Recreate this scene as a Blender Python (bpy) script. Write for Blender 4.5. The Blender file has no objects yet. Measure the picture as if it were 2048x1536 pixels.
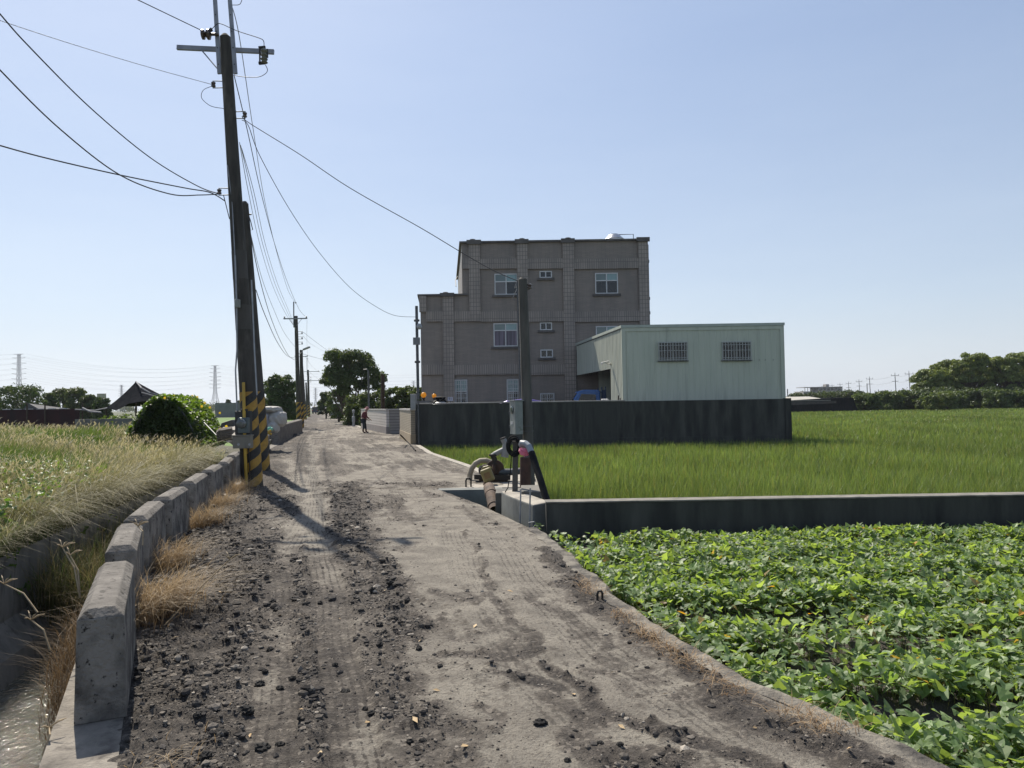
import bpy, bmesh, math, random
import numpy as np
from mathutils import Vector, Matrix, Quaternion
random.seed(7); RNG = np.random.default_rng(11)
S = bpy.context.scene; COL = S.collection
rad = math.radians
# ------------------------------------------------------------------ camera model (2048 x 1536 photograph)
FPX, CAMZ, ROLL = 1500.0, 1.6, 0.016
PITCH = math.atan(41 / FPX)
_f = Vector((0, math.cos(PITCH), math.sin(PITCH))); _u0 = Vector((0, -math.sin(PITCH), math.cos(PITCH))); _x = Vector((1, 0, 0))
CU = _u0 * math.cos(ROLL) + _x * math.sin(ROLL); CR = _x * math.cos(ROLL) - _u0 * math.sin(ROLL)
def ray(px, py): return _f + CR * ((px - 1024) / FPX) + CU * ((768 - py) / FPX)
def at(px, py, Y):
    d = ray(px, py); return Vector((0, 0, CAMZ)) + d * (Y / d.y)
def gnd(px, py, z=0.0):
    d = ray(px, py); return Vector((0, 0, CAMZ)) + d * ((z - CAMZ) / d.z)
cam_d = bpy.data.cameras.new('camera'); cam = bpy.data.objects.new('camera', cam_d); COL.objects.link(cam)
m = Matrix((CR, CU, -_f)).transposed().to_4x4(); m.translation = (0, 0, CAMZ); cam.matrix_world = m
cam_d.sensor_width = 36; cam_d.lens = 36 * FPX / 2048; cam_d.clip_start = 0.05; cam_d.clip_end = 12000
S.camera = cam
# ------------------------------------------------------------------ helpers
ORI = {}
def tag(o, label, cat, group=None, kind=None):
    if kind: o['kind'] = kind
    if label: o['label'] = label
    if cat: o['category'] = cat
    if group: o['group'] = group
    return o
def thing(name, loc, label, cat, group=None):
    o = bpy.data.objects.new(name, None); COL.objects.link(o); o.location = loc; o.empty_display_size = 0.2
    ORI[o] = Vector(loc); return tag(o, label, cat, group)
class MB:
    def __init__(s): s.v = []; s.f = []; s.mi = []; s.uv = {}
    def add(s, vs, fs, mi=0):
        b = len(s.v); s.v += [Vector(q) for q in vs]
        for f in fs: s.f.append([i + b for i in f]); s.mi.append(mi)
        return b
    def hexa(s, p, mi=0):       # p: 8 points, bottom ring 0-3 ccw, top ring 4-7
        s.add(p, [(3, 2, 1, 0), (4, 5, 6, 7), (0, 1, 5, 4), (1, 2, 6, 5), (2, 3, 7, 6), (3, 0, 4, 7)], mi); return s
    def box(s, x0, x1, y0, y1, z0, z1, mi=0, k=0.0):
        """k: skew, x shift per metre of y (from y0)"""
        d = k * (y1 - y0)
        return s.hexa([(x0, y0, z0), (x1, y0, z0), (x1 + d, y1, z0), (x0 + d, y1, z0), (x0, y0, z1), (x1, y0, z1), (x1 + d, y1, z1), (x0 + d, y1, z1)], mi)
    def obox(s, c, ax, ay, az, mi=0):   # centre + three half-axis vectors
        c, ax, ay, az = Vector(c), Vector(ax), Vector(ay), Vector(az)
        return s.hexa([c - ax - ay - az, c + ax - ay - az, c + ax + ay - az, c - ax + ay - az, c - ax - ay + az, c + ax - ay + az, c + ax + ay + az, c - ax + ay + az], mi)
    def bar(s, a, b, w, h=None, mi=0, up=(0, 0, 1)):
        a, b = Vector(a), Vector(b); h = h or w; d = (b - a); L = d.length; d.normalize()
        up = Vector(up)
        if abs(d.dot(up)) > .98: up = Vector((0, 1, 0))
        r = d.cross(up).normalized(); u = r.cross(d)
        return s.obox((a + b) / 2, r * w / 2, d * L / 2, u * h / 2, mi)
    def tube(s, pts, r, n=8, mi=0, cap=True, uvscale=None):
        pts = [Vector(p) for p in pts]
        rs = r if isinstance(r, (list, tuple)) else [r] * len(pts)
        b = len(s.v); prev = None
        for i, p in enumerate(pts):
            t = (pts[min(i + 1, len(pts) - 1)] - pts[max(i - 1, 0)]).normalized()
            if prev is None:
                ref = Vector((0, 1, 0)) if abs(t.y) < .9 else Vector((1, 0, 0))
                a = t.cross(ref).normalized()
            else: a = (prev - t * prev.dot(t)).normalized()
            prev = a; c = t.cross(a)
            for j in range(n):
                an = 2 * math.pi * j / n
                s.v.append(p + (a * math.cos(an) + c * math.sin(an)) * rs[i])
        for i in range(len(pts) - 1):
            for j in range(n):
                k = (j + 1) % n
                s.f.append([b + i * n + j, b + i * n + k, b + (i + 1) * n + k, b + (i + 1) * n + j]); s.mi.append(mi)
        if cap:
            s.f.append([b + j for j in range(n)][::-1]); s.mi.append(mi)
            e = b + (len(pts) - 1) * n; s.f.append([e + j for j in range(n)]); s.mi.append(mi)
        return s
    def lathe(s, c, prof, n=20, mi=0, axis=(0, 0, 1)):
        ax = Vector(axis).normalized(); q = Vector((0, 0, 1)).rotation_difference(ax); c = Vector(c); b = len(s.v)
        for (r, z) in prof:
            for j in range(n):
                a = 2 * math.pi * j / n; s.v.append(c + q @ Vector((r * math.cos(a), r * math.sin(a), z)))
        for i in range(len(prof) - 1):
            for j in range(n):
                k = (j + 1) % n; s.f.append([b + i * n + j, b + i * n + k, b + (i + 1) * n + k, b + (i + 1) * n + j]); s.mi.append(mi)
        s.f.append([b + j for j in range(n)][::-1]); s.mi.append(mi)
        e = b + (len(prof) - 1) * n; s.f.append([e + j for j in range(n)]); s.mi.append(mi)
        return s
    def prism(s, poly, a, b, mi=0):   # poly: list of points (3d), extruded by vector a->b offset
        n = len(poly); a, b = Vector(a), Vector(b)
        s.add([Vector(p) + a for p in poly] + [Vector(p) + b for p in poly],
              [list(range(n))[::-1], list(range(n, 2 * n))] + [(i, (i + 1) % n, n + (i + 1) % n, n + i) for i in range(n)], mi); return s
    def build(s, name, mats, parent=None, smooth=False, bevel=0, seg=2, fix=True):
        if not isinstance(mats, (list, tuple)): mats = [mats]
        me = bpy.data.meshes.new(name)
        o = bpy.data.objects.new(name, me); COL.objects.link(o)
        if parent is not None:
            org = ORI[parent]
        else:
            lo = [min(p[i] for p in s.v) for i in range(3)]; hi = [max(p[i] for p in s.v) for i in range(3)]
            org = Vector(((lo[0] + hi[0]) / 2, (lo[1] + hi[1]) / 2, lo[2])); o.location = org
        ORI[o] = org
        me.from_pydata([p - org for p in s.v], [], s.f)
        for q in mats: me.materials.append(q)
        for p, i in zip(me.polygons, s.mi): p.material_index = i; p.use_smooth = smooth
        me.validate(); me.update()
        if fix:
            bm = bmesh.new(); bm.from_mesh(me); bmesh.ops.recalc_face_normals(bm, faces=bm.faces); bm.to_mesh(me); bm.free()
        if parent is not None: o.parent = parent
        if bevel:
            bv = o.modifiers.new('bevel', 'BEVEL'); bv.width = bevel; bv.segments = seg; bv.limit_method = 'ANGLE'; bv.angle_limit = rad(40)
        return o
def np_mesh(name, V, Fc, mat, attrs=None, smooth=False, parent=None, origin=None):
    """V (N,3), Fc (M,k) arrays; attrs: dict name -> (N,4) point colours"""
    V = np.asarray(V, dtype=np.float32).reshape(-1, 3); Fc = np.asarray(Fc, dtype=np.int32)
    k = Fc.shape[1]; me = bpy.data.meshes.new(name)
    if parent is not None: org = ORI[parent]
    elif origin is not None: org = Vector(origin)
    else:
        lo, hi = V.min(0), V.max(0); org = Vector(((lo[0] + hi[0]) / 2, (lo[1] + hi[1]) / 2, lo[2]))
    V = V - np.array(org, dtype=np.float32)
    me.vertices.add(len(V)); me.vertices.foreach_set('co', V.ravel())
    me.loops.add(Fc.size); me.loops.foreach_set('vertex_index', Fc.ravel())
    me.polygons.add(len(Fc)); me.polygons.foreach_set('loop_start', np.arange(0, Fc.size, k, dtype=np.int32))
    me.polygons.foreach_set('use_smooth', np.full(len(Fc), smooth, dtype=bool))
    me.update(calc_edges=True)
    for an, av in (attrs or {}).items():
        a = me.attributes.new(an, 'FLOAT_COLOR', 'POINT'); av = np.asarray(av, dtype=np.float32)
        if av.shape[1] == 3: av = np.concatenate([av, np.ones((len(av), 1), np.float32)], 1)
        a.data.foreach_set('color', av.ravel())
    me.materials.append(mat); me.validate()
    o = bpy.data.objects.new(name, me); COL.objects.link(o); ORI[o] = org
    if parent is not None: o.parent = parent
    else: o.location = org
    return o
def copy_thing(root, loc=None, rz=None, scale=None, **kw):
    def cp(o, par):
        c = o.copy(); COL.objects.link(c); ORI[c] = ORI[o]
        if par: c.parent = par
        for ch in list(o.children): cp(ch, c)
        return c
    c = cp(root, None)
    if loc is not None: c.location = loc
    if rz is not None: c.rotation_euler = (0, 0, rz)
    if scale is not None: c.scale = scale
    for k, v in kw.items(): c[k] = v
    return c
# numpy value noise
def _h(ix, iy, seed):
    n = (ix * 374761393 + iy * 668265263 + seed * 974634777) & 0xffffffff
    n = ((n ^ (n >> 13)) * 1274126177) & 0xffffffff
    return ((n ^ (n >> 16)) & 0xffff) / 65535.0
def vnoise(x, y, seed=0):
    x = np.asarray(x, float); y = np.asarray(y, float)
    ix = np.floor(x).astype(np.int64); iy = np.floor(y).astype(np.int64); fx = x - ix; fy = y - iy
    fx = fx * fx * (3 - 2 * fx); fy = fy * fy * (3 - 2 * fy)
    return (_h(ix, iy, seed) * (1 - fx) + _h(ix + 1, iy, seed) * fx) * (1 - fy) + (_h(ix, iy + 1, seed) * (1 - fx) + _h(ix + 1, iy + 1, seed) * fx) * fy
def fbm(x, y, o=4, seed=0):
    t = 0; a = .5; s = 0
    for i in range(o): t = t + a * vnoise(x * 2 ** i, y * 2 ** i, seed + i); s += a; a *= .5
    return t / s
def sstep(a, b, x):
    t = np.clip((x - a) / (b - a), 0, 1); return t * t * (3 - 2 * t)
# ------------------------------------------------------------------ materials
MATS = {}
def _new(name):
    mt = bpy.data.materials.new(name); mt.use_nodes = True; nt = mt.node_tree; nt.nodes.clear()
    out = nt.nodes.new('ShaderNodeOutputMaterial'); b = nt.nodes.new('ShaderNodeBsdfPrincipled')
    nt.links.new(b.outputs[0], out.inputs[0]); MATS[name] = mt
    return mt, nt, b, out
def _coord(nt, stretch=(1, 1, 1), kind='Object'):
    tc = nt.nodes.new('ShaderNodeTexCoord'); mp = nt.nodes.new('ShaderNodeMapping'); mp.inputs['Scale'].default_value = stretch
    nt.links.new(tc.outputs[kind], mp.inputs[0]); return mp.outputs[0]
def _noise(nt, vec, scale, detail=5, rough=.6):
    n = nt.nodes.new('ShaderNodeTexNoise'); n.inputs['Scale'].default_value = scale; n.inputs['Detail'].default_value = detail
    n.inputs['Roughness'].default_value = rough; nt.links.new(vec, n.inputs['Vector']); return n.outputs['Fac']
def _ramp(nt, fac, stops):
    r = nt.nodes.new('ShaderNodeValToRGB'); e = r.color_ramp.elements
    while len(e) < len(stops): e.new(.5)
    for q, (p, c) in zip(e, stops): q.position = p; q.color = (*c, 1) if len(c) == 3 else c
    nt.links.new(fac, r.inputs[0]); return r.outputs[0]
def _mix(nt, fac, a, b, mode='MIX'):
    n = nt.nodes.new('ShaderNodeMix'); n.data_type = 'RGBA'; n.blend_type = mode
    for sock, val in ((n.inputs[0], fac), (n.inputs[6], a), (n.inputs[7], b)):
        if isinstance(val, (int, float)): sock.default_value = val
        elif isinstance(val, tuple): sock.default_value = (*val, 1)
        else: nt.links.new(val, sock)
    return n.outputs[2]
def _math(nt, op, a, b=0.0):
    n = nt.nodes.new('ShaderNodeMath'); n.operation = op
    for sock, val in ((n.inputs[0], a), (n.inputs[1], b)):
        if isinstance(val, (int, float)): sock.default_value = val
        else: nt.links.new(val, sock)
    return n.outputs[0]
def _bump(nt, b, h, strength=.4, dist=.02):
    n = nt.nodes.new('ShaderNodeBump'); n.inputs['Strength'].default_value = strength; n.inputs['Distance'].default_value = dist
    nt.links.new(h, n.inputs['Height']); nt.links.new(n.outputs[0], b.inputs['Normal'])
def M(name, c1, c2=None, scale=6, rough=.8, metal=0, bump=0, bscale=30, bdist=.01, stretch=(1, 1, 1), detail=6, lo=.35, hi=.68, c3=None, s3=1.2, spec=None, lo3=.5, hi3=.65, st3=None):
    if name in MATS: return MATS[name]
    mt, nt, b, _ = _new(name)
    b.inputs['Roughness'].default_value = rough; b.inputs['Metallic'].default_value = metal
    if spec is not None: b.inputs['Specular IOR Level'].default_value = spec
    vec = _coord(nt, stretch)
    c2 = c2 or tuple(q * .8 for q in c1)
    col = _ramp(nt, _noise(nt, vec, scale, detail), [(lo, c1), (hi, c2)])
    if c3:
        v3 = _coord(nt, st3) if st3 else vec
        col = _mix(nt, _ramp(nt, _noise(nt, v3, s3, 5), [(lo3, (0, 0, 0)), (hi3, (1, 1, 1))]), col, c3)
    nt.links.new(col, b.inputs['Base Color'])
    if bump: _bump(nt, b, _noise(nt, _coord(nt), bscale, 6), bump, bdist)
    return mt
def M_tile(name, base, base2, mortar, bw, bh, ms=.012, off=.5, rough=.6, stain=None, bump=.3):
    mt, nt, b, _ = _new(name); b.inputs['Roughness'].default_value = rough
    tc = nt.nodes.new('ShaderNodeTexCoord'); sp = nt.nodes.new('ShaderNodeSeparateXYZ'); cb = nt.nodes.new('ShaderNodeCombineXYZ')
    nt.links.new(tc.outputs['Object'], sp.inputs[0])
    nt.links.new(_math(nt, 'ADD', sp.outputs[0], sp.outputs[1]), cb.inputs[0]); nt.links.new(sp.outputs[2], cb.inputs[1])
    br = nt.nodes.new('ShaderNodeTexBrick'); br.offset = off
    for k, v in (('Scale', 1.0), ('Mortar Size', ms), ('Mortar Smooth', .3), ('Bias', 0.0), ('Brick Width', bw), ('Row Height', bh)): br.inputs[k].default_value = v
    br.inputs['Color1'].default_value = (*base, 1); br.inputs['Color2'].default_value = (*base2, 1); br.inputs['Mortar'].default_value = (*mortar, 1)
    nt.links.new(cb.outputs[0], br.inputs['Vector'])
    col = br.outputs['Color']
    n1 = _noise(nt, _coord(nt, (1, 1, .35)), 1.1, 6)
    col = _mix(nt, _ramp(nt, n1, [(.42, (0, 0, 0)), (.72, (.5, .5, .5))]), col, stain or tuple(q * .55 for q in base))
    nt.links.new(col, b.inputs['Base Color'])
    if bump: _bump(nt, b, _math(nt, 'SUBTRACT', 1.0, br.outputs['Fac']), bump, .006)
    return mt
def M_attr(name, rough=.5, trans=.0, spec=.5, tcol=None, bump=0, bscale=60, sheen=0):
    """colour from the point attribute 'col' (each leaf's or blade's own colour)"""
    mt, nt, b, out = _new(name); a = nt.nodes.new('ShaderNodeAttribute'); a.attribute_name = 'col'
    nt.links.new(a.outputs['Color'], b.inputs['Base Color']); b.inputs['Roughness'].default_value = rough; b.inputs['Specular IOR Level'].default_value = spec
    if trans:
        t = nt.nodes.new('ShaderNodeBsdfTranslucent'); mx = nt.nodes.new('ShaderNodeMixShader'); mx.inputs[0].default_value = trans
        c = _mix(nt, 1.0, a.outputs['Color'], tcol or (1.6, 1.5, .7), 'MULTIPLY')
        nt.links.new(c, t.inputs[0]); nt.links.new(b.outputs[0], mx.inputs[1]); nt.links.new(t.outputs[0], mx.inputs[2]); nt.links.new(mx.outputs[0], out.inputs[0])
    if bump: _bump(nt, b, _noise(nt, _coord(nt), bscale, 4), bump, .01)
    return mt
def M_plain(name, c, rough=.5, metal=0, spec=.5, trans=None):
    if name in MATS: return MATS[name]
    mt = M(name, c, tuple(q * .82 for q in c), 9, rough, metal, bump=.08, bscale=40, spec=spec)
    if trans:
        nt = mt.node_tree; b = [n for n in nt.nodes if n.type == 'BSDF_PRINCIPLED'][0]; out = [n for n in nt.nodes if n.type == 'OUTPUT_MATERIAL'][0]
        t = nt.nodes.new('ShaderNodeBsdfTranslucent'); t.inputs[0].default_value = (*c, 1); mx = nt.nodes.new('ShaderNodeMixShader'); mx.inputs[0].default_value = trans
        nt.links.new(b.outputs[0], mx.inputs[1]); nt.links.new(t.outputs[0], mx.inputs[2]); nt.links.new(mx.outputs[0], out.inputs[0])
    return mt
conc = M('barrier_concrete', (.215, .20, .18), (.10, .092, .083), 4.5, .92, bump=.8, bscale=45, bdist=.02, detail=9, c3=(.045, .042, .038), s3=16, lo3=.55, hi3=.68, spec=.2)
conc_side = M('stained_concrete', (.27, .25, .222), (.10, .092, .082), 5, .92, stretch=(1, 1, .8), bump=1.0, bscale=40, bdist=.03, detail=10, lo=.40, hi=.60, c3=(.035, .032, .029), s3=24, lo3=.60, hi3=.66, spec=.2)
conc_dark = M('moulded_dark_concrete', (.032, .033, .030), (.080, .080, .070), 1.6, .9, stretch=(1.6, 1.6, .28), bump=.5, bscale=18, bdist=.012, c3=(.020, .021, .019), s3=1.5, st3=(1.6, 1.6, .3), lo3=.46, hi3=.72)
conc_light = M('pale_concrete', (.36, .33, .28), (.24, .22, .19), 3.5, .9, bump=.4, bscale=40, c3=(.13, .12, .11), s3=7, lo3=.58, hi3=.72)
conc_grey = M('sump_concrete', (.17, .18, .17), (.11, .115, .11), 2.5, .85, bump=.3, bscale=30)
pole_conc = M('pole_concrete', (.075, .068, .058), (.032, .03, .026), 3, .9, stretch=(2, 2, .35), bump=.4, bscale=25, c3=(.12, .11, .095), s3=2.5, st3=(1, 1, .3), lo3=.56, hi3=.68)
galv = M('galvanised_steel', (.36, .37, .39), (.24, .25, .27), 6, .5, .5, bump=.1)
galv_d = M('dull_grey_steel', (.13, .135, .14), (.08, .082, .085), 6, .6, .4, bump=.1)
black_iron = M('black_iron', (.02, .019, .018), (.035, .028, .022), 8, .6, .3, bump=.2)
rust = M('rusty_iron', (.075, .04, .025), (.03, .022, .018), 9, .85, .2, bump=.5, bscale=35)
rubber = M('black_rubber', (.012, .012, .013), (.024, .024, .024), 6, .7, bump=.15, spec=.08)
porcelain = M_plain('brown_porcelain', (.10, .075, .06), .25)
yellow = M('yellow_conduit', (.52, .33, .04), (.36, .23, .035), 5, .55, bump=.1)
pvc = M('grey_pvc', (.27, .27, .27), (.17, .17, .165), 5, .5, bump=.1)
box_grey = M('grey_green_box_paint', (.25, .27, .25), (.19, .205, .19), 4, .6, bump=.1, c3=(.12, .12, .10), s3=6, lo3=.62, hi3=.75)
box_blue = M('blue_grey_metal', (.115, .145, .15), (.07, .09, .095), 6, .5, .2)
white_frame = M_plain('white_aluminium', (.62, .63, .62), .45)
wire_m = M_plain('wire_black', (.03, .03, .032), .6)
wire_g = M_plain('wire_grey', (.16, .17, .18), .5)
def M_glass(name, c, rough=.05, spec=.6):
    mt, nt, b, _ = _new(name); vec = _coord(nt)
    col = _ramp(nt, _noise(nt, vec, 1.2, 3), [(.35, c), (.7, tuple(q * .7 for q in c))]); nt.links.new(col, b.inputs['Base Color'])
    b.inputs['Roughness'].default_value = rough; b.inputs['Specular IOR Level'].default_value = spec; b.inputs['Coat Weight'].default_value = .4; b.inputs['Coat Roughness'].default_value = .02
    return mt
glass_dark = M_glass('dark_window_glass', (.015, .017, .02), .08, .35)
glass_curtain = M_glass('curtained_glass', (.12, .105, .10))
glass_teal = M_glass('teal_frosted_glass', (.20, .33, .33), .12)
glass_violet = M('violet_striped_curtain', (.16, .13, .18), (.07, .06, .08), 12, .3, stretch=(1, 1, .02), lo=.45, hi=.55)
# ------------------------------------------------------------------ world, sun
SUN_EL, SUN_AZ = rad(50), rad(-30)      # azimuth from +Y towards +X
w = bpy.data.worlds.new('World'); S.world = w; w.use_nodes = True; nt = w.node_tree
bg = nt.nodes['Background']; sky = nt.nodes.new('ShaderNodeTexSky'); sky.sky_type = 'NISHITA'; sky.sun_disc = False
sky.sun_elevation = SUN_EL; sky.sun_rotation = SUN_AZ; sky.altitude = 0; sky.air_density = 1.0; sky.dust_density = .7; sky.ozone_density = 2.2
# humid air: the sky whitens towards the horizon (world directions, same from everywhere)
tc = nt.nodes.new('ShaderNodeTexCoord'); spz = nt.nodes.new('ShaderNodeSeparateXYZ'); nt.links.new(tc.outputs['Generated'], spz.inputs[0])
bwn = nt.nodes.new('ShaderNodeRGBToBW'); nt.links.new(sky.outputs[0], bwn.inputs[0])
grey = _mix(nt, 1.0, bwn.outputs[0], (.95, .97, 1.02), 'MULTIPLY')
fz = _ramp(nt, spz.outputs[2], [(0.0, (.92,) * 3), (.12, (.62,) * 3), (.45, (.46,) * 3)])
nz = _noise(nt, _coord(nt, (1, 1, 5), 'Generated'), 2.6, 6, .6); skc = _mix(nt, fz, sky.outputs[0], grey)
skc = _mix(nt, 1.0, skc, _ramp(nt, nz, [(.35, (.965, .97, .975)), (.7, (1.05, 1.04, 1.025))]), 'MULTIPLY')
bw2 = nt.nodes.new('ShaderNodeRGBToBW'); nt.links.new(skc, bw2.inputs[0])
skc = _mix(nt, 1.0, skc, _math(nt, 'DIVIDE', 1.0, _math(nt, 'ADD', 1.0, _math(nt, 'DIVIDE', bw2.outputs[0], 6.0))), 'MULTIPLY'); skc = _mix(nt, 1.0, skc, (1.0, 1.055, 1.12), 'MULTIPLY')   # tone curve compresses the sky's glare round the sun
nt.links.new(skc, bg.inputs[0]); bg.inputs[1].default_value = .15
sd = Vector((math.sin(SUN_AZ) * math.cos(SUN_EL), math.cos(SUN_AZ) * math.cos(SUN_EL), math.sin(SUN_EL)))
sl = bpy.data.lights.new('sun', 'SUN'); sl.energy = 4.5; sl.angle = rad(.53); sl.color = (1, .92, .80)
so = bpy.data.objects.new('sun', sl); COL.objects.link(so); so.rotation_euler = sd.to_track_quat('Z', 'Y').to_euler(); so.location = (-30, 40, 60)
S.view_settings.view_transform = 'Standard'; S.view_settings.look = 'None'; S.view_settings.exposure = .68; S.view_settings.gamma = 1
# ------------------------------------------------------------------ setting: ground, canal, road
BAR = [(-1.40, 2.5), (-2.05, 3.92), (-2.64, 5.17), (-2.89, 5.71), (-3.40, 6.89), (-3.56, 7.28), (-3.97, 8.5), (-4.92, 12.1), (-5.90, 16.3), (-9.55, 29.5), (-14.0, 50), (-27.8, 100), (-66, 250)]
def bar_x(Y): return np.interp(Y, [p[1] for p in BAR], [p[0] for p in BAR])     # road-side foot of the parapet
def can_x(Y): return -5.66 - .22 * (np.asarray(Y, float) - 8.3)                      # far side of the canal
_re = [(1990, 1620), (1860, 1536), (1760, 1487), (1640, 1440), (1545, 1400), (1440, 1345), (1300, 1260), (1200, 1188), (1140, 1128), (1060, 1056), (960, 1010), (872, 977)]
RE = [gnd(*p) for p in _re]
PAD = [(-.2, 14.95), (-.25, 15.7), (-1.08, 19.5), (-2.78, 25.4), (-3.85, 30.6), (-4.0, 31.3), (-5.75, 37.8), (-6.1, 43.2), (-7.35, 43.7), (-11.2, 56), (-14.9, 70), (-24, 106), (-61, 252)]
_ry = [p.y for p in RE] + [p[1] for p in PAD]; _rx = [p.x for p in RE] + [p[0] for p in PAD]
def road_r(Y): return np.interp(Y, _ry, _rx)
def rice_x(Y): return np.where(Y < 14.95, .35, road_r(Y) + .1)
# one ground sheet to the horizon with a slot for the canal
ground_m = M('field_ground', (.07, .085, .03), (.045, .055, .022), .25, .95, bump=.4, bscale=3, bdist=.1, c3=(.09, .08, .05), s3=.05)
GY = [-200, -5, 0, 4, 8.3, 12, 20, 30, 40, 60, 120, 300, 1000, 9000]
mb = MB(); idx = []
for Y in GY:
    cx = float(can_x(max(min(Y, 40), -5))) if Y < 45 else float(bar_x(min(Y, 250))) - .8
    bx = float(bar_x(max(min(Y, 250), 2.6))) - .12 if Y < 45 else cx + .3
    if Y > 250: cx = -.2527 * Y - 3.5; bx = cx + .3
    row = [-9000, cx - 60, cx, bx, bx + 60, 9000]
    idx.append([len(mb.v) + i for i in range(6)]); mb.v += [Vector((x, Y, -.46)) for x in row]
for i in range(len(GY) - 1):
    for j in range(5):
        if j == 2 and GY[i] < 40: continue
        mb.f.append([idx[i][j], idx[i][j + 1], idx[i + 1][j + 1], idx[i + 1][j]]); mb.mi.append(0)
mb.build('ground', ground_m, fix=False)['kind'] = 'structure'
# canal
def strip(name, Ys, fa, fb, mat, kind='structure'):
    mb = MB()
    for Y in Ys: mb.v += [Vector(fa(Y)), Vector(fb(Y))]
    for i in range(len(Ys) - 1): mb.f.append([2 * i, 2 * i + 1, 2 * i + 3, 2 * i + 2]); mb.mi.append(0)
    o = mb.build(name, mat, fix=False); o['kind'] = kind; return o
wm, nt, b, _ = _new('murky_canal_water'); b.inputs['Base Color'].default_value = (.10, .098, .08, 1); b.inputs['Roughness'].default_value = .06
vec = _coord(nt, (1, .5, 1)); n1 = _noise(nt, vec, 5, 3); n2 = _noise(nt, vec, 17, 3)
_bump(nt, b, _math(nt, 'ADD', n1, _math(nt, 'MULTIPLY', n2, .5)), 1.0, .07)
CY = [-4, 0, 2, 4, 6, 8, 10, 14, 20, 30, 39.5]
strip('canal_water', CY, lambda Y: (float(can_x(Y)) - .15, Y, -1.24), lambda Y: (float(bar_x(max(Y, 2.6))) + .1, Y, -1.24), wm)
def profile_run(mb, Ys, fn, prof, mi=0):
    """sweep a closed (dx, z) profile along x = fn(Y)"""
    n = len(prof); b = len(mb.v)
    for Y in Ys:
        x = float(fn(Y)); mb.v += [Vector((x + dx, Y, z)) for dx, z in prof]
    for i in range(len(Ys) - 1):
        for j in range(n):
            k = (j + 1) % n; mb.f.append([b + i * n + j, b + i * n + k, b + (i + 1) * n + k, b + (i + 1) * n + j]); mb.mi.append(mi)
    mb.f.append([b + j for j in range(n)]); e = b + (len(Ys) - 1) * n; mb.f.append([e + j for j in range(n)][::-1]); mb.mi += [mi, mi]
canal_conc = M('canal_concrete', (.22, .215, .20), (.12, .12, .112), 2, .9, stretch=(2, 2, .6), bump=.4, bscale=25, c3=(.05, .05, .045), s3=3, lo3=.55, hi3=.7)
mb = MB(); profile_run(mb, CY, can_x, [(0, .03), (-.2, .03), (-.2, -1.6), (.35, -1.6), (.22, -1.0), (0, -.72)])
tag(mb.build('canal_wall', canal_conc), 'grey concrete canal wall under the overhanging dry grass, with a sloped foot at the water', 'canal wall')
mb = MB(); CY2 = [2.62, 3.3, 4.9, 6.4, 7.5, 10.7, 15.7, 22, 29.5, 39]
profile_run(mb, CY2, bar_x, [(.02, .012), (-.33, .012), (-.36, -1.6), (.02, -1.6)])
tag(mb.build('canal_ledge', M('dirty_ledge_concrete', (.25, .225, .19), (.14, .125, .105), 6, .95, bump=.8, bscale=35, bdist=.02, c3=(.08, .07, .06), s3=7, lo3=.5, hi3=.65)), 'low pale concrete ledge carrying the row of parapet blocks beside the water', 'canal ledge')
# ---- road surface: fine grid, real ruts and clods, patches of dark millings and pale packed soil
def strokes_px(lst): return [([gnd(px, py) for px, py in pts], r, s) for pts, r, s in lst]
DARK = strokes_px([
    ([(455, 1000), (440, 1060), (480, 1140)], .50, 1.0), ([(690, 965), (695, 1060), (715, 1085)], .34, .95), ([(715, 1085), (745, 1130)], .12, .6), ([(750, 1135), (800, 1200), (805, 1265)], .26, .9),
    ([(300, 1290), (290, 1400), (270, 1560)], .34, .75), ([(480, 1290), (430, 1420), (420, 1560)], .20, 1.0), ([(590, 1180), (560, 1290), (640, 1480), (640, 1560)], .30, .55),
    ([(600, 1190), (700, 1380), (760, 1570)], .45, .50), ([(740, 1290), (820, 1400), (870, 1560)], .24, .8), ([(1095, 1105), (1150, 1160), (1240, 1240), (1390, 1345), (1560, 1455), (1720, 1545)], .17, 1.0),
    ([(600, 900), (605, 930)], .45, .9), ([(652, 903), (655, 930)], .35, .9), ([(640, 965), (730, 1015)], .4, .7), ([(700, 1040), (760, 1012)], .14, .9),
    ([(880, 1180), (960, 1192)], .12, .9), ([(890, 1302), (1080, 1292)], .05, .8), ([(1050, 1335), (1130, 1362)], .07, 1.0), ([(1120, 1385), (1200, 1420), (1180, 1460)], .10, .7),
    ([(930, 1060), (1000, 1190), (1060, 1290)], .05, .8), ([(1120, 1310), (1230, 1400), (1340, 1455), (1520, 1560)], .045, .95), ([(1160, 1480), (1330, 1545)], .16, .9), ([(1330, 1450), (1440, 1500), (1560, 1560)], .07, .9),
    ([(760, 965), (860, 972)], .25, .7), ([(850, 1000), (900, 1060)], .22, .6), ([(770, 990), (830, 1040)], .2, .6), ([(690, 930), (760, 938)], .3, .6),
    ([(560, 930), (545, 985)], .4, .8), ([(590, 866), (640, 866)], .5, .7), ([(650, 856), (700, 850)], .8, .7), ([(700, 880), (740, 905)], .3, .6), ([(790, 895), (850, 905)], .5, .6), ([(720, 867), (800, 872)], .4, .7),
    ([(640, 845), (700, 838)], 1.0, .6), ([(960, 1400), (1000, 1560)], .05, .6), ([(1060, 1180), (1200, 1280), (1400, 1400)], .06, .5)])
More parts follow.
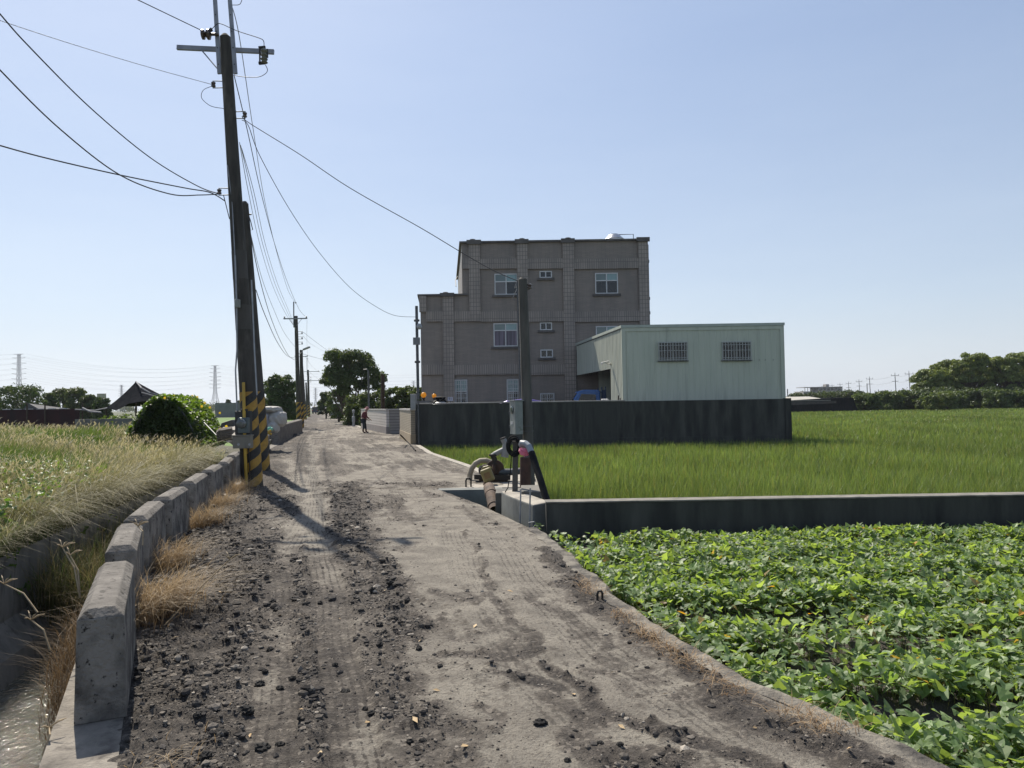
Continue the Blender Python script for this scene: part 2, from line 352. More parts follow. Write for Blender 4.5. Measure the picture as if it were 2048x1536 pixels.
LIGHT = strokes_px([
    ([(575, 895), (583, 930), (600, 985)], .2, 1.0), ([(618, 870), (626, 905), (626, 960), (612, 1040), (560, 1120), (548, 1240), (540, 1400), (520, 1560)], .17, .9), ([(640, 1000), (632, 1060), (640, 1130), (660, 1230), (690, 1400), (730, 1560)], .17, .85),
    ([(640, 985), (700, 955), (780, 930)], .22, .8), ([(400, 1560), (410, 1380), (440, 1270)], .07, .5), ([(860, 1000), (960, 1130), (1000, 1250)], .35, .7), ([(1010, 1470), (1080, 1500)], .22, 1.0), ([(1000, 1400), (1060, 1480), (1100, 1560)], .14, .9),
    ([(850, 1300), (900, 1420), (930, 1450)], .16, .9), ([(1050, 1110), (1200, 1230), (1330, 1350)], .14, .9), ([(1240, 1350), (1500, 1480), (1800, 1600)], .18, .7), ([(900, 960), (830, 945)], .4, .8), ([(720, 845), (690, 835)], .7, .6), ([(850, 1120), (880, 1260)], .3, .8)])
def seg_field(X, Y, pts):
    """distance to a ground polyline, and length along it"""
    best = np.full(X.shape, 1e9); tt = np.zeros(X.shape); sgn = np.zeros(X.shape); acc = 0
    for a, c in zip(pts[:-1], pts[1:]):
        dx, dy = c.x - a.x, c.y - a.y; L2 = dx * dx + dy * dy; L = math.sqrt(L2)
        t = np.clip(((X - a.x) * dx + (Y - a.y) * dy) / L2, 0, 1)
        qx = X - a.x - t * dx; qy = Y - a.y - t * dy; d = np.sqrt(qx * qx + qy * qy); k = d < best
        best = np.where(k, d, best); tt = np.where(k, acc + t * L, tt); sgn = np.where(k, (qx * dy - qy * dx) / L, sgn); acc += L
    return best, tt, sgn
TRACK = strokes_px([([(618, 865), (626, 905), (626, 960), (612, 1040), (560, 1120), (548, 1240), (540, 1400), (520, 1560)], .15, 1), ([(628, 985), (630, 1060), (645, 1130), (660, 1230), (690, 1400), (730, 1560)], .15, 1), ([(572, 890), (583, 930), (600, 985), (605, 1010)], .13, 1),
    ([(1000, 1080), (1080, 1180), (1200, 1300), (1420, 1450), (1600, 1580)], .18, .7), ([(900, 1060), (960, 1180), (1060, 1330), (1240, 1500)], .17, .6), ([(655, 850), (665, 860), (700, 890), (780, 960), (860, 1060)], .2, .5)])
def road_fields(X, Y):
    wx = X + (fbm(X * 2.1, Y * 2.1, 3, 5) - .5) * .34; wy = Y + (fbm(X * 2.1, Y * 2.1, 3, 15) - .5) * .5
    s = X + .2527 * Y
    D = (fbm(s * .9, Y * .35, 4, 21) - .48) * 1.1 + (fbm(s * 3.1, Y * 1.1, 4, 23) - .5) * 1.0 + (fbm(s * 9, Y * .55, 3, 27) - .5) * 1.1 * sstep(.2, 1.0, s) + (fbm(s * 2.2, Y * .8, 4, 29) - .42) * .9 * sstep(14, 22, Y) + .22 - .16 * sstep(.2, 1.4, s) + .46 * sstep(-.1, -1.1, s) + .10 * sstep(9, 14, Y) + .42 * sstep(.8, .2, s + .05 * Y) * sstep(10.5, 7.5, Y)
    for pts, r, st in DARK:
        d, _, _ = seg_field(wx, wy, pts); D = np.maximum(D, st * 1.05 * (1 - sstep(r * .3, r * 1.7, d)) * (.55 + .8 * fbm(X * 3, Y * 2, 3, 37)))
    for pts, r, st in LIGHT:
        d, _, _ = seg_field(wx, wy, pts); D = D - st * .6 * (1 - sstep(r * .35, r * 1.6, d)) * (.42 + .75 * sstep(5.5, 8.5, Y)) * (.5 + fbm(X * 2.5, Y * 1.2, 3, 39))
    D = np.clip(D + (fbm(X * 9, Y * 9, 3, 31) - .5) * .75 + np.maximum(fbm(X * 16, Y * 22, 3, 35) - .55, 0) * 1.6, 0, 1)
    T = np.zeros(X.shape); TT = np.zeros(X.shape); TS = np.zeros(X.shape)
    for pts, r, st in TRACK:
        d, t, sg = seg_field(X + (fbm(X * .8, Y * .8, 2, 41) - .5) * .15, Y, pts); mk = st * (1 - sstep(r * .8, r * 1.05, d)) * sstep(.2, .45, fbm(X * 1.7, Y * .9, 2, 44)); k = mk > T
        T = np.where(k, mk, T); TT = np.where(k, t, TT); TS = np.where(k, sg, TS)
    Z = (fbm(X * .8, Y * .5, 3, 51) - .5) * .07 - T * .018 + (fbm(X * 5, Y * 5, 4, 61) - .5) * (.012 + .05 * D) + np.maximum(fbm(X * 13, Y * 13, 3, 71) - .52, 0) * .16 * D * (1 - T)
    Z += T * .004 * np.sin(TT * 2 * math.pi / .11)
    return D, T, TT, TS, Z
ys = [2.45]
while ys[-1] < 250: ys.append(ys[-1] * 1.0058 if ys[-1] < 40 else ys[-1] * 1.02)
ys = np.array(ys); NC = 190
uu = np.linspace(0, 1, NC); YY = np.repeat(ys[:, None], NC, 1)
LX = bar_x(ys) - .03; RX = road_r(ys)
XX = LX[:, None] + (RX - LX)[:, None] * uu[None, :]
D, T, TT, TS, Z = road_fields(XX, YY)
edge = sstep(0, .05, uu)[None, :] * sstep(1, .96, uu)[None, :]
Z = Z * (.3 + .7 * edge)
Z = np.where(YY > 60, Z * .5, Z)
Vr = np.stack([XX, YY, Z], -1).reshape(-1, 3)
ii = np.arange((len(ys) - 1) * NC).reshape(len(ys) - 1, NC)[:, :-1].ravel()
Fr = np.stack([ii, ii + 1, ii + NC + 1, ii + NC], 1)
rm, nt, b, _ = _new('dirt_and_millings'); b.inputs['Roughness'].default_value = .92; b.inputs['Specular IOR Level'].default_value = .25
at1 = nt.nodes.new('ShaderNodeAttribute'); at1.attribute_name = 'soil'; sp = nt.nodes.new('ShaderNodeSeparateColor'); nt.links.new(at1.outputs['Color'], sp.inputs[0])
vec = _coord(nt); nA = _noise(nt, vec, 3.0, 8, .65); nB = _noise(nt, vec, 40, 6, .7); nC = _noise(nt, vec, 140, 3, .6)
vo = nt.nodes.new('ShaderNodeTexVoronoi'); vo.inputs['Scale'].default_value = 42; nt.links.new(vec, vo.inputs['Vector'])
pale = _ramp(nt, nA, [(.3, (.31, .284, .237)), (.5, (.235, .214, .18)), (.7, (.148, .133, .113))])
pale = _mix(nt, _ramp(nt, nB, [(.5, (0, 0, 0)), (.68, (.85, .85, .85))]), pale, (.10, .085, .07))
nF = _noise(nt, _coord(nt, (1, .6, 1)), 75, 4, .75); pale = _mix(nt, _ramp(nt, nF, [(.60, (0, 0, 0)), (.66, (.9, .9, .9))]), pale, (.05, .044, .038)); pale = _mix(nt, _ramp(nt, nF, [(.30, (.8, .8, .8)), (.36, (0, 0, 0))]), pale, (.34, .31, .265))
dk = _ramp(nt, nB, [(.3, (.030, .027, .025)), (.5, (.062, .055, .049)), (.7, (.15, .13, .11))])
dk = _mix(nt, _ramp(nt, vo.outputs['Color'], [(.80, (0, 0, 0)), (.9, (1, 1, 1))]), dk, (.17, .15, .125))
fac = _math(nt, 'ADD', sp.outputs[0], _math(nt, 'MULTIPLY', _math(nt, 'SUBTRACT', nB, .5), .9))
mid = _ramp(nt, nB, [(.3, (.062, .054, .046)), (.52, (.115, .101, .086)), (.72, (.20, .178, .148))])
mid = _mix(nt, _ramp(nt, vo.outputs['Color'], [(.72, (0, 0, 0)), (.86, (1, 1, 1))]), mid, (.22, .195, .165))
col = _mix(nt, _ramp(nt, fac, [(.14, (0, 0, 0)), (.42, (1, 1, 1))]), pale, mid)
col = _mix(nt, _ramp(nt, fac, [(.52, (0, 0, 0)), (.95, (1, 1, 1))]), col, dk)
# tyre tread: fine ribs along the wheel track, lugs across
rib = _math(nt, 'SINE', _math(nt, 'MULTIPLY', sp.outputs[2], 2 * math.pi / .055 * 1.0))
lug = _math(nt, 'SINE', _math(nt, 'MULTIPLY', sp.outputs[1], 2 * math.pi / .07 * 100))
trk = _math(nt, 'MULTIPLY', at1.outputs['Alpha'], _math(nt, 'GREATER_THAN', _math(nt, 'ADD', _math(nt, 'MULTIPLY', rib, .75), _math(nt, 'ADD', _math(nt, 'MULTIPLY', lug, .22), _math(nt, 'ADD', _math(nt, 'MULTIPLY', _math(nt, 'SUBTRACT', nB, .5), 2.5), _math(nt, 'MULTIPLY', _math(nt, 'SUBTRACT', nA, .5), 3.0)))), .66))
col = _mix(nt, _math(nt, 'MULTIPLY', trk, .75), col, (.055, .048, .042))
nt.links.new(col, b.inputs['Base Color'])
hb = _math(nt, 'ADD', _math(nt, 'MULTIPLY', nB, 1.6), _math(nt, 'ADD', _math(nt, 'MULTIPLY', nC, .45), _math(nt, 'MULTIPLY', trk, -.4)))
_bump(nt, b, hb, .9, .022)
soil = np.stack([D.ravel(), (TT.ravel() % 700) / 100, TS.ravel(), T.ravel()], 1)
road = np_mesh('road', Vr, Fr, rm, {'soil': soil}, smooth=True); road['kind'] = 'structure'
def road_z(x, y):
    D, T, _, _, Z = road_fields(np.array([x]), np.array([y])); return float(Z[0])
# kerb along the field edge
kp = [p for p in RE if p.y < 10.2]
mb = MB(); prof = [(.0, -.6), (.0, .004), (.05, .008), (.13, .006), (.18, -.05), (.2, -.6)]
kys = np.linspace(kp[0].y, kp[-1].y, 160); profile_run(mb, list(kys), lambda Y: road_r(Y) - .05 + .12 * float(fbm(Y * 3, Y * 0, 4, 3)) - .04, prof)
mb.build('kerb', M('worn_kerb_concrete', (.24, .218, .18), (.10, .09, .076), 9, .95, bump=1.0, bscale=30, bdist=.03, c3=(.055, .05, .044), s3=4, lo3=.44, hi3=.62))['kind'] = 'structure'
pads = [(x, y) for x, y in PAD if 15 < y < 31]
mb = MB(); kys = np.linspace(15.6, 30.4, 24); profile_run(mb, list(kys), lambda Y: road_r(Y) - .14, [(0, -.5), (0, .02), (.2, .02), (.2, -.5)])
mb.build('pad_kerb', conc_light)['kind'] = 'structure'
mb = MB(); kys = [57, 63, 70, 82, 95, 110]; profile_run(mb, kys, lambda Y: road_r(Y) - .14, [(0, -.5), (0, .03), (.3, .03), (.3, -.5)])
mb.build('road_kerb', conc_light)['kind'] = 'structure'
# ---- loose stones and lumps
def rock_mesh(name, n, r, mat, seed):
    bm = bmesh.new(); bmesh.ops.create_icosphere(bm, subdivisions=n, radius=1); rr = random.Random(seed)
    sc = Vector((rr.uniform(.8, 1.3), rr.uniform(.7, 1.1), rr.uniform(.55, .85)))
    for v in bm.verts:
        k = 1 + (rr.random() - .5) * .55; v.co = Vector((v.co.x * sc.x, v.co.y * sc.y, v.co.z * sc.z)) * k * r
    me = bpy.data.meshes.new(name); bm.to_mesh(me); bm.free(); me.materials.append(mat); return me
def scatter_stones():
    N = 190000; u = RNG.random(N); y = 2.6 + 13.5 * u ** 2.0; lx = bar_x(y) + .05; rx = road_r(y) - .02
    x = lx + (rx - lx) * RNG.random(N); D, T, _, _, Z = road_fields(x, y)
    keep = RNG.random(N) < (D ** 1.5 * .9 + .03) * (1 - .85 * T) * np.where(fbm(x * 2.2, y * 2.2, 3, 91) > .46, 1, .3) * (1 - .65 * sstep(.5, 1.1, x + .2527 * y))
    x, y, D, Z = x[keep], y[keep], D[keep], Z[keep]; n = len(x)
    r = .0024 + .0052 * RNG.random(n) ** 2 + .017 * RNG.random(n) ** 16 * (.4 + D); r *= np.clip(.55 + y / 9, .6, 1.5)
    bm = bmesh.new(); bmesh.ops.create_icosphere(bm, subdivisions=1, radius=1); base = np.array([v.co[:] for v in bm.verts]); fc = np.array([[v.index for v in f.verts] for f in bm.faces]); bm.free()
    # first 42-vert spheres are heavy: use an octa-like 12-vertex icosahedron
    bm = bmesh.new(); bmesh.ops.create_icosphere(bm, subdivisions=1, radius=1); bm.verts.ensure_lookup_table()
    base = np.array([v.co[:] for v in bm.verts]); fc = np.array([[v.index for v in f.verts] for f in bm.faces]); bm.free()
    k = len(base); sc = RNG.uniform(.65, 1.35, (n, 1, 3)) * np.array([1, 1, .65]); jit = 1 + (RNG.random((n, k, 1)) - .5) * .55
    V = base[None] * sc * jit * r[:, None, None]; a = RNG.random(n) * 6.28; ca, sa = np.cos(a)[:, None], np.sin(a)[:, None]
    Vx = V[..., 0] * ca - V[..., 1] * sa; Vy = V[..., 0] * sa + V[..., 1] * ca
    V = np.stack([Vx + x[:, None], Vy + y[:, None], V[..., 2] + (Z + r * .08)[:, None]], -1)
    F = (fc[None] + (np.arange(n) * k)[:, None, None]).reshape(-1, 3)
    g = RNG.random(n); c = np.where(g[:, None] < .55, np.array([.046, .042, .039]), np.where(g[:, None] < .93, np.array([.13, .115, .098]), np.array([.26, .235, .20]))) * RNG.uniform(.6, 1.3, (n, 1))
    o = np_mesh('gravel', V.reshape(-1, 3), F, M_attr('loose_stone', .9, spec=.25, bump=.4, bscale=90), {'col': np.repeat(c, k, 0)})
    tag(o, 'loose dark gravel and pebbles strewn over the dirt road', 'gravel', kind='stuff'); return n
print('stones', scatter_stones())
LP_ = [(1225, 1334), (1243, 1445), (1147, 1376), (840, 1278), (873, 1372), (600, 1415), (500, 1455), (735, 1430), (350, 1275), (440, 1180), (470, 1165), (950, 1250), (1510, 1452), (560, 1225), (830, 1440), (680, 1235), (770, 1180), (1020, 1180), (1330, 1380), (640, 1500), (930, 1490), (1700, 1515)]
vs_, fs_ = [], []
for i, (px, py) in enumerate(LP_):
    g = gnd(px, py, .012); a = i * 2.4; r = .016 + .012 * (i % 3) / 2; d = Vector((math.cos(a), math.sin(a), .25)) * r; e = Vector((-math.sin(a), math.cos(a), .1)) * r * .5; k = len(vs_)
    z_ = road_z(g.x, g.y) + .008; g.z = z_; vs_ += [g - d, g + e, g + d, g - e + Vector((0, 0, .008))]; fs_.append((k, k + 1, k + 2, k + 3))
mb = MB(); mb.add(vs_, fs_); tag(mb.build('fallen_leaves', M('dry_tan_leaf', (.42, .28, .13), (.5, .38, .22), 20, .7), fix=False), 'dry tan leaves scattered singly over the road', 'fallen leaves', kind='stuff')
lump_m = M('asphalt_lump', (.022, .021, .020), (.06, .056, .05), 14, .95, bump=.9, bscale=45, bdist=.02)
lm = [rock_mesh('asphalt_lump', 3, 1, lump_m, s) for s in range(4)]
for me in lm:
    for p in me.polygons: p.use_smooth = False
LUMPS = [(1080, 1442, 14), (545, 1195, 9), (590, 1193, 9), (520, 1360, 14), (490, 1420, 18), (465, 1312, 10), (440, 1470, 14), (395, 1440, 12), (475, 1450, 12), (760, 1290, 9), (760, 1250, 9), (815, 1205, 9), (780, 1175, 8), (745, 1185, 9),
         (690, 1370, 10), (870, 1410, 9), (880, 1330, 6), (838, 1297, 9), (560, 1365, 8), (530, 1340, 8), (585, 1348, 7), (520, 1235, 9), (555, 1222, 9), (435, 1350, 10), (495, 1290, 9), (485, 1275, 8), (525, 1490, 16), (560, 1480, 12), (410, 1510, 15), (820, 1475, 10), (845, 1470, 8), (670, 1325, 8),
         (742, 1418, 9), (730, 1405, 8), (530, 1258, 8), (455, 1290, 7), (540, 1300, 8), (640, 1205, 7), (1150, 1455, 6), (1135, 1515, 9), (440, 1180, 9), (405, 1195, 8), (1200, 1480, 7), (1240, 1490, 9), (790, 1240, 8), (805, 1195, 7), (350, 1510, 12), (300, 1490, 10), (345, 1430, 9), (600, 1440, 7)]
for i, (px, py, r) in enumerate(LUMPS):
    g = gnd(px, py); R = r * g.y / FPX * .78; o = bpy.data.objects.new('asphalt_lump', lm[i % 4]); COL.objects.link(o)
    o.location = (g.x, g.y, road_z(g.x, g.y) + R * .2); o.scale = (R, R, R * 1.05); o.rotation_euler = (0, 0, i * 2.4)
    if i == 0: tag(o, 'single black asphalt lump lying alone on the pale bare soil', 'asphalt lump', 'asphalt lumps on the road')
    else: tag(o, 'black asphalt lump among the dark loose rubble on the left of the road' if px < 900 else 'small black asphalt lump in the cracked soil nearer the field edge', 'asphalt lump', 'asphalt lumps on the road' if px < 900 else 'asphalt lumps in the cracked soil')
# ---- parapet blocks along the canal
def ground_block(a, bpt, ztop, wid, label, zb=0):
    a, c = Vector(a), Vector(bpt); d = (c - a); d.z = 0; L = d.length; d.normalize(); n = Vector((-d.y, d.x, 0))   # n points left of travel
    ch = .045; mb = MB()
    def ring(z, ins): return [a + d * ins - 0 * n + n * ins + Vector((0, 0, z)), c - d * ins + n * ins + Vector((0, 0, z)), c - d * ins + n * (wid - ins) + Vector((0, 0, z)), a + d * ins + n * (wid - ins) + Vector((0, 0, z))]
    for z, ins in ((zb, -.012), (ztop - ch, 0), (ztop, ch)): mb.v += [Vector((p.x, p.y, z)) for p in ring(0, ins)]
    mb.f.append([3, 2, 1, 0]); mb.mi.append(0)
    for r in (0, 4):
        for j in range(4): k = (j + 1) % 4; mb.f.append([r + j, r + k, r + 4 + k, r + 4 + j]); mb.mi.append(0 if r else 1)
    mb.f.append([8, 9, 10, 11]); mb.mi.append(0)
    o = mb.build('parapet_block', [conc, conc_side], bevel=.006)
    return tag(o, label, 'concrete block', 'concrete parapet blocks along the canal')
ords = ['first', 'second', 'third', 'fourth', 'fifth', 'sixth', 'seventh', 'eighth']
blk = [((248, 1213), (268, 1117), .58), ((274, 1089), (286, 1043), .58), ((295.4, 1030.7), (329.6, 1000), .58), ((343, 993), (377, 972), .58), ((390.6, 962), (416, 945), .58), ((428.5, 939), (445.5, 928), .58), ((457.8, 923.3), (467.5, 913.5), .58), ((472, 909.9), (482, 902.5), .58)]
for i, (p, q, z) in enumerate(blk):
    a = gnd(*p, z); c = gnd(*q, z); lab = {0: 'weathered concrete parapet block nearest the camera, pitted face towards the viewer', 7: 'concrete parapet block just left of the yellow conduit on the near pole'}.get(i, 'chamfered concrete parapet block, %s from the near end of the canal row' % ords[i])
    if i < 2: c = a + (c - a).normalized() * max((c - a).length, 1.1)
    ground_block((a.x, a.y, 0), (c.x, c.y, 0), z, .215, lab, .013)
yy = 17.7
far_lab = ['ninth', 'tenth', 'eleventh', 'twelfth', 'thirteenth', 'fourteenth', 'fifteenth', 'sixteenth']
for i in range(8):
    a = (float(bar_x(yy)), yy, 0); c = (float(bar_x(yy + 1.15)), yy + 1.15, 0)
    ground_block(a, c, .60, .22, 'concrete parapet block beyond the striped poles, %s from the near end' % far_lab[i], .013); yy += 1.5
a = gnd(588, 858, 0); mb = MB(); a = Vector((float(bar_x(33)), 33, 0)); c = Vector((float(bar_x(50)), 50, 0)); 
mb.prism([(a.x - .3, 33, 0), (a.x, 33, 0), (a.x, 33, .8), (a.x - .06, 33, .84), (a.x - .3, 33, .84)], (0, 0, 0), (c.x - a.x, 17, 0))
tag(mb.build('canal_parapet', conc), 'long plain grey concrete canal parapet ending at the second striped pole pair', 'parapet')
# ------------------------------------------------------------------ vegetation
def blades(x, y, z, h, w, az, bend, col0, col1, up=1.0, seg=3, drop=0.0):
    """strips of triangles; az: lean azimuth, bend: horizontal tip offset / height; colours base -> tip"""
    n = len(x); T = np.linspace(0, 1, seg + 1)
    side = az + math.pi / 2 + RNG.uniform(-.9, .9, n); sx, sy = np.cos(side), np.sin(side); lx, ly = np.cos(az), np.sin(az)
    P = []; C = []
    for i, t in enumerate(T):
        off = bend * h * t ** 2; hz = h * (t - (.21 * np.clip(bend, 0, 2) + drop) * t ** 3)
        cx, cy, cz = x + lx * off, y + ly * off, z + hz * up
        ww = w * (1 - t) ** .6 * .5 if i < seg else 0
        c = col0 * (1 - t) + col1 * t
        if i < seg:
            P += [np.stack([cx - sx * ww, cy - sy * ww, cz], -1), np.stack([cx + sx * ww, cy + sy * ww, cz], -1)]; C += [c, c]
        else: P.append(np.stack([cx, cy, cz], -1)); C.append(c)
    k = 2 * seg + 1; V = np.stack(P, 1).reshape(-1, 3); Cc = np.stack(C, 1).reshape(-1, 3); f = []
    for i in range(seg - 1): a = 2 * i; f += [(a, a + 1, a + 3), (a, a + 3, a + 2)]
    a = 2 * (seg - 1); f.append((a, a + 1, a + 2))
    F = (np.array(f)[None] + (np.arange(n) * k)[:, None, None]).reshape(-1, 3)
    return V, F, Cc
def merge(parts):
    V = np.concatenate([p[0] for p in parts]); C = np.concatenate([p[2] for p in parts]); b = 0; Fs = []
    for p in parts: Fs.append(p[1] + b); b += len(p[0])
    return V, np.concatenate(Fs), C
def cvar(n, a, b, j=.25):
    t = RNG.random((n, 1)); return (np.array(a) * (1 - t) + np.array(b) * t) * RNG.uniform(1 - j, 1 + j, (n, 1))
# ---- rice field (right of the road)
rice_m = M_attr('rice_blade', .45, .42, .35, (1.4, 1.3, .7))
def rice_patch(y0, y1, dens, w, h):
    A = []; parts = []
    xmax = lambda y: .70 * y + 1.5
    area = (y1 - y0) * (xmax(y1)); N = int(area * dens)
    y = y0 + (y1 - y0) * RNG.random(N); x = -4.5 + (xmax(y1) + 4.5) * RNG.random(N)
    k = (x > rice_x(y)) & (x < xmax(y))
    # compound (wall front at y = 31, right end at x = 11.7) and the pump slab stay free
    k &= ~((y > 30.95) & (x < 11.85)); k &= ~((x < .62) & (y < 17)) | ((x > .5) & (y > 11.2) & (y < 17) & (x < .62))
    x, y = x[k], y[k]; x = np.round(x / .17) * .17 + RNG.normal(0, .035, len(x)) if y1 < 34 else x
    n = len(x); hh = h * (.72 + .36 * fbm(x * .9, y * .9, 3, 5)) * RNG.uniform(.7, 1.12, n)
    az = RNG.random(n) * 6.28; bend = RNG.uniform(.05, .55, n) ** 1.3
    p = fbm(x * .35, y * .25, 3, 8)[:, None]
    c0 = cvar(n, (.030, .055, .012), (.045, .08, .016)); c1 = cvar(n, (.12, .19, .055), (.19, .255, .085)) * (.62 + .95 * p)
    old = RNG.random(n) < .07; c1[old] = cvar(int(old.sum()), (.25, .24, .08), (.30, .27, .12))
    return blades(x, y, np.full(n, -.44), hh, w * RNG.uniform(.7, 1.3, n), az, bend, c0, c1)
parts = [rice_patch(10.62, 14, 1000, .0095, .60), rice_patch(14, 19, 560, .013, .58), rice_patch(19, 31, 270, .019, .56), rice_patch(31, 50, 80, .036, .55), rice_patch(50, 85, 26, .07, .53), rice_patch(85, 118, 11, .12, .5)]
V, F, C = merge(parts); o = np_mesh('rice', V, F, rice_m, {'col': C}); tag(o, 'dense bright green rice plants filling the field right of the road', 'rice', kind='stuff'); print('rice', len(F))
rice_soil = M('rice_paddy_mud', (.035, .05, .015), (.05, .075, .02), 1.5, .9)
mb = MB(); mb.v = [Vector(p) for p in ((-4.4, 10.55, -.445), (100, 10.55, -.445), (110, 120, -.445), (11.9, 120, -.445), (-3.9, 30.9, -.445))]; mb.f = [[0, 1, 2, 3, 4]]; mb.mi = [0]
mb.build('rice_field', rice_soil, fix=False)['kind'] = 'structure'
# far-left field beyond the bank, and the far right strip of the road
# ---- sweet potato field: ridged soil + leaves
RW_Y = 10.3
def ridge(x, y): return .065 * np.cos((y - 4.05 + .05 * x + .1 * np.sin(x * .8)) * 2 * math.pi / .95)
def soil_z(x, y):
    d = x - road_r(y); z = -.30 + ridge(x, y) * sstep(.1, .5, d) + (fbm(x * 6, y * 6, 4, 77) - .5) * .06
    return np.where(d < .3, z + (.0 - .05 - z) * sstep(.3, .12, d) * .0, z)
ys2 = np.linspace(2.4, RW_Y - .02, 150); us = np.linspace(0, 1, 160) ** 1.2
Y2 = np.repeat(ys2[:, None], len(us), 1); X2 = (road_r(ys2) + .16)[:, None] + (9.5 - road_r(ys2) - .16)[:, None] * us[None]
Z2 = soil_z(X2, Y2); n2 = len(us); ii = np.arange((len(ys2) - 1) * n2).reshape(-1, n2)[:, :-1].ravel()
sm = M('dark_field_soil', (.035, .030, .026), (.07, .06, .05), 5, .95, bump=.8, bscale=35, bdist=.03)
np_mesh('field_soil', np.stack([X2, Y2, Z2], -1).reshape(-1, 3), np.stack([ii, ii + 1, ii + n2 + 1, ii + n2], 1), sm, smooth=True)['kind'] = 'structure'
leaf_m, nt, b, out = _new('sweet_potato_leaf')
a = nt.nodes.new('ShaderNodeAttribute'); a.attribute_name = 'col'; nt.links.new(a.outputs['Color'], b.inputs['Base Color']); b.inputs['Roughness'].default_value = .52; b.inputs['Specular IOR Level'].default_value = .55
t = nt.nodes.new('ShaderNodeBsdfTranslucent'); mx = nt.nodes.new('ShaderNodeMixShader'); mx.inputs[0].default_value = .42
nt.links.new(_mix(nt, 1.0, a.outputs['Color'], (2.3, 2.2, .7), 'MULTIPLY'), t.inputs[0]); nt.links.new(b.outputs[0], mx.inputs[1]); nt.links.new(t.outputs[0], mx.inputs[2]); nt.links.new(mx.outputs[0], out.inputs[0])
LEAF_O = np.array([(.10, 0), (-.06, .20), (.02, .40), (.22, .46), (.48, .30), (.74, .14), (1.0, 0), (.74, -.14), (.48, -.30), (.22, -.46), (.02, -.40), (-.06, -.20)])
LEAF_S = np.array([(.10, 0), (-.08, .22), (-.06, .50), (.16, .40), (.40, .30), (.70, .20), (1.0, 0), (.70, -.20), (.40, -.30), (.16, -.40), (-.06, -.50), (-.08, -.22)])
def leaves(x, y, z, size, az, tilt, roll, col, shape_mix=None, cup=.35, droop=.25, parent=None):
    n = len(x); sm_ = RNG.random((n, 1, 1)) ** .5 if shape_mix is None else shape_mix
    L = LEAF_O[None] * sm_ + LEAF_S[None] * (1 - sm_)
    mid = np.array([(.32, 0), (.62, 0)]); L = np.concatenate([L, np.repeat(mid[None], n, 0)], 1); k = L.shape[1]
    u, v = L[..., 0], L[..., 1]; cu = (cup * RNG.uniform(.2, 1.3, n))[:, None]; dr = (droop * RNG.uniform(-.2, 1.6, n))[:, None]
    ww = np.abs(v) * cu - u * u * dr + .05 * np.sin(u * 9 + v * 7 + (RNG.random(n) * 6)[:, None]) * np.abs(v) * 2
    u = u * size[:, None]; v = v * size[:, None]; ww = ww * size[:, None]
    cr, sr = np.cos(roll)[:, None], np.sin(roll)[:, None]; v, ww = v * cr - ww * sr, v * sr + ww * cr
    ct, st = np.cos(tilt)[:, None], np.sin(tilt)[:, None]; u, ww = u * ct - ww * st * -1 * -1, u * st + ww * ct
    ca, sa = np.cos(az)[:, None], np.sin(az)[:, None]
    V = np.stack([x[:, None] + u * ca - v * sa, y[:, None] + u * sa + v * ca, z[:, None] + ww], -1).reshape(-1, 3)
    m0, m1 = 12, 13
    f = [(0, 1, m0), (1, 2, 3), (1, 3, m0), (3, 4, m0), (4, m1, m0), (4, 5, m1), (5, 6, m1), (6, 7, m1), (7, 8, m1), (8, m0, m1), (8, 9, m0), (9, 11, m0), (9, 10, 11), (11, 0, m0)]
    F = (np.array(f)[None] + (np.arange(n) * k)[:, None, None]).reshape(-1, 3)
    return V, F, np.repeat(col, k, 0)
def sp_leaves():
    N = 78000; y = 2.7 + (RW_Y - .15 - 2.7) * RNG.random(N) ** .85; x = road_r(y) + (7.9 - road_r(y)) * RNG.random(N)
    cov = .86 + .16 * (ridge(x, y) / .065) + (fbm(x * 1.3, y * 1.3, 3, 17) - .5) * 2.0 + .6 * sstep(4.75, 5.5, y)
    d = x - road_r(y); k = (cov > RNG.random(N) * .9 + .12) & (d > .12 + .25 * RNG.random(N)) & (x < y * .72 + .6)
    cov = cov - 1.1 * np.exp(-((y - 4.58 + .03 * x + .05 * np.sin(x * 3)) / .13) ** 2) * sstep(1.5, 1.9, x) * sstep(3.6, 2.9, x) 
    k &= cov > RNG.random(N) * .9 + .12
    corner = (x < 1.05 - .0 * y) & (y > 8.6) & (RNG.random(N) < .93); k &= ~corner
    bare = (fbm(x * .9, y * 1.6, 2, 29) > .70) & (RNG.random(N) < .7); k &= ~bare
    x, y = x[k], y[k]; n = len(x)
    hgt = .03 + .16 * RNG.random(n) ** .8; z = soil_z(x, y) + hgt * (.55 + .95 * fbm(x * 2.3, y * 2.3, 3, 73)) - ridge(x, y) * .45; d = x - road_r(y)
    z = np.where(d < .32, np.maximum(z, -.04 + .06 * RNG.random(n)), z)
    size = RNG.uniform(.036, .098, n) * np.where(RNG.random(n) < .15, .6, 1); az = RNG.random(n) * 6.28; tilt = RNG.normal(-.06, .36, n); roll = RNG.normal(0, .34, n)
    up = RNG.random(n) < .22; tilt[up] = RNG.uniform(.5, 1.3, up.sum()); roll[up] = RNG.normal(0, .5, up.sum())
    col = cvar(n, (.085, .145, .055), (.195, .265, .12), .36); g = RNG.random(n); yl = g < .002; col[yl] = cvar(int(yl.sum()), (.5, .30, .03), (.38, .2, .03)); br = g > .992; col[br] = cvar(int(br.sum()), (.2, .14, .06), (.3, .22, .1))
    return leaves(x, y, z, size, az, tilt, roll, col), (x, y, z)
pv, (lx, ly, lz) = sp_leaves()
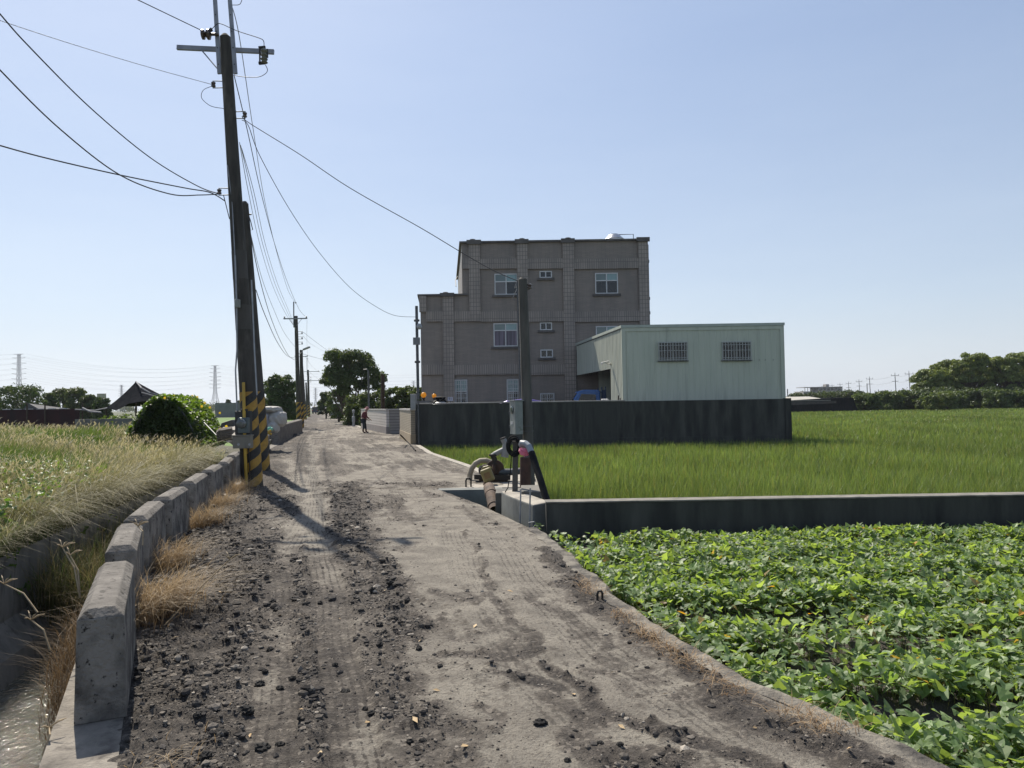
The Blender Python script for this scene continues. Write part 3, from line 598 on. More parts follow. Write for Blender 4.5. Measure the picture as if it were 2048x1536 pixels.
o = np_mesh('sweet_potato_leaves', pv[0], pv[1], leaf_m, {'col': pv[2]}); tag(o, 'low ridged rows of green heart-shaped sweet potato leaves beside the road', 'sweet potato plants', kind='stuff'); print('leaves', len(pv[1]))
n = len(lx); gz = soil_z(lx, ly); k = RNG.random(n) < .8
stm = blades(lx[k] + RNG.normal(0, .03, k.sum()), ly[k] + RNG.normal(0, .03, k.sum()), gz[k] - .01, np.maximum(lz[k] - gz[k], .03), np.full(k.sum(), .006), RNG.random(k.sum()) * 6.28, RNG.uniform(0, .5, k.sum()), cvar(k.sum(), (.08, .10, .03), (.12, .09, .04)), cvar(k.sum(), (.11, .17, .045), (.14, .17, .06)))
o = np_mesh('sweet_potato_stems', stm[0], stm[1], M_attr('vine_stem', .6, .2), {'col': stm[2]}); tag(o, 'thin green vine stems under the sweet potato leaves', 'vine stems', kind='stuff')
# ---- dry grass bank left of the canal
def bank_z(x, y):
    d = can_x(y) - x; return .02 + .50 * sstep(.2, 5, d) * sstep(4, 9, y) + .22 * sstep(5, 14, d) + (fbm(x * .8, y * .8, 3, 33) - .5) * .12 * sstep(.2, 1.2, d)
by = np.linspace(3, 34, 90); bu = np.linspace(0, 1, 60) ** 1.5
Yb = np.repeat(by[:, None], 60, 1); Xb = (can_x(by) - .12)[:, None] - 30 * bu[None]; Zb = bank_z(Xb, Yb); Zb = np.where(Yb > 31, Zb * sstep(34, 31, Yb) - .4 * (1 - sstep(34, 31, Yb)), Zb); Zb = np.where(Xb < can_x(Yb) - 28, -.5, Zb)
ii = np.arange(89 * 60).reshape(-1, 60)[:, :-1].ravel()
np_mesh('bank', np.stack([Xb, Yb, Zb], -1).reshape(-1, 3), np.stack([ii, ii + 1, ii + 61, ii + 60], 1), M('bank_earth', (.06, .05, .03), (.035, .04, .018), 2, .95), smooth=True)['kind'] = 'structure'
grass_m = M_attr('dry_grass_blade', .6, .35, .3, (1.22, 1.2, .85))
def grass(N, y0, y1, wscale, hscale):
    y = y0 + (y1 - y0) * RNG.random(N) ** .9; x = can_x(y) + .05 - 22 * RNG.random(N) ** 1.35 * (y / y1)
    d = can_x(y) - x; k = x > -.74 * y - .8; x, y, d = x[k], y[k], d[k]
    tun = ((x > -12.6) & (x < -8.3) & (y > 23.0)); k = ~tun; x, y, d = x[k], y[k], d[k]; n = len(x)
    gr = fbm(x * .55, y * .4, 4, 63) + .16 * sstep(11, 7, y) + .10 * sstep(-.65, -.55, x / y) * 0 + .05 + .14 * sstep(-.48, -.62, x / y) * sstep(15, 9, y)
    green = gr + RNG.normal(0, .07, n) > .595
    h = hscale * .9 * RNG.uniform(.4, 1.2, n) * (.65 + .7 * fbm(x * .7, y * .7, 3, 64)) * (.55 + .45 * sstep(0, 1.2, d))
    az = RNG.normal(-.35, 1.1, n); bend = RNG.uniform(.2, 1.0, n)
    c0 = cvar(n, (.05, .055, .02), (.09, .085, .04)); c1 = cvar(n, (.25, .22, .145), (.36, .32, .22))
    mid = RNG.random(n) < .27; c1[mid] = cvar(int(mid.sum()), (.13, .155, .05), (.19, .19, .08)); c0[mid] *= .8
    c0[green] = cvar(int(green.sum()), (.03, .055, .012), (.045, .075, .016)); c1[green] = cvar(int(green.sum()), (.085, .15, .028), (.14, .20, .045))
    w = wscale * RNG.uniform(.6, 1.4, n) * np.where(green, 1.7, .8)
    z = bank_z(x, y); A = blades(x, y, z, h, w, az, bend, c0, c1)
    # feathery seed heads on the dry stalks
    sel = (~green) & (RNG.random(n) < .55); q = int(sel.sum()); tip = A[0].reshape(n, 7, 3)[sel][:, 6]
    Hd = blades(tip[:, 0], tip[:, 1], tip[:, 2] - .02, RNG.uniform(.07, .15, q), np.full(q, wscale * 1.5), az[sel] + RNG.normal(0, .5, q), RNG.uniform(.5, 1.6, q), cvar(q, (.31, .275, .19), (.40, .36, .26)), cvar(q, (.36, .325, .24), (.46, .42, .32)))
    return [A, Hd]
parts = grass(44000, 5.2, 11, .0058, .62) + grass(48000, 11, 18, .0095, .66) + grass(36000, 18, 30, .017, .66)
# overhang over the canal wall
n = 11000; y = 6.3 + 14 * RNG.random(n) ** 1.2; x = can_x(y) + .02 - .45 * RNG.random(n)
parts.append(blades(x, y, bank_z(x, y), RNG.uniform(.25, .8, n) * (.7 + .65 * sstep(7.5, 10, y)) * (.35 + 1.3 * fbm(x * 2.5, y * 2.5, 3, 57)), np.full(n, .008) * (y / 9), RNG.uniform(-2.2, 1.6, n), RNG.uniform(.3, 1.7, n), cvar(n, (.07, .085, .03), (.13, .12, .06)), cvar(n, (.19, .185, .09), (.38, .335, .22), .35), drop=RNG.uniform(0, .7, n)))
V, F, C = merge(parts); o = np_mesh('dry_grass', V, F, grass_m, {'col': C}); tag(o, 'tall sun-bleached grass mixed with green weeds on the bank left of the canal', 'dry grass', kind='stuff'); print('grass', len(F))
# weeds and grass rooted in the silt of the narrowing canal, up to its rim
n = 6500; y = 8.9 + 7.5 * RNG.random(n) ** 1.3; f = RNG.random(n); xa, xb = can_x(y) + .05, bar_x(y) - .42; x = xa + (xb - xa) * f * .92
kk = fbm(x * 2, y * 1.4, 2, 43) > .33; x, y, f = x[kk], y[kk], f[kk]; n = len(x)
gcol = RNG.random(n) < .4; c1 = cvar(n, (.20, .165, .09), (.33, .28, .18), .35); c1[gcol] = cvar(int(gcol.sum()), (.07, .12, .03), (.12, .17, .05))
pc = blades(x, y, -.95 + .35 * RNG.random(n) * (1 - f), RNG.uniform(.45, .95, n), np.full(n, .008), RNG.random(n) * 6.28, RNG.uniform(.1, 1.1, n), cvar(n, (.04, .045, .016), (.08, .07, .03)), c1)
o = np_mesh('canal_weeds', pc[0], pc[1], grass_m, {'col': pc[2]}); tag(o, 'tangled dry and green weeds choking the canal behind the second to fifth parapet blocks', 'canal weeds', kind='stuff')
# green broad-leaved weeds at the near left of the bank
n = 5200; cxs = RNG.integers(0, 26, n); wc = np.array([(-5.8 - .50 * i % 3.1 - .15 * i, 8.4 + (i * 1.37) % 5.6) for i in range(26)])
x = wc[cxs, 0] + RNG.normal(0, .32, n); y = wc[cxs, 1] + RNG.normal(0, .3, n); k = x < can_x(y) - .0; x, y = x[k], y[k]; n = len(x)
yo = 6.5 + 6 * RNG.random(900); xo = can_x(yo) + .05 - .35 * RNG.random(900); zo_ = -.25 + .5 * RNG.random(900); zo_ = np.where(fbm(xo * 2, yo * 1.2, 2, 19) > .52, zo_, -.44)
lv = leaves(x, y, bank_z(x, y) + .15 + .42 * RNG.random(n), RNG.uniform(.05, .10, n), RNG.random(n) * 6.28, RNG.normal(0, .5, n), RNG.normal(0, .4, n), cvar(n, (.05, .11, .02), (.10, .18, .04)))
lo_ = leaves(xo, yo, zo_, RNG.uniform(.04, .09, 900), RNG.random(900) * 6.28, RNG.normal(-.3, .5, 900), RNG.normal(0, .5, 900), cvar(900, (.05, .11, .02), (.10, .18, .04))); lv = merge([lv, lo_])
o = np_mesh('bank_weeds', lv[0], lv[1], M_attr('weed_leaf', .45, .4, .4, (1.9, 1.7, .6)), {'col': lv[2]}); tag(o, 'leafy bright green weeds growing in patches through the dry bank grass', 'weeds', kind='stuff')
# ---- dry tufts along the foot of the parapet
tuft_m = M_attr('dead_tuft_blade', .65, .3, .3, (1.15, 1.05, .85))
TUFTS = [((330, 1225), 1100, .42, 'large sprawling straw-coloured grass tuft beside the second parapet block'), ((300, 1130), 500, .36, 'straw grass tuft leaning on the second and third parapet blocks'), ((372, 1050), 700, .36, 'orange dry grass tuft at the foot of the third parapet block'),
         ((410, 1015), 600, .34, 'orange dry grass tuft at the foot of the fourth parapet block'), ((440, 985), 500, .36, 'dry grass tuft near the base of the striped pole'), ((235, 1560), 90, .10, 'flattened dry straw lying on the concrete ledge at the bottom edge')]
for (px, py), n, h, lab in TUFTS:
    g = gnd(px, py); bx = float(bar_x(g.y)); cx = max(bx + .16, g.x - .1); r = .05 + np.abs(RNG.normal(0, .13, n))
    a = RNG.random(n) * 6.28; x = cx + r * np.cos(a) * .9; y = g.y + r * np.sin(a) * 1.9; k = x > bx + .02; x, y = x[k], y[k]; n = len(x)
    dry = cvar(n, (.35, .28, .19), (.48, .41, .30))
    p = blades(x, y, np.full(n, -.01), h * RNG.uniform(.45, 1.25, n), np.full(n, .0048), RNG.normal(-.5, .8, n), RNG.uniform(.3, 2.2, n), cvar(n, (.17, .115, .065), (.26, .18, .10)), dry, seg=4)
    o = np_mesh('dry_grass_tuft', p[0], p[1], tuft_m, {'col': p[2]}); tag(o, lab, 'grass tuft', 'dry grass tufts along the parapet')
# litter of dry straw along the kerb
def straw(pts, n, spread, h):
    xs, ys_ = [], []
    for i in range(n):
        j = random.randrange(len(pts) - 1); t = random.random(); a, c = gnd(*pts[j]), gnd(*pts[j + 1]); p = a.lerp(c, t); xs.append(p.x + random.gauss(0, spread)); ys_.append(p.y + random.gauss(0, spread))
    x, y = np.array(xs), np.array(ys_)
    k = fbm(x * 3, y * 3, 2, 87) > .52; x, y = x[k], y[k]; n = len(x)
    return blades(x, y, np.full(n, .012), h * RNG.uniform(.3, 1.2, n), np.full(n, .004), RNG.random(n) * 6.28, RNG.uniform(1, 3.2, n), cvar(n, (.20, .12, .07), (.28, .18, .10)), cvar(n, (.38, .27, .15), (.50, .38, .22)))
p = straw([(1150, 1160), (1200, 1200), (1260, 1250), (1330, 1300), (1440, 1365), (1560, 1420), (1680, 1470)], 1100, .055, .07)
o = np_mesh('kerb_straw', p[0], p[1], tuft_m, {'col': p[2]}); tag(o, 'dry brown straw litter caught along the field kerb', 'straw litter', kind='stuff')
# brown dead brush in the canal beside the nearest block, and dead stalks with star-shaped heads
n = 2200; y = 4.9 + 1.7 * RNG.random(n); bx = bar_x(y) - .38; x = bx - .20 * RNG.random(n) ** 1.5
p1 = blades(x, y, -.8 + .65 * RNG.random(n), RNG.uniform(.08, .34, n), np.full(n, .004), RNG.random(n) * 6.28, RNG.uniform(.2, 1.5, n), cvar(n, (.07, .045, .028), (.12, .08, .045)), cvar(n, (.15, .105, .06), (.22, .165, .10)))
o = np_mesh('dead_brush', p1[0], p1[1], tuft_m, {'col': p1[2]}); tag(o, 'brown dead brush hanging in the canal beside the nearest parapet block', 'dead brush', kind='stuff')
stalk_m = M('dead_stalk', (.34, .27, .17), (.26, .19, .11), 12, .8)
def stalk(a, c, Y, nh, label):
    a, c = at(*a, Y), at(*c, Y + .1); mb = MB(); midp = a.lerp(c, .5) + Vector((.02, 0, .03))
    mb.tube([a, midp, c], [.006, .005, .004], 5)
    for i in range(nh):
        an = i * 2.399; d = Vector((math.cos(an) * .8, math.sin(an) * .8, .55 + .25 * math.sin(i * 1.7))).normalized()
        mb.tube([c, c + d * .05, c + d * .085 + Vector((0, 0, -.012))], [.003, .005, .002], 4)
    return tag(mb.build('dead_stalk', stalk_m), label, 'dead stalk', 'dead stalks beside the canal')
stalk((160, 1195), (125, 1095), 4.9, 7, 'upright dead stalk with a star-shaped head above the canal, tallest of the group')
stalk((75, 1225), (8, 1168), 4.9, 6, 'leaning dead stalk with a star-shaped head at the left edge over the canal')
stalk((100, 1300), (62, 1240), 4.6, 6, 'short dead stalk with a star head just above the water')
stalk((160, 1190), (140, 1110), 5.0, 4, 'thin dead stalk beside the tallest star-headed one')
stalk((285, 1090), (276, 1052), 5.4, 6, 'pale dead stalk standing against the second parapet block')
stalk((85, 1510), (98, 1455), 3.6, 4, 'pale dead stalk standing in the water at the bottom left corner')
stalk((330, 1250), (460, 1118), 5.6, 5, 'long arching dead stalk reaching from the straw tuft over the road')
# ------------------------------------------------------------------ house
BY = 42.0
def zb(zx, zy, Y=BY): p = at(800 + zx / 3.793, 440 + zy / 3.793, Y); return p.x, p.z
def bx_(zx, zy=780): return zb(zx, zy)[0]
def bz_(zy, zx=900): return zb(zx, zy)[1]
tile_h = M_tile('house_strip_tile', (.275, .235, .198), (.24, .206, .175), (.135, .115, .098), .45, .066, .006, .5, .55, (.115, .106, .10))
tile_v = M_tile('house_pilaster_tile', (.345, .297, .252), (.29, .25, .213), (.125, .108, .093), .155, .235, .013, 0, .5, (.125, .115, .108))
tile_b = M_tile('house_band_tile', (.315, .272, .232), (.265, .23, .196), (.115, .10, .087), .125, .62, .013, 0, .5, (.105, .097, .092))
cap_m = M('house_coping', (.135, .125, .115), (.08, .075, .07), 3, .8, stretch=(1, 1, .5))
xL2, xL3, xR = bx_(156), bx_(476), bx_(1890); z3t, z2t = bz_(172), bz_(575, 330); SK = -.09
house = thing('house', ((xL2 + xR) / 2, BY, -.4), 'three storey house faced with grey-brown tiles, stepped flat roof', 'house')
mb = MB(); mb.box(xL2, xR, BY, BY + 12, -.4, z2t, k=SK); mb.build('lower_walls', tile_h, house)
mb = MB(); mb.box(xL3, xR, BY + .004, BY + 12, z2t, z3t, k=SK); mb.build('top_storey_walls', M_tile('house_top_tile', (.275, .235, .198), (.24, .206, .175), (.135, .115, .098), .45, .066, .006, .5, .55, (.115, .106, .10)), house)
def pil(zx0, zx1, ztop, zbot=-.4, d=.09): 
    mb = MB(); mb.box(bx_(zx0), bx_(zx1), BY - d - .06, BY - .002, zbot, ztop); mb.build('pilaster', tile_v, house)
pil(150, 203, z2t - .02, bz_(700, 180)); pil(326, 408, z2t - .02); pil(530, 613, z3t - .02, bz_(770, 570)); pil(893, 975, z3t - .02); pil(1243, 1326, z3t - .02); pil(1815, 1890, z3t - .02)
def band(zx0, zx1, zy0, zy1):
    zc = (zx0 + zx1) / 2; mb = MB(); mb.box(bx_(zx0), bx_(zx1), BY - .13, BY - .003, bz_(zy1, zc), bz_(zy0, zc)); mb.build('floor_band', tile_b, house)
for zx0, zx1 in ((476, 530), (613, 893), (975, 1243), (1326, 1815)): band(zx0, zx1, 296, 372)
for zx0, zx1 in ((203, 326), (408, 530), (613, 893), (975, 1243), (1326, 1815)): band(zx0, zx1, 695, 772)
for zx0, zx1 in ((160, 326), (408, 893), (975, 1243), (1326, 1890)): band(zx0, zx1, 1098, 1175)
mb = MB(); mb.box(xL3 - .12, xR + .06, BY - .16, BY + 12.1, z3t, z3t + .10, k=SK)
for a, c in ((515, 625), (880, 985), (1230, 1335), (1802, 1902)): mb.box(bx_(a), bx_(c), BY - .26, BY - .165, z3t - .09, z3t + .15)
for a in (560, 935, 1285): mb.lathe((bx_(a), BY - .1, z3t + .1), [(.16, 0), (.16, .1), (.05, .13)], 10)
mb.build('coping', cap_m, house)
mb = MB(); mb.box(xL2 - .14, xL3 + .3, BY - .16, BY + 12.1, z2t, z2t + .09, k=SK); mb.box(bx_(308), bx_(416), BY - .26, BY - .165, z2t - .07, z2t + .13); mb.lathe((bx_(350), BY - .1, z2t + .09), [(.16, 0), (.16, .08), (.05, .11)], 10)
mb.build('coping', cap_m, house)
for zy in (305, 590, 700):
    zz = bz_(zy, 1890); mb = MB(); mb.box(xR, xR + .16, BY + .4, BY + 3.4, zz - .06, zz + .1, k=SK); mb.build('ledge', cap_m, house)
mb = MB(); mb.tube([(xR + .05, BY + .15, z3t - .2), (xR + .04, BY + .15, .2)], .035, 8); mb.build('drain_pipe', galv_d, house)
mb = MB(); p = [at(912, 573, BY), at(911, 560, BY + 1), at(915, 553, BY + 2)]; mb.tube(p, .025, 6); mb.build('wall_cable', galv_d, house)
def win(zx0, zx1, zy0, zy1, split=None, sill=True, low=None, up=None, bars=None):
    zc, yc = (zx0 + zx1) / 2, (zy0 + zy1) / 2
    x0, x1, z0, z1 = bx_(zx0, yc), bx_(zx1, yc), bz_(zy1, zc), bz_(zy0, zc); f = .055
    mb = MB()
    def fr(a, c, d, e): mb.box(a, c, BY - .045, BY - .001, d, e)
    fr(x0, x0 + f, z0, z1); fr(x1 - f, x1, z0, z1); fr(x0 + f, x1 - f, z1 - f, z1); fr(x0 + f, x1 - f, z0, z0 + f)
    xm = (x0 + x1) / 2; mb.box(xm - f / 2, xm + f / 2, BY - .04, BY - .001, z0 + f, z1 - f)
    if split: 
        zs = bz_(split, zc); mb.box(x0 + f, xm - f / 2, BY - .043, BY - .001, zs - f / 2, zs + f / 2); mb.box(xm + f / 2, x1 - f, BY - .043, BY - .001, zs - f / 2, zs + f / 2)
    wn = mb.build('window', white_frame, house); ORI[wn] = ORI[house]
    gl = MB()
    if split:
        zs = bz_(split, zc)
        gl.box(x0 + f, xm - f / 2, BY - .012, BY - .0015, zs + f / 2, z1 - f, 0); gl.box(xm + f / 2, x1 - f, BY - .012, BY - .0015, zs + f / 2, z1 - f, 1)
        gl.box(x0 + f, xm - f / 2, BY - .012, BY - .0015, z0 + f, zs - f / 2, 2); gl.box(xm + f / 2, x1 - f, BY - .012, BY - .0015, z0 + f, zs - f / 2, 3)
        gl.build('pane', [up[0], up[1], low[0], low[1]], wn)
    else:
        gl.box(x0 + f, xm - f / 2, BY - .012, BY - .0015, z0 + f, z1 - f, 0); gl.box(xm + f / 2, x1 - f, BY - .012, BY - .0015, z0 + f, z1 - f, 1)
        gl.build('pane', list(low), wn)
    if bars:
        nb, hz = bars; g = MB()
        for i in range(nb + 1): xx = x0 + (x1 - x0) * i / nb; g.tube([(xx, BY - .10, z0), (xx, BY - .10, z1)], .013, 5)
        for i in range(hz + 1): zz = z0 + (z1 - z0) * i / hz; g.tube([(x0, BY - .10, zz), (x1, BY - .10, zz)], .013, 5)
        g.build('security_grille', white_frame, wn)
    if sill:
        s = MB(); s.box(x0 - .14, x1 + .14, BY - .13, BY - .002, z0 - .13, z0 - .004); s.build('sill', cap_m, wn)
    return wn
tealD = M_glass('teal_glass_dim', (.11, .165, .16), .12)
win(717, 893, 408, 568, 468, up=(tealD, glass_teal), low=(glass_curtain, glass_dark))
win(1480, 1653, 402, 560, 460, up=(tealD, glass_teal), low=(glass_dark, glass_dark))
win(1058, 1152, 388, 440, low=(glass_dark, glass_dark)); win(1062, 1153, 778, 836, low=(glass_dark, glass_dark)); win(1065, 1160, 983, 1044, low=(glass_dark, glass_dark))
win(710, 893, 783, 960, 838, up=(tealD, glass_teal), low=(glass_violet, glass_violet))
win(1486, 1652, 805, 962, 868, up=(tealD, glass_teal), low=(glass_dark, glass_dark))
win(415, 511, 1213, 1420, 1300, sill=False, up=(glass_teal, glass_teal), low=(glass_curtain, glass_dark), bars=(6, 6))
win(812, 906, 1210, 1420, 1300, sill=False, up=(glass_teal, glass_teal), low=(glass_curtain, glass_dark), bars=(6, 6))
win(1065, 1170, 1315, 1400, sill=False, low=(glass_dark, glass_dark), bars=(6, 2))
# roof tank with its pipe
p = at(1228.5, 484, BY + 5); z0 = at(1228, 484, BY + 5).z - .55; rr = 20 * (BY + 5) / FPX
tank = thing('roof_water_tank', (p.x, BY + 5, z0), 'shiny stainless steel water tank on the flat roof of the house', 'water tank')
steel = M('stainless_steel', (.55, .56, .57), (.42, .43, .45), 5, .28, .9)
mb = MB(); mb.lathe((p.x, BY + 5, z0), [(rr * .9, 0), (rr, .05), (rr, .42), (rr * .97, .44), (rr, .47), (rr, .66), (rr * 1.02, .7), (rr * .55, .98), (rr * .5, 1.0)], 28); mb.build('shell', steel, tank, smooth=False)
mb = MB(); mb.lathe((p.x, BY + 5, z0 + .99), [(rr * .42, 0), (rr * .42, .05), (rr * .1, .09)], 20); mb.build('lid', steel, tank)
q = at(1267, 486, BY + 5); mb = MB(); mb.tube([(p.x + rr * .4, BY + 5, z0 + 1.02), (q.x, BY + 5, z0 + 1.02), (q.x, BY + 5, z0 - .6)], .03, 8); mb.build('feed_pipe', galv, tank); mb = MB(); mb.box(p.x - rr, p.x + rr, BY + 4.2, BY + 5.8, z3t - .2, z0 - .003); mb.build('plinth', cap_m, tank)
# ------------------------------------------------------------------ green metal warehouse
WY = 32.2; a, c = at(1247, 803, WY), at(1569.5, 797, WY); t1, t2 = at(1245, 655, WY), at(1567, 650, WY); WX0, WX1, WT = a.x, c.x, (t1.z + t2.z) / 2; WK = -.123; WD = 9.4
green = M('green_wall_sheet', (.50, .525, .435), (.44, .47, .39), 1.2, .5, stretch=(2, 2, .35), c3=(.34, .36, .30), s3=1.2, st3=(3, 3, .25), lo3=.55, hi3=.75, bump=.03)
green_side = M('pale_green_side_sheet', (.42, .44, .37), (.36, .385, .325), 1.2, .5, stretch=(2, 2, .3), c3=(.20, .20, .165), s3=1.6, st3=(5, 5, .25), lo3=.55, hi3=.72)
trim_m = M('pale_green_trim', (.42, .46, .41), (.34, .38, .335), 3, .45)
wh = thing('warehouse', ((WX0 + WX1) / 2, WY, -.3), 'pale green corrugated metal warehouse behind the dark wall, two barred windows', 'warehouse')
def ribbed(p0, p1, z0, z1, out, pitch=.24, h=.015, holes=()):
    """sheet with trapezoid ribs from p0 to p1 (xy), outward normal out"""
    p0, p1, o = Vector((*p0, 0)), Vector((*p1, 0)), Vector((*out, 0)); d = p1 - p0; L = d.length; d.normalize(); n = max(1, round(L / pitch)); pt = L / n; prof = []
    for i in range(n):
        s = i * pt; prof += [(s, 0), (s + pt * .72, 0), (s + pt * .78, h), (s + pt * .94, h)]
    prof.append((L, 0)); mb = MB()
    for s, k in prof: q = p0 + d * s + o * k; mb.v += [q + Vector((0, 0, z0)), q + Vector((0, 0, z1))]
    for i in range(len(prof) - 1): mb.f.append([2 * i, 2 * i + 2, 2 * i + 3, 2 * i + 1]); mb.mi.append(0)
    return mb
zsw = [at(1347, 703, WY), at(1473, 702, WY)]
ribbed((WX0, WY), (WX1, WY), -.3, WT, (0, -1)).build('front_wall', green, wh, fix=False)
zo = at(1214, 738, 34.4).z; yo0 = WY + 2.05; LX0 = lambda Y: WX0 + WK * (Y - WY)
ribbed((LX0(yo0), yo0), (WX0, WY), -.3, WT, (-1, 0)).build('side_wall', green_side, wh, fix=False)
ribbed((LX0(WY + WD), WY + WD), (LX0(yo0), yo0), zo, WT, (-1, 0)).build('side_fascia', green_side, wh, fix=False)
mb = MB(); mb.box(WX0 + .05, WX1 - .02, WY + WD, WY + WD + .05, -.3, WT, k=WK); mb.hexa([(WX1 - .03, WY + .03, -.3), (WX1, WY + .03, -.3), (WX1 + WK * WD, WY + WD, -.3), (WX1 - .03 + WK * WD, WY + WD, -.3), (WX1 - .03, WY + .03, WT), (WX1, WY + .03, WT), (WX1 + WK * WD, WY + WD, WT), (WX1 - .03 + WK * WD, WY + WD, WT)])
mb.build('rear_walls', green, wh)
mb = MB(); mb.box(WX0 - .02, WX1 + .02, WY + .03, WY + WD, WT - .06, WT - .01, k=WK); mb.build('roof', galv_d, wh)
mb = MB(); mb.box(WX0 - .06, WX1 + .06, WY - .06, WY + .02, WT - .02, WT + .10)
mb.hexa([(WX0 - .06, WY + .02, WT - .02), (WX0 + .04, WY + .02, WT - .02), (LX0(WY + WD) + .04, WY + WD, WT - .02), (LX0(WY + WD) - .06, WY + WD, WT - .02), (WX0 - .06, WY + .02, WT + .10), (WX0 + .04, WY + .02, WT + .10), (LX0(WY + WD) + .04, WY + WD, WT + .10), (LX0(WY + WD) - .06, WY + WD, WT + .10)])
mb.build('roof_trim', trim_m, wh)
mb = MB(); mb.box(WX0 - .035, WX0 + .12, WY - .036, WY - .024, -.3, WT - .03); mb.box(WX0 - .036, WX0 - .026, WY - .024, WY + .12, -.3, WT - .03); mb.box(WX1 - .14, WX1 + .03, WY - .036, WY - .024, -.3, WT - .03); mb.box(WX0 + .12, WX1 - .14, WY - .034, WY - .024, WT - .17, WT - .03)
mb.build('corner_trim', green, wh)
for px0, px1, py0, py1 in ((1317, 1373, 684, 722), (1444, 1500, 683, 721)):
    A, Bq = at(px0, py1, WY), at(px1, py0, WY); x0, x1, z0, z1 = A.x, Bq.x, A.z + .01, Bq.z; f = .05
    mb = MB(); y0, y1 = WY - .07, WY - .024
    for q in ((x0, x0 + f, z0, z1), (x1 - f, x1, z0, z1), (x0 + f, x1 - f, z1 - f, z1), (x0 + f, x1 - f, z0, z0 + f), ((x0 + x1) / 2 - .03, (x0 + x1) / 2 + .03, z0 + f, z1 - f)): mb.box(q[0], q[1], y0, y1, q[2], q[3])
    wn = mb.build('window', M('weathered_window_frame', (.30, .31, .28), (.17, .175, .16), 8, .6), wh); ORI[wn] = ORI[wh]
    g = MB(); g.box(x0 + f, x1 - f, y0 + .02, y1, z0 + f, z1 - f); g.build('pane', glass_dark, wn)
    g = MB()
    for i in range(11): xx = x0 + (x1 - x0) * i / 10; g.tube([(xx, WY - .13, z0 - .02), (xx, WY - .13, z1 + .02)], .011, 5)
    for zz in (z0 + .02, z0 + .10, (z0 + z1) / 2 + .02, z1 - .14, z1 - .02): g.tube([(x0, WY - .13, zz), (x1, WY - .13, zz)], .011, 5)
    g.build('security_grille', M_plain('grille_white', (.5, .51, .5), .5), wn)
    g = MB(); g.box(x0 - .05, x1 + .05, WY - .10, WY - .023, z0 - .05, z0 - .003); g.build('sill', galv_d, wn)
mb = MB()
for px in (1518, 1530, 1546): p = at(px, 720, WY); mb.lathe((p.x, WY - .024, p.z), [(.018, 0), (.018, .012)], 8, axis=(0, -1, 0))
mb.build('vent_hole', black_iron, wh)
# inside of the open bay
mb = MB(); mb.box(LX0(WY + 1.9) + .1, WX1 - .1, WY + .1, WY + WD - .1, -.25, -.24); mb.build('bay_floor', M('bay_floor_concrete', (.10, .10, .095), (.06, .06, .055), 2, .9), wh)
cm = thing('security_camera', tuple(at(1206, 727, 34.2) + Vector((-.05, 0, 0))), 'white bullet security camera on the side of the warehouse above the open bay', 'security camera')
p = at(1206, 728, 34.2); p.x = LX0(34.2) - .05; wp = M_plain('white_plastic', (.6, .6, .58), .4)
mb = MB(); mb.bar(p + Vector((-.05, -.1, .1)), p + Vector((-.40, -.32, .02)), .11, .09); mb.build('housing', wp, cm, bevel=.015)
mb = MB(); mb.tube([p + Vector((0, 0, 0)), p + Vector((-.12, -.1, 0)), p + Vector((-.2, -.2, .04))], .02, 6); mb.lathe(p + Vector((.03, 0, 0)), [(.06, 0), (.06, .03)], 10, axis=(-1, 0, 0)); mb.build('bracket', wp, cm)
# ------------------------------------------------------------------ compound walls
CYW = 31.0; a, c = at(834, 890, CYW), at(1584, 880, CYW); CX0, CX1 = a.x, c.x; CT = 1.66; K2 = -.225
cw = thing('compound_wall', ((CX0 + CX1) / 2, CYW, -.5), 'long black-stained concrete wall standing in the rice in front of the house', 'wall')
mb = MB(); mb.box(CX0, CX1 - .25, CYW, CYW + .22, -.5, CT); mb.box(CX1 - .25, CX1, CYW - .03, CYW + .25, -.5, CT + .02)
mb.hexa([(CX1 - .2, CYW + .25, -.5), (CX1, CYW + .25, -.5), (CX1 - 1.2, 43, -.5), (CX1 - 1.4, 43, -.5), (CX1 - .2, CYW + .25, CT), (CX1, CYW + .25, CT), (CX1 - 1.2, 43, CT), (CX1 - 1.4, 43, CT)])
mb.build('wall_body', conc_dark, cw)
mb = MB(); mb.box(CX0 - .02, WX0 - .1, CYW - .025, CYW + .25, CT + .002, CT + .055); mb.build('coping', M('sunlit_edge_cap', (.30, .29, .27), (.2, .195, .18), 3, .7), cw, bevel=.018)  # pale cap added to draw the sun's bright line along the wall top
mb = MB(); mb.box(CX0 + .2, CX1 - .3, CYW - .06, CYW - .002, -.5, .16); mb.build('footing', conc_dark, cw)
comp_floor = M('yard_concrete', (.18, .17, .155), (.12, .115, .105), 1, .9)
mb = MB(); mb.add([(CX0 + .1, CYW + .2, -.02), (CX1 - .1, CYW + .2, -.02), (CX1 - 1.3, 54, -.02), (-8.8, 54, -.02), (-6.9, 43.5, -.02), (-5.7, 38, -.02)], [(0, 1, 2, 3, 4, 5)]); mb.build('yard', comp_floor, fix=False)['kind'] = 'structure'
def M_course(name, c, c2, h, line, plinth=None):
    """wall of horizontal tile courses"""
    mt, nt, b, _ = _new(name); vec = _coord(nt); sp = nt.nodes.new('ShaderNodeSeparateXYZ'); nt.links.new(vec, sp.inputs[0])
    fr = _math(nt, 'FRACT', _math(nt, 'DIVIDE', sp.outputs[2], h)); ln = _math(nt, 'LESS_THAN', fr, .2)
    col = _ramp(nt, _noise(nt, vec, 2.5, 6), [(.35, c), (.7, c2)]); col = _mix(nt, ln, col, line)
    nt.links.new(col, b.inputs['Base Color']); b.inputs['Roughness'].default_value = .6; _bump(nt, b, _math(nt, 'SUBTRACT', 1, ln), .5, .01); return mt
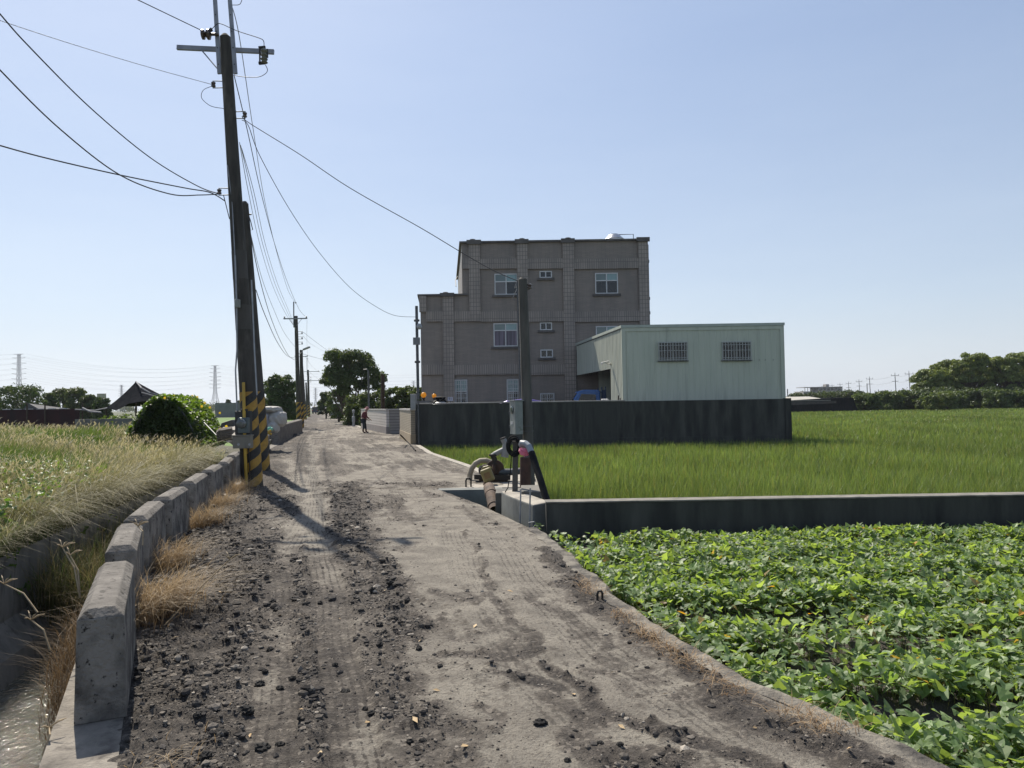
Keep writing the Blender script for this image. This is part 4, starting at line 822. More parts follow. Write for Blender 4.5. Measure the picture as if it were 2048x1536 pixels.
t_pale = M_course('pale_wall_tile', (.50, .46, .42), (.44, .405, .37), .165, (.27, .25, .23)); t_buff = M_course('buff_wall_tile', (.34, .29, .21), (.28, .24, .175), .075, (.11, .09, .065))
def side_wall(name, x0, y0, x1, y1, zt, mat, pl_mat, pl, capm, label, th=.18):
    t = thing(name, ((x0 + x1) / 2, (y0 + y1) / 2, 0), label, 'wall'); mb = MB(); mb.hexa([(x0, y0, pl), (x0 + th, y0, pl), (x1 + th, y1, pl), (x1, y1, pl), (x0, y0, zt), (x0 + th, y0, zt), (x1 + th, y1, zt), (x1, y1, zt)]); mb.build('tiled_face', mat, t)
    e = .02; mb = MB(); mb.hexa([(x0 - e, y0 - e, -.3), (x0 + th + e, y0 - e, -.3), (x1 + th + e, y1 + e, -.3), (x1 - e, y1 + e, -.3), (x0 - e, y0 - e, pl), (x0 + th + e, y0 - e, pl), (x1 + th + e, y1 + e, pl), (x1 - e, y1 + e, pl)]); mb.build('plinth', pl_mat, t)
    e = .03; mb = MB(); mb.hexa([(x0 - e, y0 - e, zt), (x0 + th + e, y0 - e, zt), (x1 + th + e, y1 + e, zt), (x1 - e, y1 + e, zt), (x0 - e, y0 - e, zt + .07), (x0 + th + e, y0 - e, zt + .07), (x1 + th + e, y1 + e, zt + .07), (x1 - e, y1 + e, zt + .07)]); mb.build('coping', capm, t); return t
capw = M('pale_coping', (.42, .41, .39), (.34, .33, .31), 3, .7)
g2 = gnd(773, 868); g1 = gnd(734, 859); w1 = gnd(822, 889); w0 = gnd(800, 876)
side_wall('tiled_wall', w1.x, w1.y + .05, w0.x, w0.y, at(822, 818.5, w1.y).z - .05, t_buff, M('buff_plinth', (.33, .265, .175), (.27, .215, .145), 3, .7), .42, capw, 'short buff tiled wall with thin courses beside the gate, nearest the dark wall')
tw = side_wall('tiled_wall', g2.x, g2.y, g1.x - 1.2, g1.y + 3.9, at(773, 818, g2.y).z - .07, t_pale, M('grey_pink_plinth', (.25, .225, .21), (.2, .18, .17), 3, .8), .42, capw, 'longer pale tiled wall behind the stooping person, with wide dark courses')
mb = MB(); mb.box(g2.x + .205, g2.x + 2.6, g2.y - .01, g2.y + .2, -.3, at(773, 818, g2.y).z - .07); mb.build('gate_return', M_course('shaded_return_tile', (.25, .235, .22), (.21, .2, .19), .165, (.10, .095, .09)), tw)  # darker copy of the pale tile, the return's shade put into its colour
mb = MB(); mb.box(g2.x + .215, g2.x + 2.62, g2.y - .04, g2.y + .23, at(773, 818, g2.y).z - .07, at(773, 818, g2.y).z); mb.build('return_coping', capw, tw)
# corner pillar with grey steel pole
pc = at(826, 820, 31); mb = MB(); mb.box(pc.x - .10, pc.x + .12, 30.98, 31.3, 1.45, at(826, 788, 31).z); 
tag(mb.build('meter_cabinet', M('zinc_cabinet', (.30, .31, .31), (.23, .24, .24), 4, .5, .2), bevel=.01), 'narrow light grey cabinet standing on the corner of the compound wall', 'cabinet')
b0, b1 = at(838, 893, 30.8), at(833, 612, 30.8)
sp_ = thing('steel_pole', (b0.x, 30.8, -.3), 'slim grey steel service pole with box and lamp at the corner of the dark wall', 'pole')
d = (b1 - b0); P = lambda py: b0 + d * ((893 - py) / 281)
mb = MB(); mb.tube([P(905), P(800)], .022, 8); mb.tube([P(799), P(612)], .06, 10); mb.build('shaft', galv_d, sp_)
mb = MB(); q = P(683); mb.box(q.x - .15, q.x + .13, 30.65, 30.74, q.z - .15, q.z + .15); mb.build('junction_box', M('grey_box', (.2, .21, .22), (.15, .16, .17), 5, .5), sp_)
mb = MB(); q = P(655); mb.lathe(q + Vector((.11, 0, 0)), [(.05, 0), (.11, .03), (.11, .16), (.04, .2)], 12, axis=(0, -1, .3)); mb.build('lamp_head', M_plain('frosted_lamp', (.35, .36, .36), .3), sp_)
for py in (641, 724): mb = MB(); q = P(py); mb.tube([q - Vector((.11, 0, 0)), q + Vector((.11, 0, 0))], .05, 8); mb.build('clamp', galv_d, sp_)
# globe lamps on a gate wall
for i, (px, py, r, lab) in enumerate(((847.2, 790, 5.6, 'amber globe lamp on the yard wall, left and larger of the pair'), (868.3, 791.7, 4.6, 'amber globe lamp on the yard wall, right and smaller of the pair, nearest the tank'))):
    Y = 33.0 + i * 5; p = at(px, py, Y); R = r * Y / FPX; t = thing('globe_lamp', (p.x, Y, p.z - R * 2.2), lab, 'globe lamp', 'globe lamps on the yard wall')
    mb = MB(); bm = bmesh.new(); bmesh.ops.create_uvsphere(bm, u_segments=20, v_segments=12, radius=R); b0_ = mb.add([p + v.co for v in bm.verts], [[v.index for v in f.verts] for f in bm.faces]); bm.free()
    mb.build('globe', M_plain('amber_globe', (.9, .55, .10), .25, trans=.6), t, smooth=True)
    mb = MB(); mb.lathe(p - Vector((0, 0, R * 2.2)), [(R * .5, 0), (R * .35, R * .6), (R * .55, R * 1.0), (R * .6, R * 1.25)], 12); mb.build('socket', black_iron, t)
p0, p1 = at(837, 802, 33), at(872, 802, 39); mb = MB(); zt = p0.z + .0
mb.hexa([(p0.x - .1, 32.6, -.02), (p0.x + .15, 32.6, -.02), (p1.x + .3, 39.4, -.02), (p1.x + .02, 39.4, -.02), (p0.x - .1, 32.6, zt), (p0.x + .6, 32.6, zt), (p1.x + .5, 39.4, zt), (p1.x + .02, 39.4, zt)])
tag(mb.build('yard_wall', M('yard_wall_stone', (.16, .155, .15), (.12, .115, .11), 4, .7)), 'low grey yard wall carrying the two amber globe lamps', 'wall')
# stainless tank in the yard
p = at(879, 808, 33.2); R = 27 * 33.2 / FPX; z = lambda py: at(880, py, 33.2).z
tk = thing('yard_water_tank', (p.x, 33.2, -.02), 'stainless steel tank with black screw lid just behind the dark wall', 'water tank')
mb = MB(); mb.lathe((p.x, 33.2, -.02), [(R * .9, 0), (R, .06), (R, 1.5), (R * 1.02, z(809) + .02), (R * .86, z(806)), (R * .62, z(803)), (R * .42, z(801.5))], 32); mb.build('shell', steel, tk)
mb = MB(); mb.lathe((p.x + .02, 33.2, z(802)), [(R * .40, 0), (R * .40, .12), (R * .43, .125), (R * .43, .165), (R * .2, .2), (.02, .205)], 24); mb.build('lid', rubber, tk)
for an in (-2.1, -.5, 1.2): mb = MB(); mb.bar(Vector((p.x + math.cos(an) * R * .42, 33.2 + math.sin(an) * R * .42, z(803) + .04)), Vector((p.x + math.cos(an) * R * .72, 33.2 + math.sin(an) * R * .72, z(805) + .0)), .12, .07); mb.build('latch', rubber, tk)
# white number board on the house corner column
p = at(900.5, 798, 36); mb = MB(); w_ = 5 * 36 / FPX; nb = thing('number_board', (p.x, 36, -.02), 'small white board with dark numerals beside the tank lid', 'number board')
mb.box(p.x - w_, p.x + w_, 36, 36.02, p.z - .085, p.z + .09); mb.build('plate', M_plain('white_board', (.55, .56, .62), .5), nb); mb = MB(); mb.tube([(p.x, 36.04, -.02), (p.x, 36.04, p.z)], .02, 6); mb.build('post', galv_d, nb)
def txt(body, loc, size, mat, parent, rot=(math.pi / 2, 0, 0)):
    cu = bpy.data.curves.new('lettering', 'FONT'); cu.body = body; cu.size = size; cu.align_x = 'CENTER'; cu.align_y = 'CENTER'; cu.extrude = .002
    tmp = bpy.data.objects.new('tmp', cu); COL.objects.link(tmp); me = bpy.data.meshes.new_from_object(tmp); bpy.data.objects.remove(tmp)
    o = bpy.data.objects.new('lettering', me); COL.objects.link(o); me.materials.clear(); me.materials.append(mat); o.parent = parent; o.location = Vector(loc) - ORI[parent]; o.rotation_euler = rot; ORI[o] = ORI[parent]; return o
txt('91', (p.x, 35.996, p.z), .17, black_iron, nb)
# blue truck (side view behind the wall) and parked car
def carlike(name, label, cat, x0, Y, depth, parts, wheels, wr):
    t = thing(name, (x0, Y, -.02), label, cat)
    for nm, poly, mat, y0, y1, bev in parts:
        mb = MB(); mb.prism([(x0 + px, Y, pz) for px, pz in poly], (0, y0, 0), (0, y1, 0)); mb.build(nm, mat, t, bevel=bev)
    for wx in wheels:
        for yy_ in (.02, depth - .22):
            mb = MB(); mb.lathe((x0 + wx, Y + yy_, wr - .02), [(wr * .6, 0), (wr * .95, .0), (wr, .04), (wr, .16), (wr * .95, .2), (wr * .6, .2)], 20, axis=(0, 1, 0)); wo = mb.build('wheel', rubber, t); ORI[wo] = ORI[t]
            mb = MB(); mb.lathe((x0 + wx, Y + yy_ - .005, wr - .02), [(wr * .15, 0), (wr * .58, .02), (wr * .58, .19), (wr * .15, .21)], 14, axis=(0, 1, 0)); mb.build('rim', galv, wo)
    return t
blue = M('truck_blue_paint', (.045, .14, .38), (.035, .11, .30), 4, .35, bump=.02); TY = 36.0
p0 = at(1142, 806, TY); S_ = TY / FPX; zt = at(1175, 780, TY).z
cabp = [(.0 - .05, .35), (1.42, .35), (1.42, zt - .08), (1.32, zt), (.66, zt + .02), (.36, zt - .06), (-.02, 1.62 - .05), (-.1, 1.2)]
tr = carlike('truck', 'blue flatbed truck cab with tall windscreen showing above the dark wall', 'truck', p0.x, TY, 1.7, [
    ('cab', cabp, blue, 0, 1.7, .05), ('side_window', [(.36, 1.3), (1.2, 1.3), (1.2, zt - .22), (.50, zt - .18), (.30, 1.62)], glass_dark, -.006, -.001, 0),
    ('load_bed', [(1.55, .75), (4.3, .75), (4.3, 1.2), (1.55, 1.2)], blue, .02, 1.68, .02), ('chassis', [(.1, .35), (4.2, .35), (4.2, .6), (.1, .6)], black_iron, .2, 1.5, 0)], (.6, 3.4), .36)
mb = MB(); mb.add([(p0.x + .30, TY + .08, zt - .12), (p0.x + .30, TY + 1.62, zt - .12), (p0.x - .045, TY + 1.62, 1.62), (p0.x - .045, TY + .08, 1.62)], [(0, 1, 2, 3)]); mb.build('windscreen', glass_curtain, tr)
mb = MB()
for yy_ in (.1, 1.6):
    for xx in (1.5, 1.68): mb.tube([(p0.x + xx, TY + yy_, 1.0), (p0.x + xx, TY + yy_, zt + .12 + .04 * (xx > 1.6))], .03, 6)
for zz in (zt - .1, zt - .5): mb.tube([(p0.x + 1.5, TY + .1, zz), (p0.x + 1.5, TY + 1.6, zz)], .03, 6); mb.tube([(p0.x + 1.68, TY + .1, zz), (p0.x + 1.68, TY + 1.6, zz)], .03, 6)
mb.box(p0.x + 1.49, p0.x + 1.70, TY + .09, TY + .12, 1.1, zt); mb.build('headboard', M('dark_blue_steel', (.03, .06, .12), (.025, .045, .09), 5, .5), tr)
mb = MB(); q = at(1146, 802, TY - .1); mb.box(q.x - .04, q.x + .05, TY - .16, TY - .06, q.z - .12, q.z + .06); mb.tube([(q.x, TY - .1, q.z), (p0.x + .1, TY + .02, 1.55)], .012, 6); mb.build('wing_mirror', rubber, tr, bevel=.015)
violet = M('violet_car_paint', (.20, .16, .42), (.15, .12, .33), 3, .25, .2); CY_ = 33.9; zc = at(1065, 797.5, CY_).z; xr = at(1093, 806, CY_).x; xl = at(992, 806, CY_).x
h = zc; Lc = xr - xl
carlike('parked_car', 'violet-blue car with only its rounded roof showing above the dark wall', 'car', xl, CY_, 1.6, [
    ('body', [(-.9, .3), (Lc + .9, .3), (Lc + 1.0, .9), (Lc + .35, 1.1), (Lc + .05, h - .22), (Lc - .25, h - .10), (Lc - .7, h - .01), (Lc * .5, h), (.5, h - .06), (.1, h - .2), (-.7, 1.05), (-1.0, .8)], violet, 0, 1.6, .08),
    ('side_window', [(-.3, 1.1), (Lc + .1, 1.1), (Lc - .2, h - .3), (.3, h - .32)], glass_dark, -.006, -.001, 0)], (-.3, Lc + .3), .3)
# odds and ends on the wall
p = at(1210, 803.5, 31.15); mb = MB()
for i in range(3): mb.lathe((p.x + i * .09 - .1, 31.12 + .03 * (i % 2), CT + .055), [(.05, 0), (.07, .03), (.03, .06)], 8)
tag(mb.build('white_rag', M_plain('white_rag', (.6, .6, .58), .8)), 'crumpled white rag lying on top of the dark wall by the warehouse corner', 'rag')
mb = MB(); p = at(1233, 800, 32.0); mb.bar((p.x, 32.0 - .3, 1.3), (p.x + .06, 32.08 - .3, at(1233, 791, 32).z), .06, .03); mb.bar((p.x + .12, 31.75, 1.3), (p.x + .13, 31.8, at(1236, 796, 32).z), .05, .03); tag(mb.build('leaning_stick', M('old_wood', (.12, .10, .08), (.08, .065, .05), 8, .9)), 'two short old wooden sticks propped behind the wall at the warehouse corner', 'sticks')
p = at(830, 897, 30); mb = MB(); ps = [gnd(801, 870, .5), gnd(812, 881, .18), gnd(824, 893, .03), gnd(831, 901, .03)]
mb.tube(ps, .025, 8); tag(mb.build('black_hose', rubber), 'thin black hose running down from the gate over the road edge at the wall corner', 'hose')
# ------------------------------------------------------------------ utility poles
def M_stripe(name, ax0, lean, pitch=.5, rise=.5):
    """yellow and black spiral bands round a pole standing at the object's origin"""
    mt, nt, b, _ = _new(name); b.inputs['Roughness'].default_value = .6
    vec = _coord(nt); sp = nt.nodes.new('ShaderNodeSeparateXYZ'); nt.links.new(vec, sp.inputs[0])
    xx = _math(nt, 'SUBTRACT', sp.outputs[0], _math(nt, 'ADD', ax0[0], _math(nt, 'MULTIPLY', sp.outputs[2], lean[0]))); yy = _math(nt, 'SUBTRACT', sp.outputs[1], _math(nt, 'ADD', ax0[1], _math(nt, 'MULTIPLY', sp.outputs[2], lean[1])))
    an = _math(nt, 'DIVIDE', _math(nt, 'ARCTAN2', yy, xx), 2 * math.pi)
    v = _math(nt, 'SUBTRACT', _math(nt, 'DIVIDE', sp.outputs[2], pitch), _math(nt, 'MULTIPLY', an, rise))
    v = _math(nt, 'ADD', v, _math(nt, 'MULTIPLY', _noise(nt, vec, 9, 3), .08))
    fr = _math(nt, 'GREATER_THAN', _math(nt, 'FRACT', _math(nt, 'ADD', v, 10)), .5)
    worn = _noise(nt, vec, 14, 6)
    ye = _ramp(nt, worn, [(.35, (.42, .24, .03)), (.7, (.26, .155, .03))]); bl = _ramp(nt, worn, [(.4, (.012, .012, .012)), (.75, (.035, .033, .03))])
    nt.links.new(_mix(nt, fr, bl, ye), b.inputs['Base Color']); _bump(nt, b, _noise(nt, vec, 30, 5), .25, .01); return mt
def pole_line(base_px, top_px, Y):
    b = at(*base_px, Y); t = at(*top_px, Y); return b, t
def insulator(mb, p, ax, r=.055, n=3, mi=0):
    ax = Vector(ax).normalized(); prof = []
    for i in range(n): z = i * r * 1.1; prof += [(r * .45, z), (r, z + r * .3), (r * .9, z + r * .5), (r * .45, z + r * .8)]
    mb.lathe(p, prof, 12, mi, ax)
def dshackle(pole, p, side, mat_i=porcelain):
    """D-iron with spool insulator on the side of the pole; p on the pole face"""
    s = Vector((side, 0, 0)); L = .20
    mb = MB(); mb.tube([p + Vector((0, -.01, .07)), p + s * L + Vector((0, -.01, .075)), p + s * L + Vector((0, -.01, -.075)), p + Vector((0, -.01, -.07))], .012, 6); d = mb.build('insulator_bracket', galv_d, pole); ORI[d] = ORI[pole]
    mb = MB(); mb.lathe(p + s * (L * .95) + Vector((0, -.01, -.055)), [(.02, 0), (.045, .01), (.045, .04), (.025, .055), (.045, .07), (.045, .10), (.02, .11)], 12); mb.build('spool', mat_i, d)
    return p + s * L
AY, BYp = 15.6, 19.5
A0, A1 = pole_line((508, 972), (450, 70), AY); A0.z = -.05
def PA(py): t = (972 - py) / 902; return A0.lerp(A1, t)
def rA(py): return .185 + (.108 - .185) * (972 - py) / 902
nearp = thing('utility_pole', A0, 'tall weathered concrete utility pole nearest the camera, with steel crossarm and electric meter', 'utility pole', 'utility poles along the road')
mb = MB(); pys = [972, 870, 786, 700, 600, 500, 400, 300, 200, 110, 74, 68]; mb.tube([PA(q) for q in pys], [rA(q) for q in pys[:-1]] + [.05], 20); mb.build('shaft', pole_conc, nearp, smooth=False)
lean = ((A1.x - A0.x) / (A1.z - A0.z), 0)
mb = MB(); pys = [970, 880, 783]; mb.tube([PA(q) for q in pys], [rA(q) + .004 for q in pys], 28); mb.build('warning_stripes', M_stripe('pole_stripes_near', (0, 0), lean, .38, 2.0), nearp)
for py in (722, 690, 600, 570, 510):   # pale bands of an old painted number plate area
    pass
for a_, c_ in ((504, 560), (612, 660)): mb = MB(); mb.tube([PA(c_), PA(a_)], [rA(c_) + .003, rA(a_) + .003], 20, cap=True); mb.build('faded_paint_band', M('faded_band', (.09, .085, .075), (.06, .056, .05), 3, .9, stretch=(2, 2, .4)), nearp)
# steel uprights and crossarm at the top
xv = Vector((1, 0, 0)); dA = (A1 - A0).normalized()
ch = M('galvanised_channel', (.30, .31, .34), (.22, .23, .26), 5, .55, .35, bump=.1)
ZM = AY / FPX
for px0, py0, px1, py1 in ((439, 148, 428, -35), (471, 148, 457, -35)):
    mb = MB(); p, q = at(px0, py0, AY - .13), at(px1, py1, AY - .13); mb.bar(p, q, .08, .05, up=(0, 1, 0)); o = mb.build('upright_channel', ch, nearp, bevel=.006); ORI[o] = ORI[nearp]
    h = MB()
    for t in (.1, .28, .46, .64, .82): c = p.lerp(q, t); h.lathe(c + Vector((0, -.026, 0)), [(.012, 0), (.012, .004)], 8, axis=(0, -1, 0))
    h.build('bolt_hole', black_iron, o)
p, q = at(354, 95, AY + .16), at(548, 104, AY + .16); mb = MB(); mb.bar(p, q, .06, .10); o = mb.build('crossarm', ch, nearp, bevel=.006); ORI[o] = ORI[nearp]
mb = MB(); mb.bar(at(402, 99, AY + .10), at(437, 140, AY - .06), .045, .015); mb.build('brace', ch, nearp)
mb = MB(); c = at(414, 70, AY - .2); mb.lathe(c + Vector((-.12, -.02, 0)), [(.03, 0), (.10, .02), (.10, .07), (.04, .09), (.105, .13), (.105, .18), (.03, .21), (.03, .36)], 14, axis=(1, .1, .05)); mb.build('strain_insulator', porcelain, nearp)
mb = MB(); mb.bar(at(412, 68, AY - .25), at(424, 58, AY - .25), .05); mb.tube([at(422, 56, AY - .25), at(420, 68, AY - .25)], .02, 6); mb.build('clamp', black_iron, nearp)
# fuse cut-out on the right of the crossarm
co = MB(); c = at(527, 104, AY - .28); co.lathe(c + Vector((.02, -.02, -.26)), [(.03, 0), (.075, .03), (.045, .06), (.075, .10), (.045, .14), (.075, .18), (.045, .22), (.075, .27), (.03, .33)], 12)
cut = co.build('fuse_cutout', M_plain('grey_porcelain', (.16, .16, .13), .3), nearp); ORI[cut] = ORI[nearp]
co = MB(); co.tube([c + Vector((-.06, -.05, .08)), c + Vector((-.06, -.05, -.24))], .018, 6); co.bar(c + Vector((-.09, -.03, .08)), c + Vector((.05, -.03, .09)), .04); co.bar(c + Vector((-.09, -.03, -.25)), c + Vector((.03, -.03, -.24)), .05); co.bar(c + Vector((.08, 0, .06)), c + Vector((.08, 0, -.12)), .03); co.build('fuse_tube', black_iron, cut)
sA = dshackle(nearp, PA(170) + Vector((-rA(170), 0, 0)), -1); sR = dshackle(nearp, PA(232) + Vector((rA(232), 0, 0)), 1); sL = dshackle(nearp, PA(385) + Vector((-rA(385), 0, 0)), -1)
# conduits, meter and boxes on the road side of the near pole
Yf = AY - .22
mb = MB(); mb.tube([at(487, 765, Yf), at(489, 860, Yf - .14), at(493, 978, Yf - .02)], .031, 12); mb.build('yellow_conduit', yellow, nearp)
mb = MB(); mb.tube([at(470, 510, Yf), at(473, 600, Yf), at(474, 700, Yf), at(471, 740, Yf), at(475, 840, Yf)], .017, 8); mb.tube([at(503, 560, Yf + .04), at(509, 700, Yf + .02), at(514, 790, Yf)], .016, 8); mb.tube([at(470, 515, Yf), at(464, 400, Yf + .1), at(455, 330, Yf + .1)], .010, 6); mb.build('grey_conduit', galv, nearp)
mb = MB(); c = at(475, 607, Yf - .03); mb.box(c.x - .05, c.x + .05, c.y - .05, c.y + .04, c.z - .085, c.z + .085); mb.build('terminal_box', box_grey, nearp, bevel=.01)
mb = MB(); c = at(484, 848, Yf - .05); mb.box(c.x - .14, c.x + .17, c.y - .02, c.y + .12, at(484, 878, Yf).z, at(484, 822, Yf).z); mb.box(c.x - .02, c.x + .09, c.y - .05, c.y + .1, at(484, 822, Yf).z, at(484, 818, Yf).z); mtb = mb.build('meter_board', M('meter_board_black', (.02, .022, .024), (.035, .035, .035), 6, .6), nearp, bevel=.008); ORI[mtb] = ORI[nearp]
mb = MB(); c = at(488, 850, Yf - .07); mb.box(c.x - .09, c.x + .12, c.y - .12, c.y + .02, at(488, 866, Yf).z, at(488, 835, Yf).z); mm = mb.build('electric_meter', box_blue, nearp, bevel=.02); ORI[mm] = ORI[nearp]
mb = MB(); c = at(484, 847, Yf - .19); mb.lathe(c, [(.10, 0), (.10, .05), (.085, .09), (.04, .105)], 24, axis=(0, -1, 0)); mb.build('meter_dial', M_glass('meter_glass', (.10, .11, .11), .12), mm, smooth=False)
mb = MB(); x0, x1 = at(471, 890, Yf).x, at(506, 890, Yf).x; mb.box(x0, x1, Yf - .16, Yf + .02, at(488, 896, Yf).z, at(488, 872, Yf).z); mb.box(x0 - .015, x1 + .015, Yf - .175, Yf + .025, at(488, 872, Yf).z + .001, at(488, 869, Yf).z); sb = mb.build('switch_box', M('switch_box_paint', (.20, .185, .15), (.15, .14, .115), 5, .6, c3=(.10, .085, .06), s3=5, lo3=.6, hi3=.72), nearp, bevel=.008); ORI[sb] = ORI[nearp]
mb = MB()
for px in (477, 499): c = at(px, 889, Yf - .165); mb.lathe(c, [(.026, 0), (.026, .006)], 14, axis=(0, -1, 0))
mb.build('knockout_cap', galv, sb)
mb = MB(); mb.tube([at(484, 896, Yf - .08), at(485, 915, Yf - .05), at(488, 975, Yf - .02)], .05, 10); mb.tube([at(497, 896, Yf - .08), at(500, 935, Yf - .04), at(497, 975, Yf)], .012, 6); mb.tube([at(481, 897, Yf - .1), at(483, 905, Yf - .12), at(489, 910, Yf - .06)], .012, 6); mb.build('cable_duct', black_iron, nearp)
# second pole right behind the first
B0, B1 = pole_line((528, 945), (489, 404), BYp); B0.z = -.05
def PB(py): return B0.lerp(B1, (945 - py) / 541)
pb = thing('utility_pole', B0, 'shorter plain concrete pole with hazard stripes standing close behind the near utility pole', 'utility pole', 'utility poles along the road')
mb = MB(); mb.tube([B0, PB(800), PB(600), PB(408), PB(403)], [.165, .15, .125, .095, .05], 18); mb.build('shaft', pole_conc, pb)
mb = MB(); mb.tube([PB(944), PB(785)], [.168, .152], 28); mb.build('warning_stripes', M_stripe('pole_stripes_second', (0, 0), ((B1.x - B0.x) / (B1.z - B0.z), 0), .5, 2.0), pb)
mb = MB(); c = PB(440); mb.tube([c + Vector((.09, -.02, .1)), c + Vector((.16, -.06, -.1)), c + Vector((.2, -.06, -.28)), c + Vector((.14, -.06, -.3)), c + Vector((.09, -.05, -.02))], .012, 6); mb.lathe(c + Vector((.09, 0, .14)), [(.02, 0), (.02, .06)], 6, axis=(1, 0, 0)); mb.build('cable_loop', wire_m, pb)
# poles further down the road
st_far = M_stripe('pole_stripes_far', (0, 0), (0, 0), .5, 2.0)
def far_pole(base, top, Y, label, arms=(), post=0, lamp=False, stripes=True, r0=.17, r1=.10, shackles=0, zb=-.05):
    b_, t_ = at(*base, Y), at(*top, Y); b_.z = zb; o = thing('utility_pole', b_, label, 'utility pole', 'utility poles along the road')
    mb = MB(); mb.tube([b_, b_.lerp(t_, .3), t_], [r0, r0 * .7 + r1 * .3, r1], 12); mb.build('shaft', pole_conc, o)
    if stripes: mb = MB(); e = b_.lerp(t_, min(.5, 2.1 / (t_.z - b_.z))); mb.tube([b_, e], [r0 + .004, r0 - .008], 16); mb.build('warning_stripes', st_far, o)
    for zt, hw, br in arms:
        c = Vector((t_.x, t_.y - .16, t_.z - zt)); mb = MB(); mb.bar(c - Vector((hw, 0, 0)), c + Vector((hw, 0, 0)), .08, .09)
        if br: mb.bar(c - Vector((hw * .55, -.02, 0)), c + Vector((-.08, -.02, -.55)), .05, .02); mb.bar(c + Vector((hw * .55, .02, 0)), c + Vector((.08, .02, -.55)), .05, .02)
        a_ = mb.build('crossarm', ch, o); ORI[a_] = ORI[o]; mb = MB()
        for s in (-.92, .92): insulator(mb, c + Vector((hw * s, 0, .045)), (0, 0, 1), .07, 2)
        mb.build('pin_insulator', porcelain, a_)
    if post: mb = MB(); c = Vector((t_.x - .14, t_.y - .1, t_.z)); mb.bar(c - Vector((0, 0, .9)), c + Vector((0, 0, post)), .07); insulator(mb, c + Vector((.1, 0, post - .1)), (1, 0, .2), .06, 2); mb.build('top_post', galv_d, o)
    for i in range(shackles):
        c = Vector((t_.x + r1 + .1, t_.y, t_.z - 1.3 - i * .4)); mb = MB(); mb.tube([c + Vector((-.12, 0, .08)), c + Vector((.28, 0, .08)), c + Vector((.28, 0, -.1)), c + Vector((-.12, 0, -.1))], .018, 6); insulator(mb, c + Vector((.22, 0, -.08)), (0, 0, 1), .06, 2); mb.build('insulator_bracket', galv_d, o)
    if lamp:
        c = at(603, 706, Y); hd = at(613, 696, Y); mb = MB(); mb.tube([c + Vector((-.3, 0, -.1)), c, hd + Vector((-.25, 0, -.1))], .03, 8); ar = mb.build('lamp_arm', galv, o); ORI[ar] = ORI[o]
        mb = MB(); mb.bar(hd + Vector((-.25, 0, -.12)), hd + Vector((.28, -.1, .07)), .26, .12); mb.build('lamp_head', galv, ar, bevel=.03)
    return o, t_
pc_, c_top = far_pole((598, 857), (592, 632), 58, 'striped utility pole with crossarm and street lamp, next beyond the near pair', arms=((.22, .92, True),), post=1.1, lamp=True, shackles=3, r0=.19, r1=.13)
far_pole((604, 857), (602.5, 700), 60, 'shorter dark pole standing tight behind the street lamp pole', r0=.17, r1=.13)
pd_, d_top = far_pole((611, 838), (603, 709), 104, 'thin leaning striped pole, third along the road beyond the street lamp', arms=((.3, .9, False),), r0=.2, r1=.13)
pe_, e_top = far_pole((618, 832), (616, 740), 134, 'farther utility pole with two crossarms and a top post before the end of the road', arms=((.3, 2.1, False), (1.9, 2.1, False)), post=2.2, shackles=3, r0=.24, r1=.17)
pf_, f_top = far_pole((614.5, 830), (612, 765), 150, 'short dark distant pole close to the two-armed pole', r0=.2, r1=.16, stripes=False)
# right-hand service pole by the pump, with its meter cabinet
QY = 14.6; Q0, Q1 = at(1057, 900, QY), at(1045.5, 555, QY); dq = (Q1 - Q0).normalized(); Q0 = Q0 - dq * ((Q0.z + .45) / dq.z)
qp = thing('service_pole', Q0, 'short weathered concrete pole by the irrigation pump, meter cabinet on its left', 'service pole')
mb = MB(); mb.tube([Q0, Q0.lerp(Q1, .5), Q1 - dq * .04, Q1], [.105, .098, .085, .05], 18); mb.build('shaft', M('slim_pole_concrete', (.12, .115, .10), (.065, .062, .055), 3, .9, stretch=(2, 2, .4), bump=.4, bscale=25), qp)
c0_, c1_ = at(1020, 870, QY - .3), at(1045.5, 800, QY - .3); mb = MB(); zt_, zb_ = at(1033, 802, QY - .3).z, at(1033, 869, QY - .3).z
xl_, xm_, xr_ = c0_.x, at(1030.5, 840, QY - .3).x, c1_.x
mb.hexa([(xl_, QY - .05, zb_), (xm_, QY - .33, zb_), (xr_, QY - .17, zb_), (xr_ - .1, QY + .08, zb_), (xl_, QY - .05, zt_), (xm_, QY - .33, zt_), (xr_, QY - .17, zt_), (xr_ - .1, QY + .08, zt_)])
cb = mb.build('meter_cabinet', box_grey, qp, bevel=.006); ORI[cb] = ORI[qp]
mb = MB(); e = .02; mb.hexa([(xl_ - e, QY - .07, zt_ + .002), (xm_ - .01, QY - .36, zt_ + .002), (xr_ + e, QY - .18, zt_ + .002), (xr_ - .1, QY + .1, zt_ + .002), (xl_ - e, QY - .07, zt_ + .02), (xm_ - .01, QY - .36, zt_ + .02), (xr_ + e, QY - .18, zt_ + .02), (xr_ - .1, QY + .1, zt_ + .02)]); mb.build('cabinet_roof', box_grey, cb)
fd = (Vector((xm_, QY - .33, 0)) - Vector((xl_, QY - .05, 0))); fn = Vector((fd.y, -fd.x, 0)).normalized(); fc_ = Vector(((xl_ + xm_) / 2, QY - .19, 0)) + fn * .004
mb = MB(); mb.lathe(fc_ + Vector((0, 0, zt_ - .17)), [(.075, 0), (.075, .012), (.055, .018)], 22, axis=fn); mb.build('meter_window', M_glass('cabinet_glass', (.10, .12, .12)), cb)
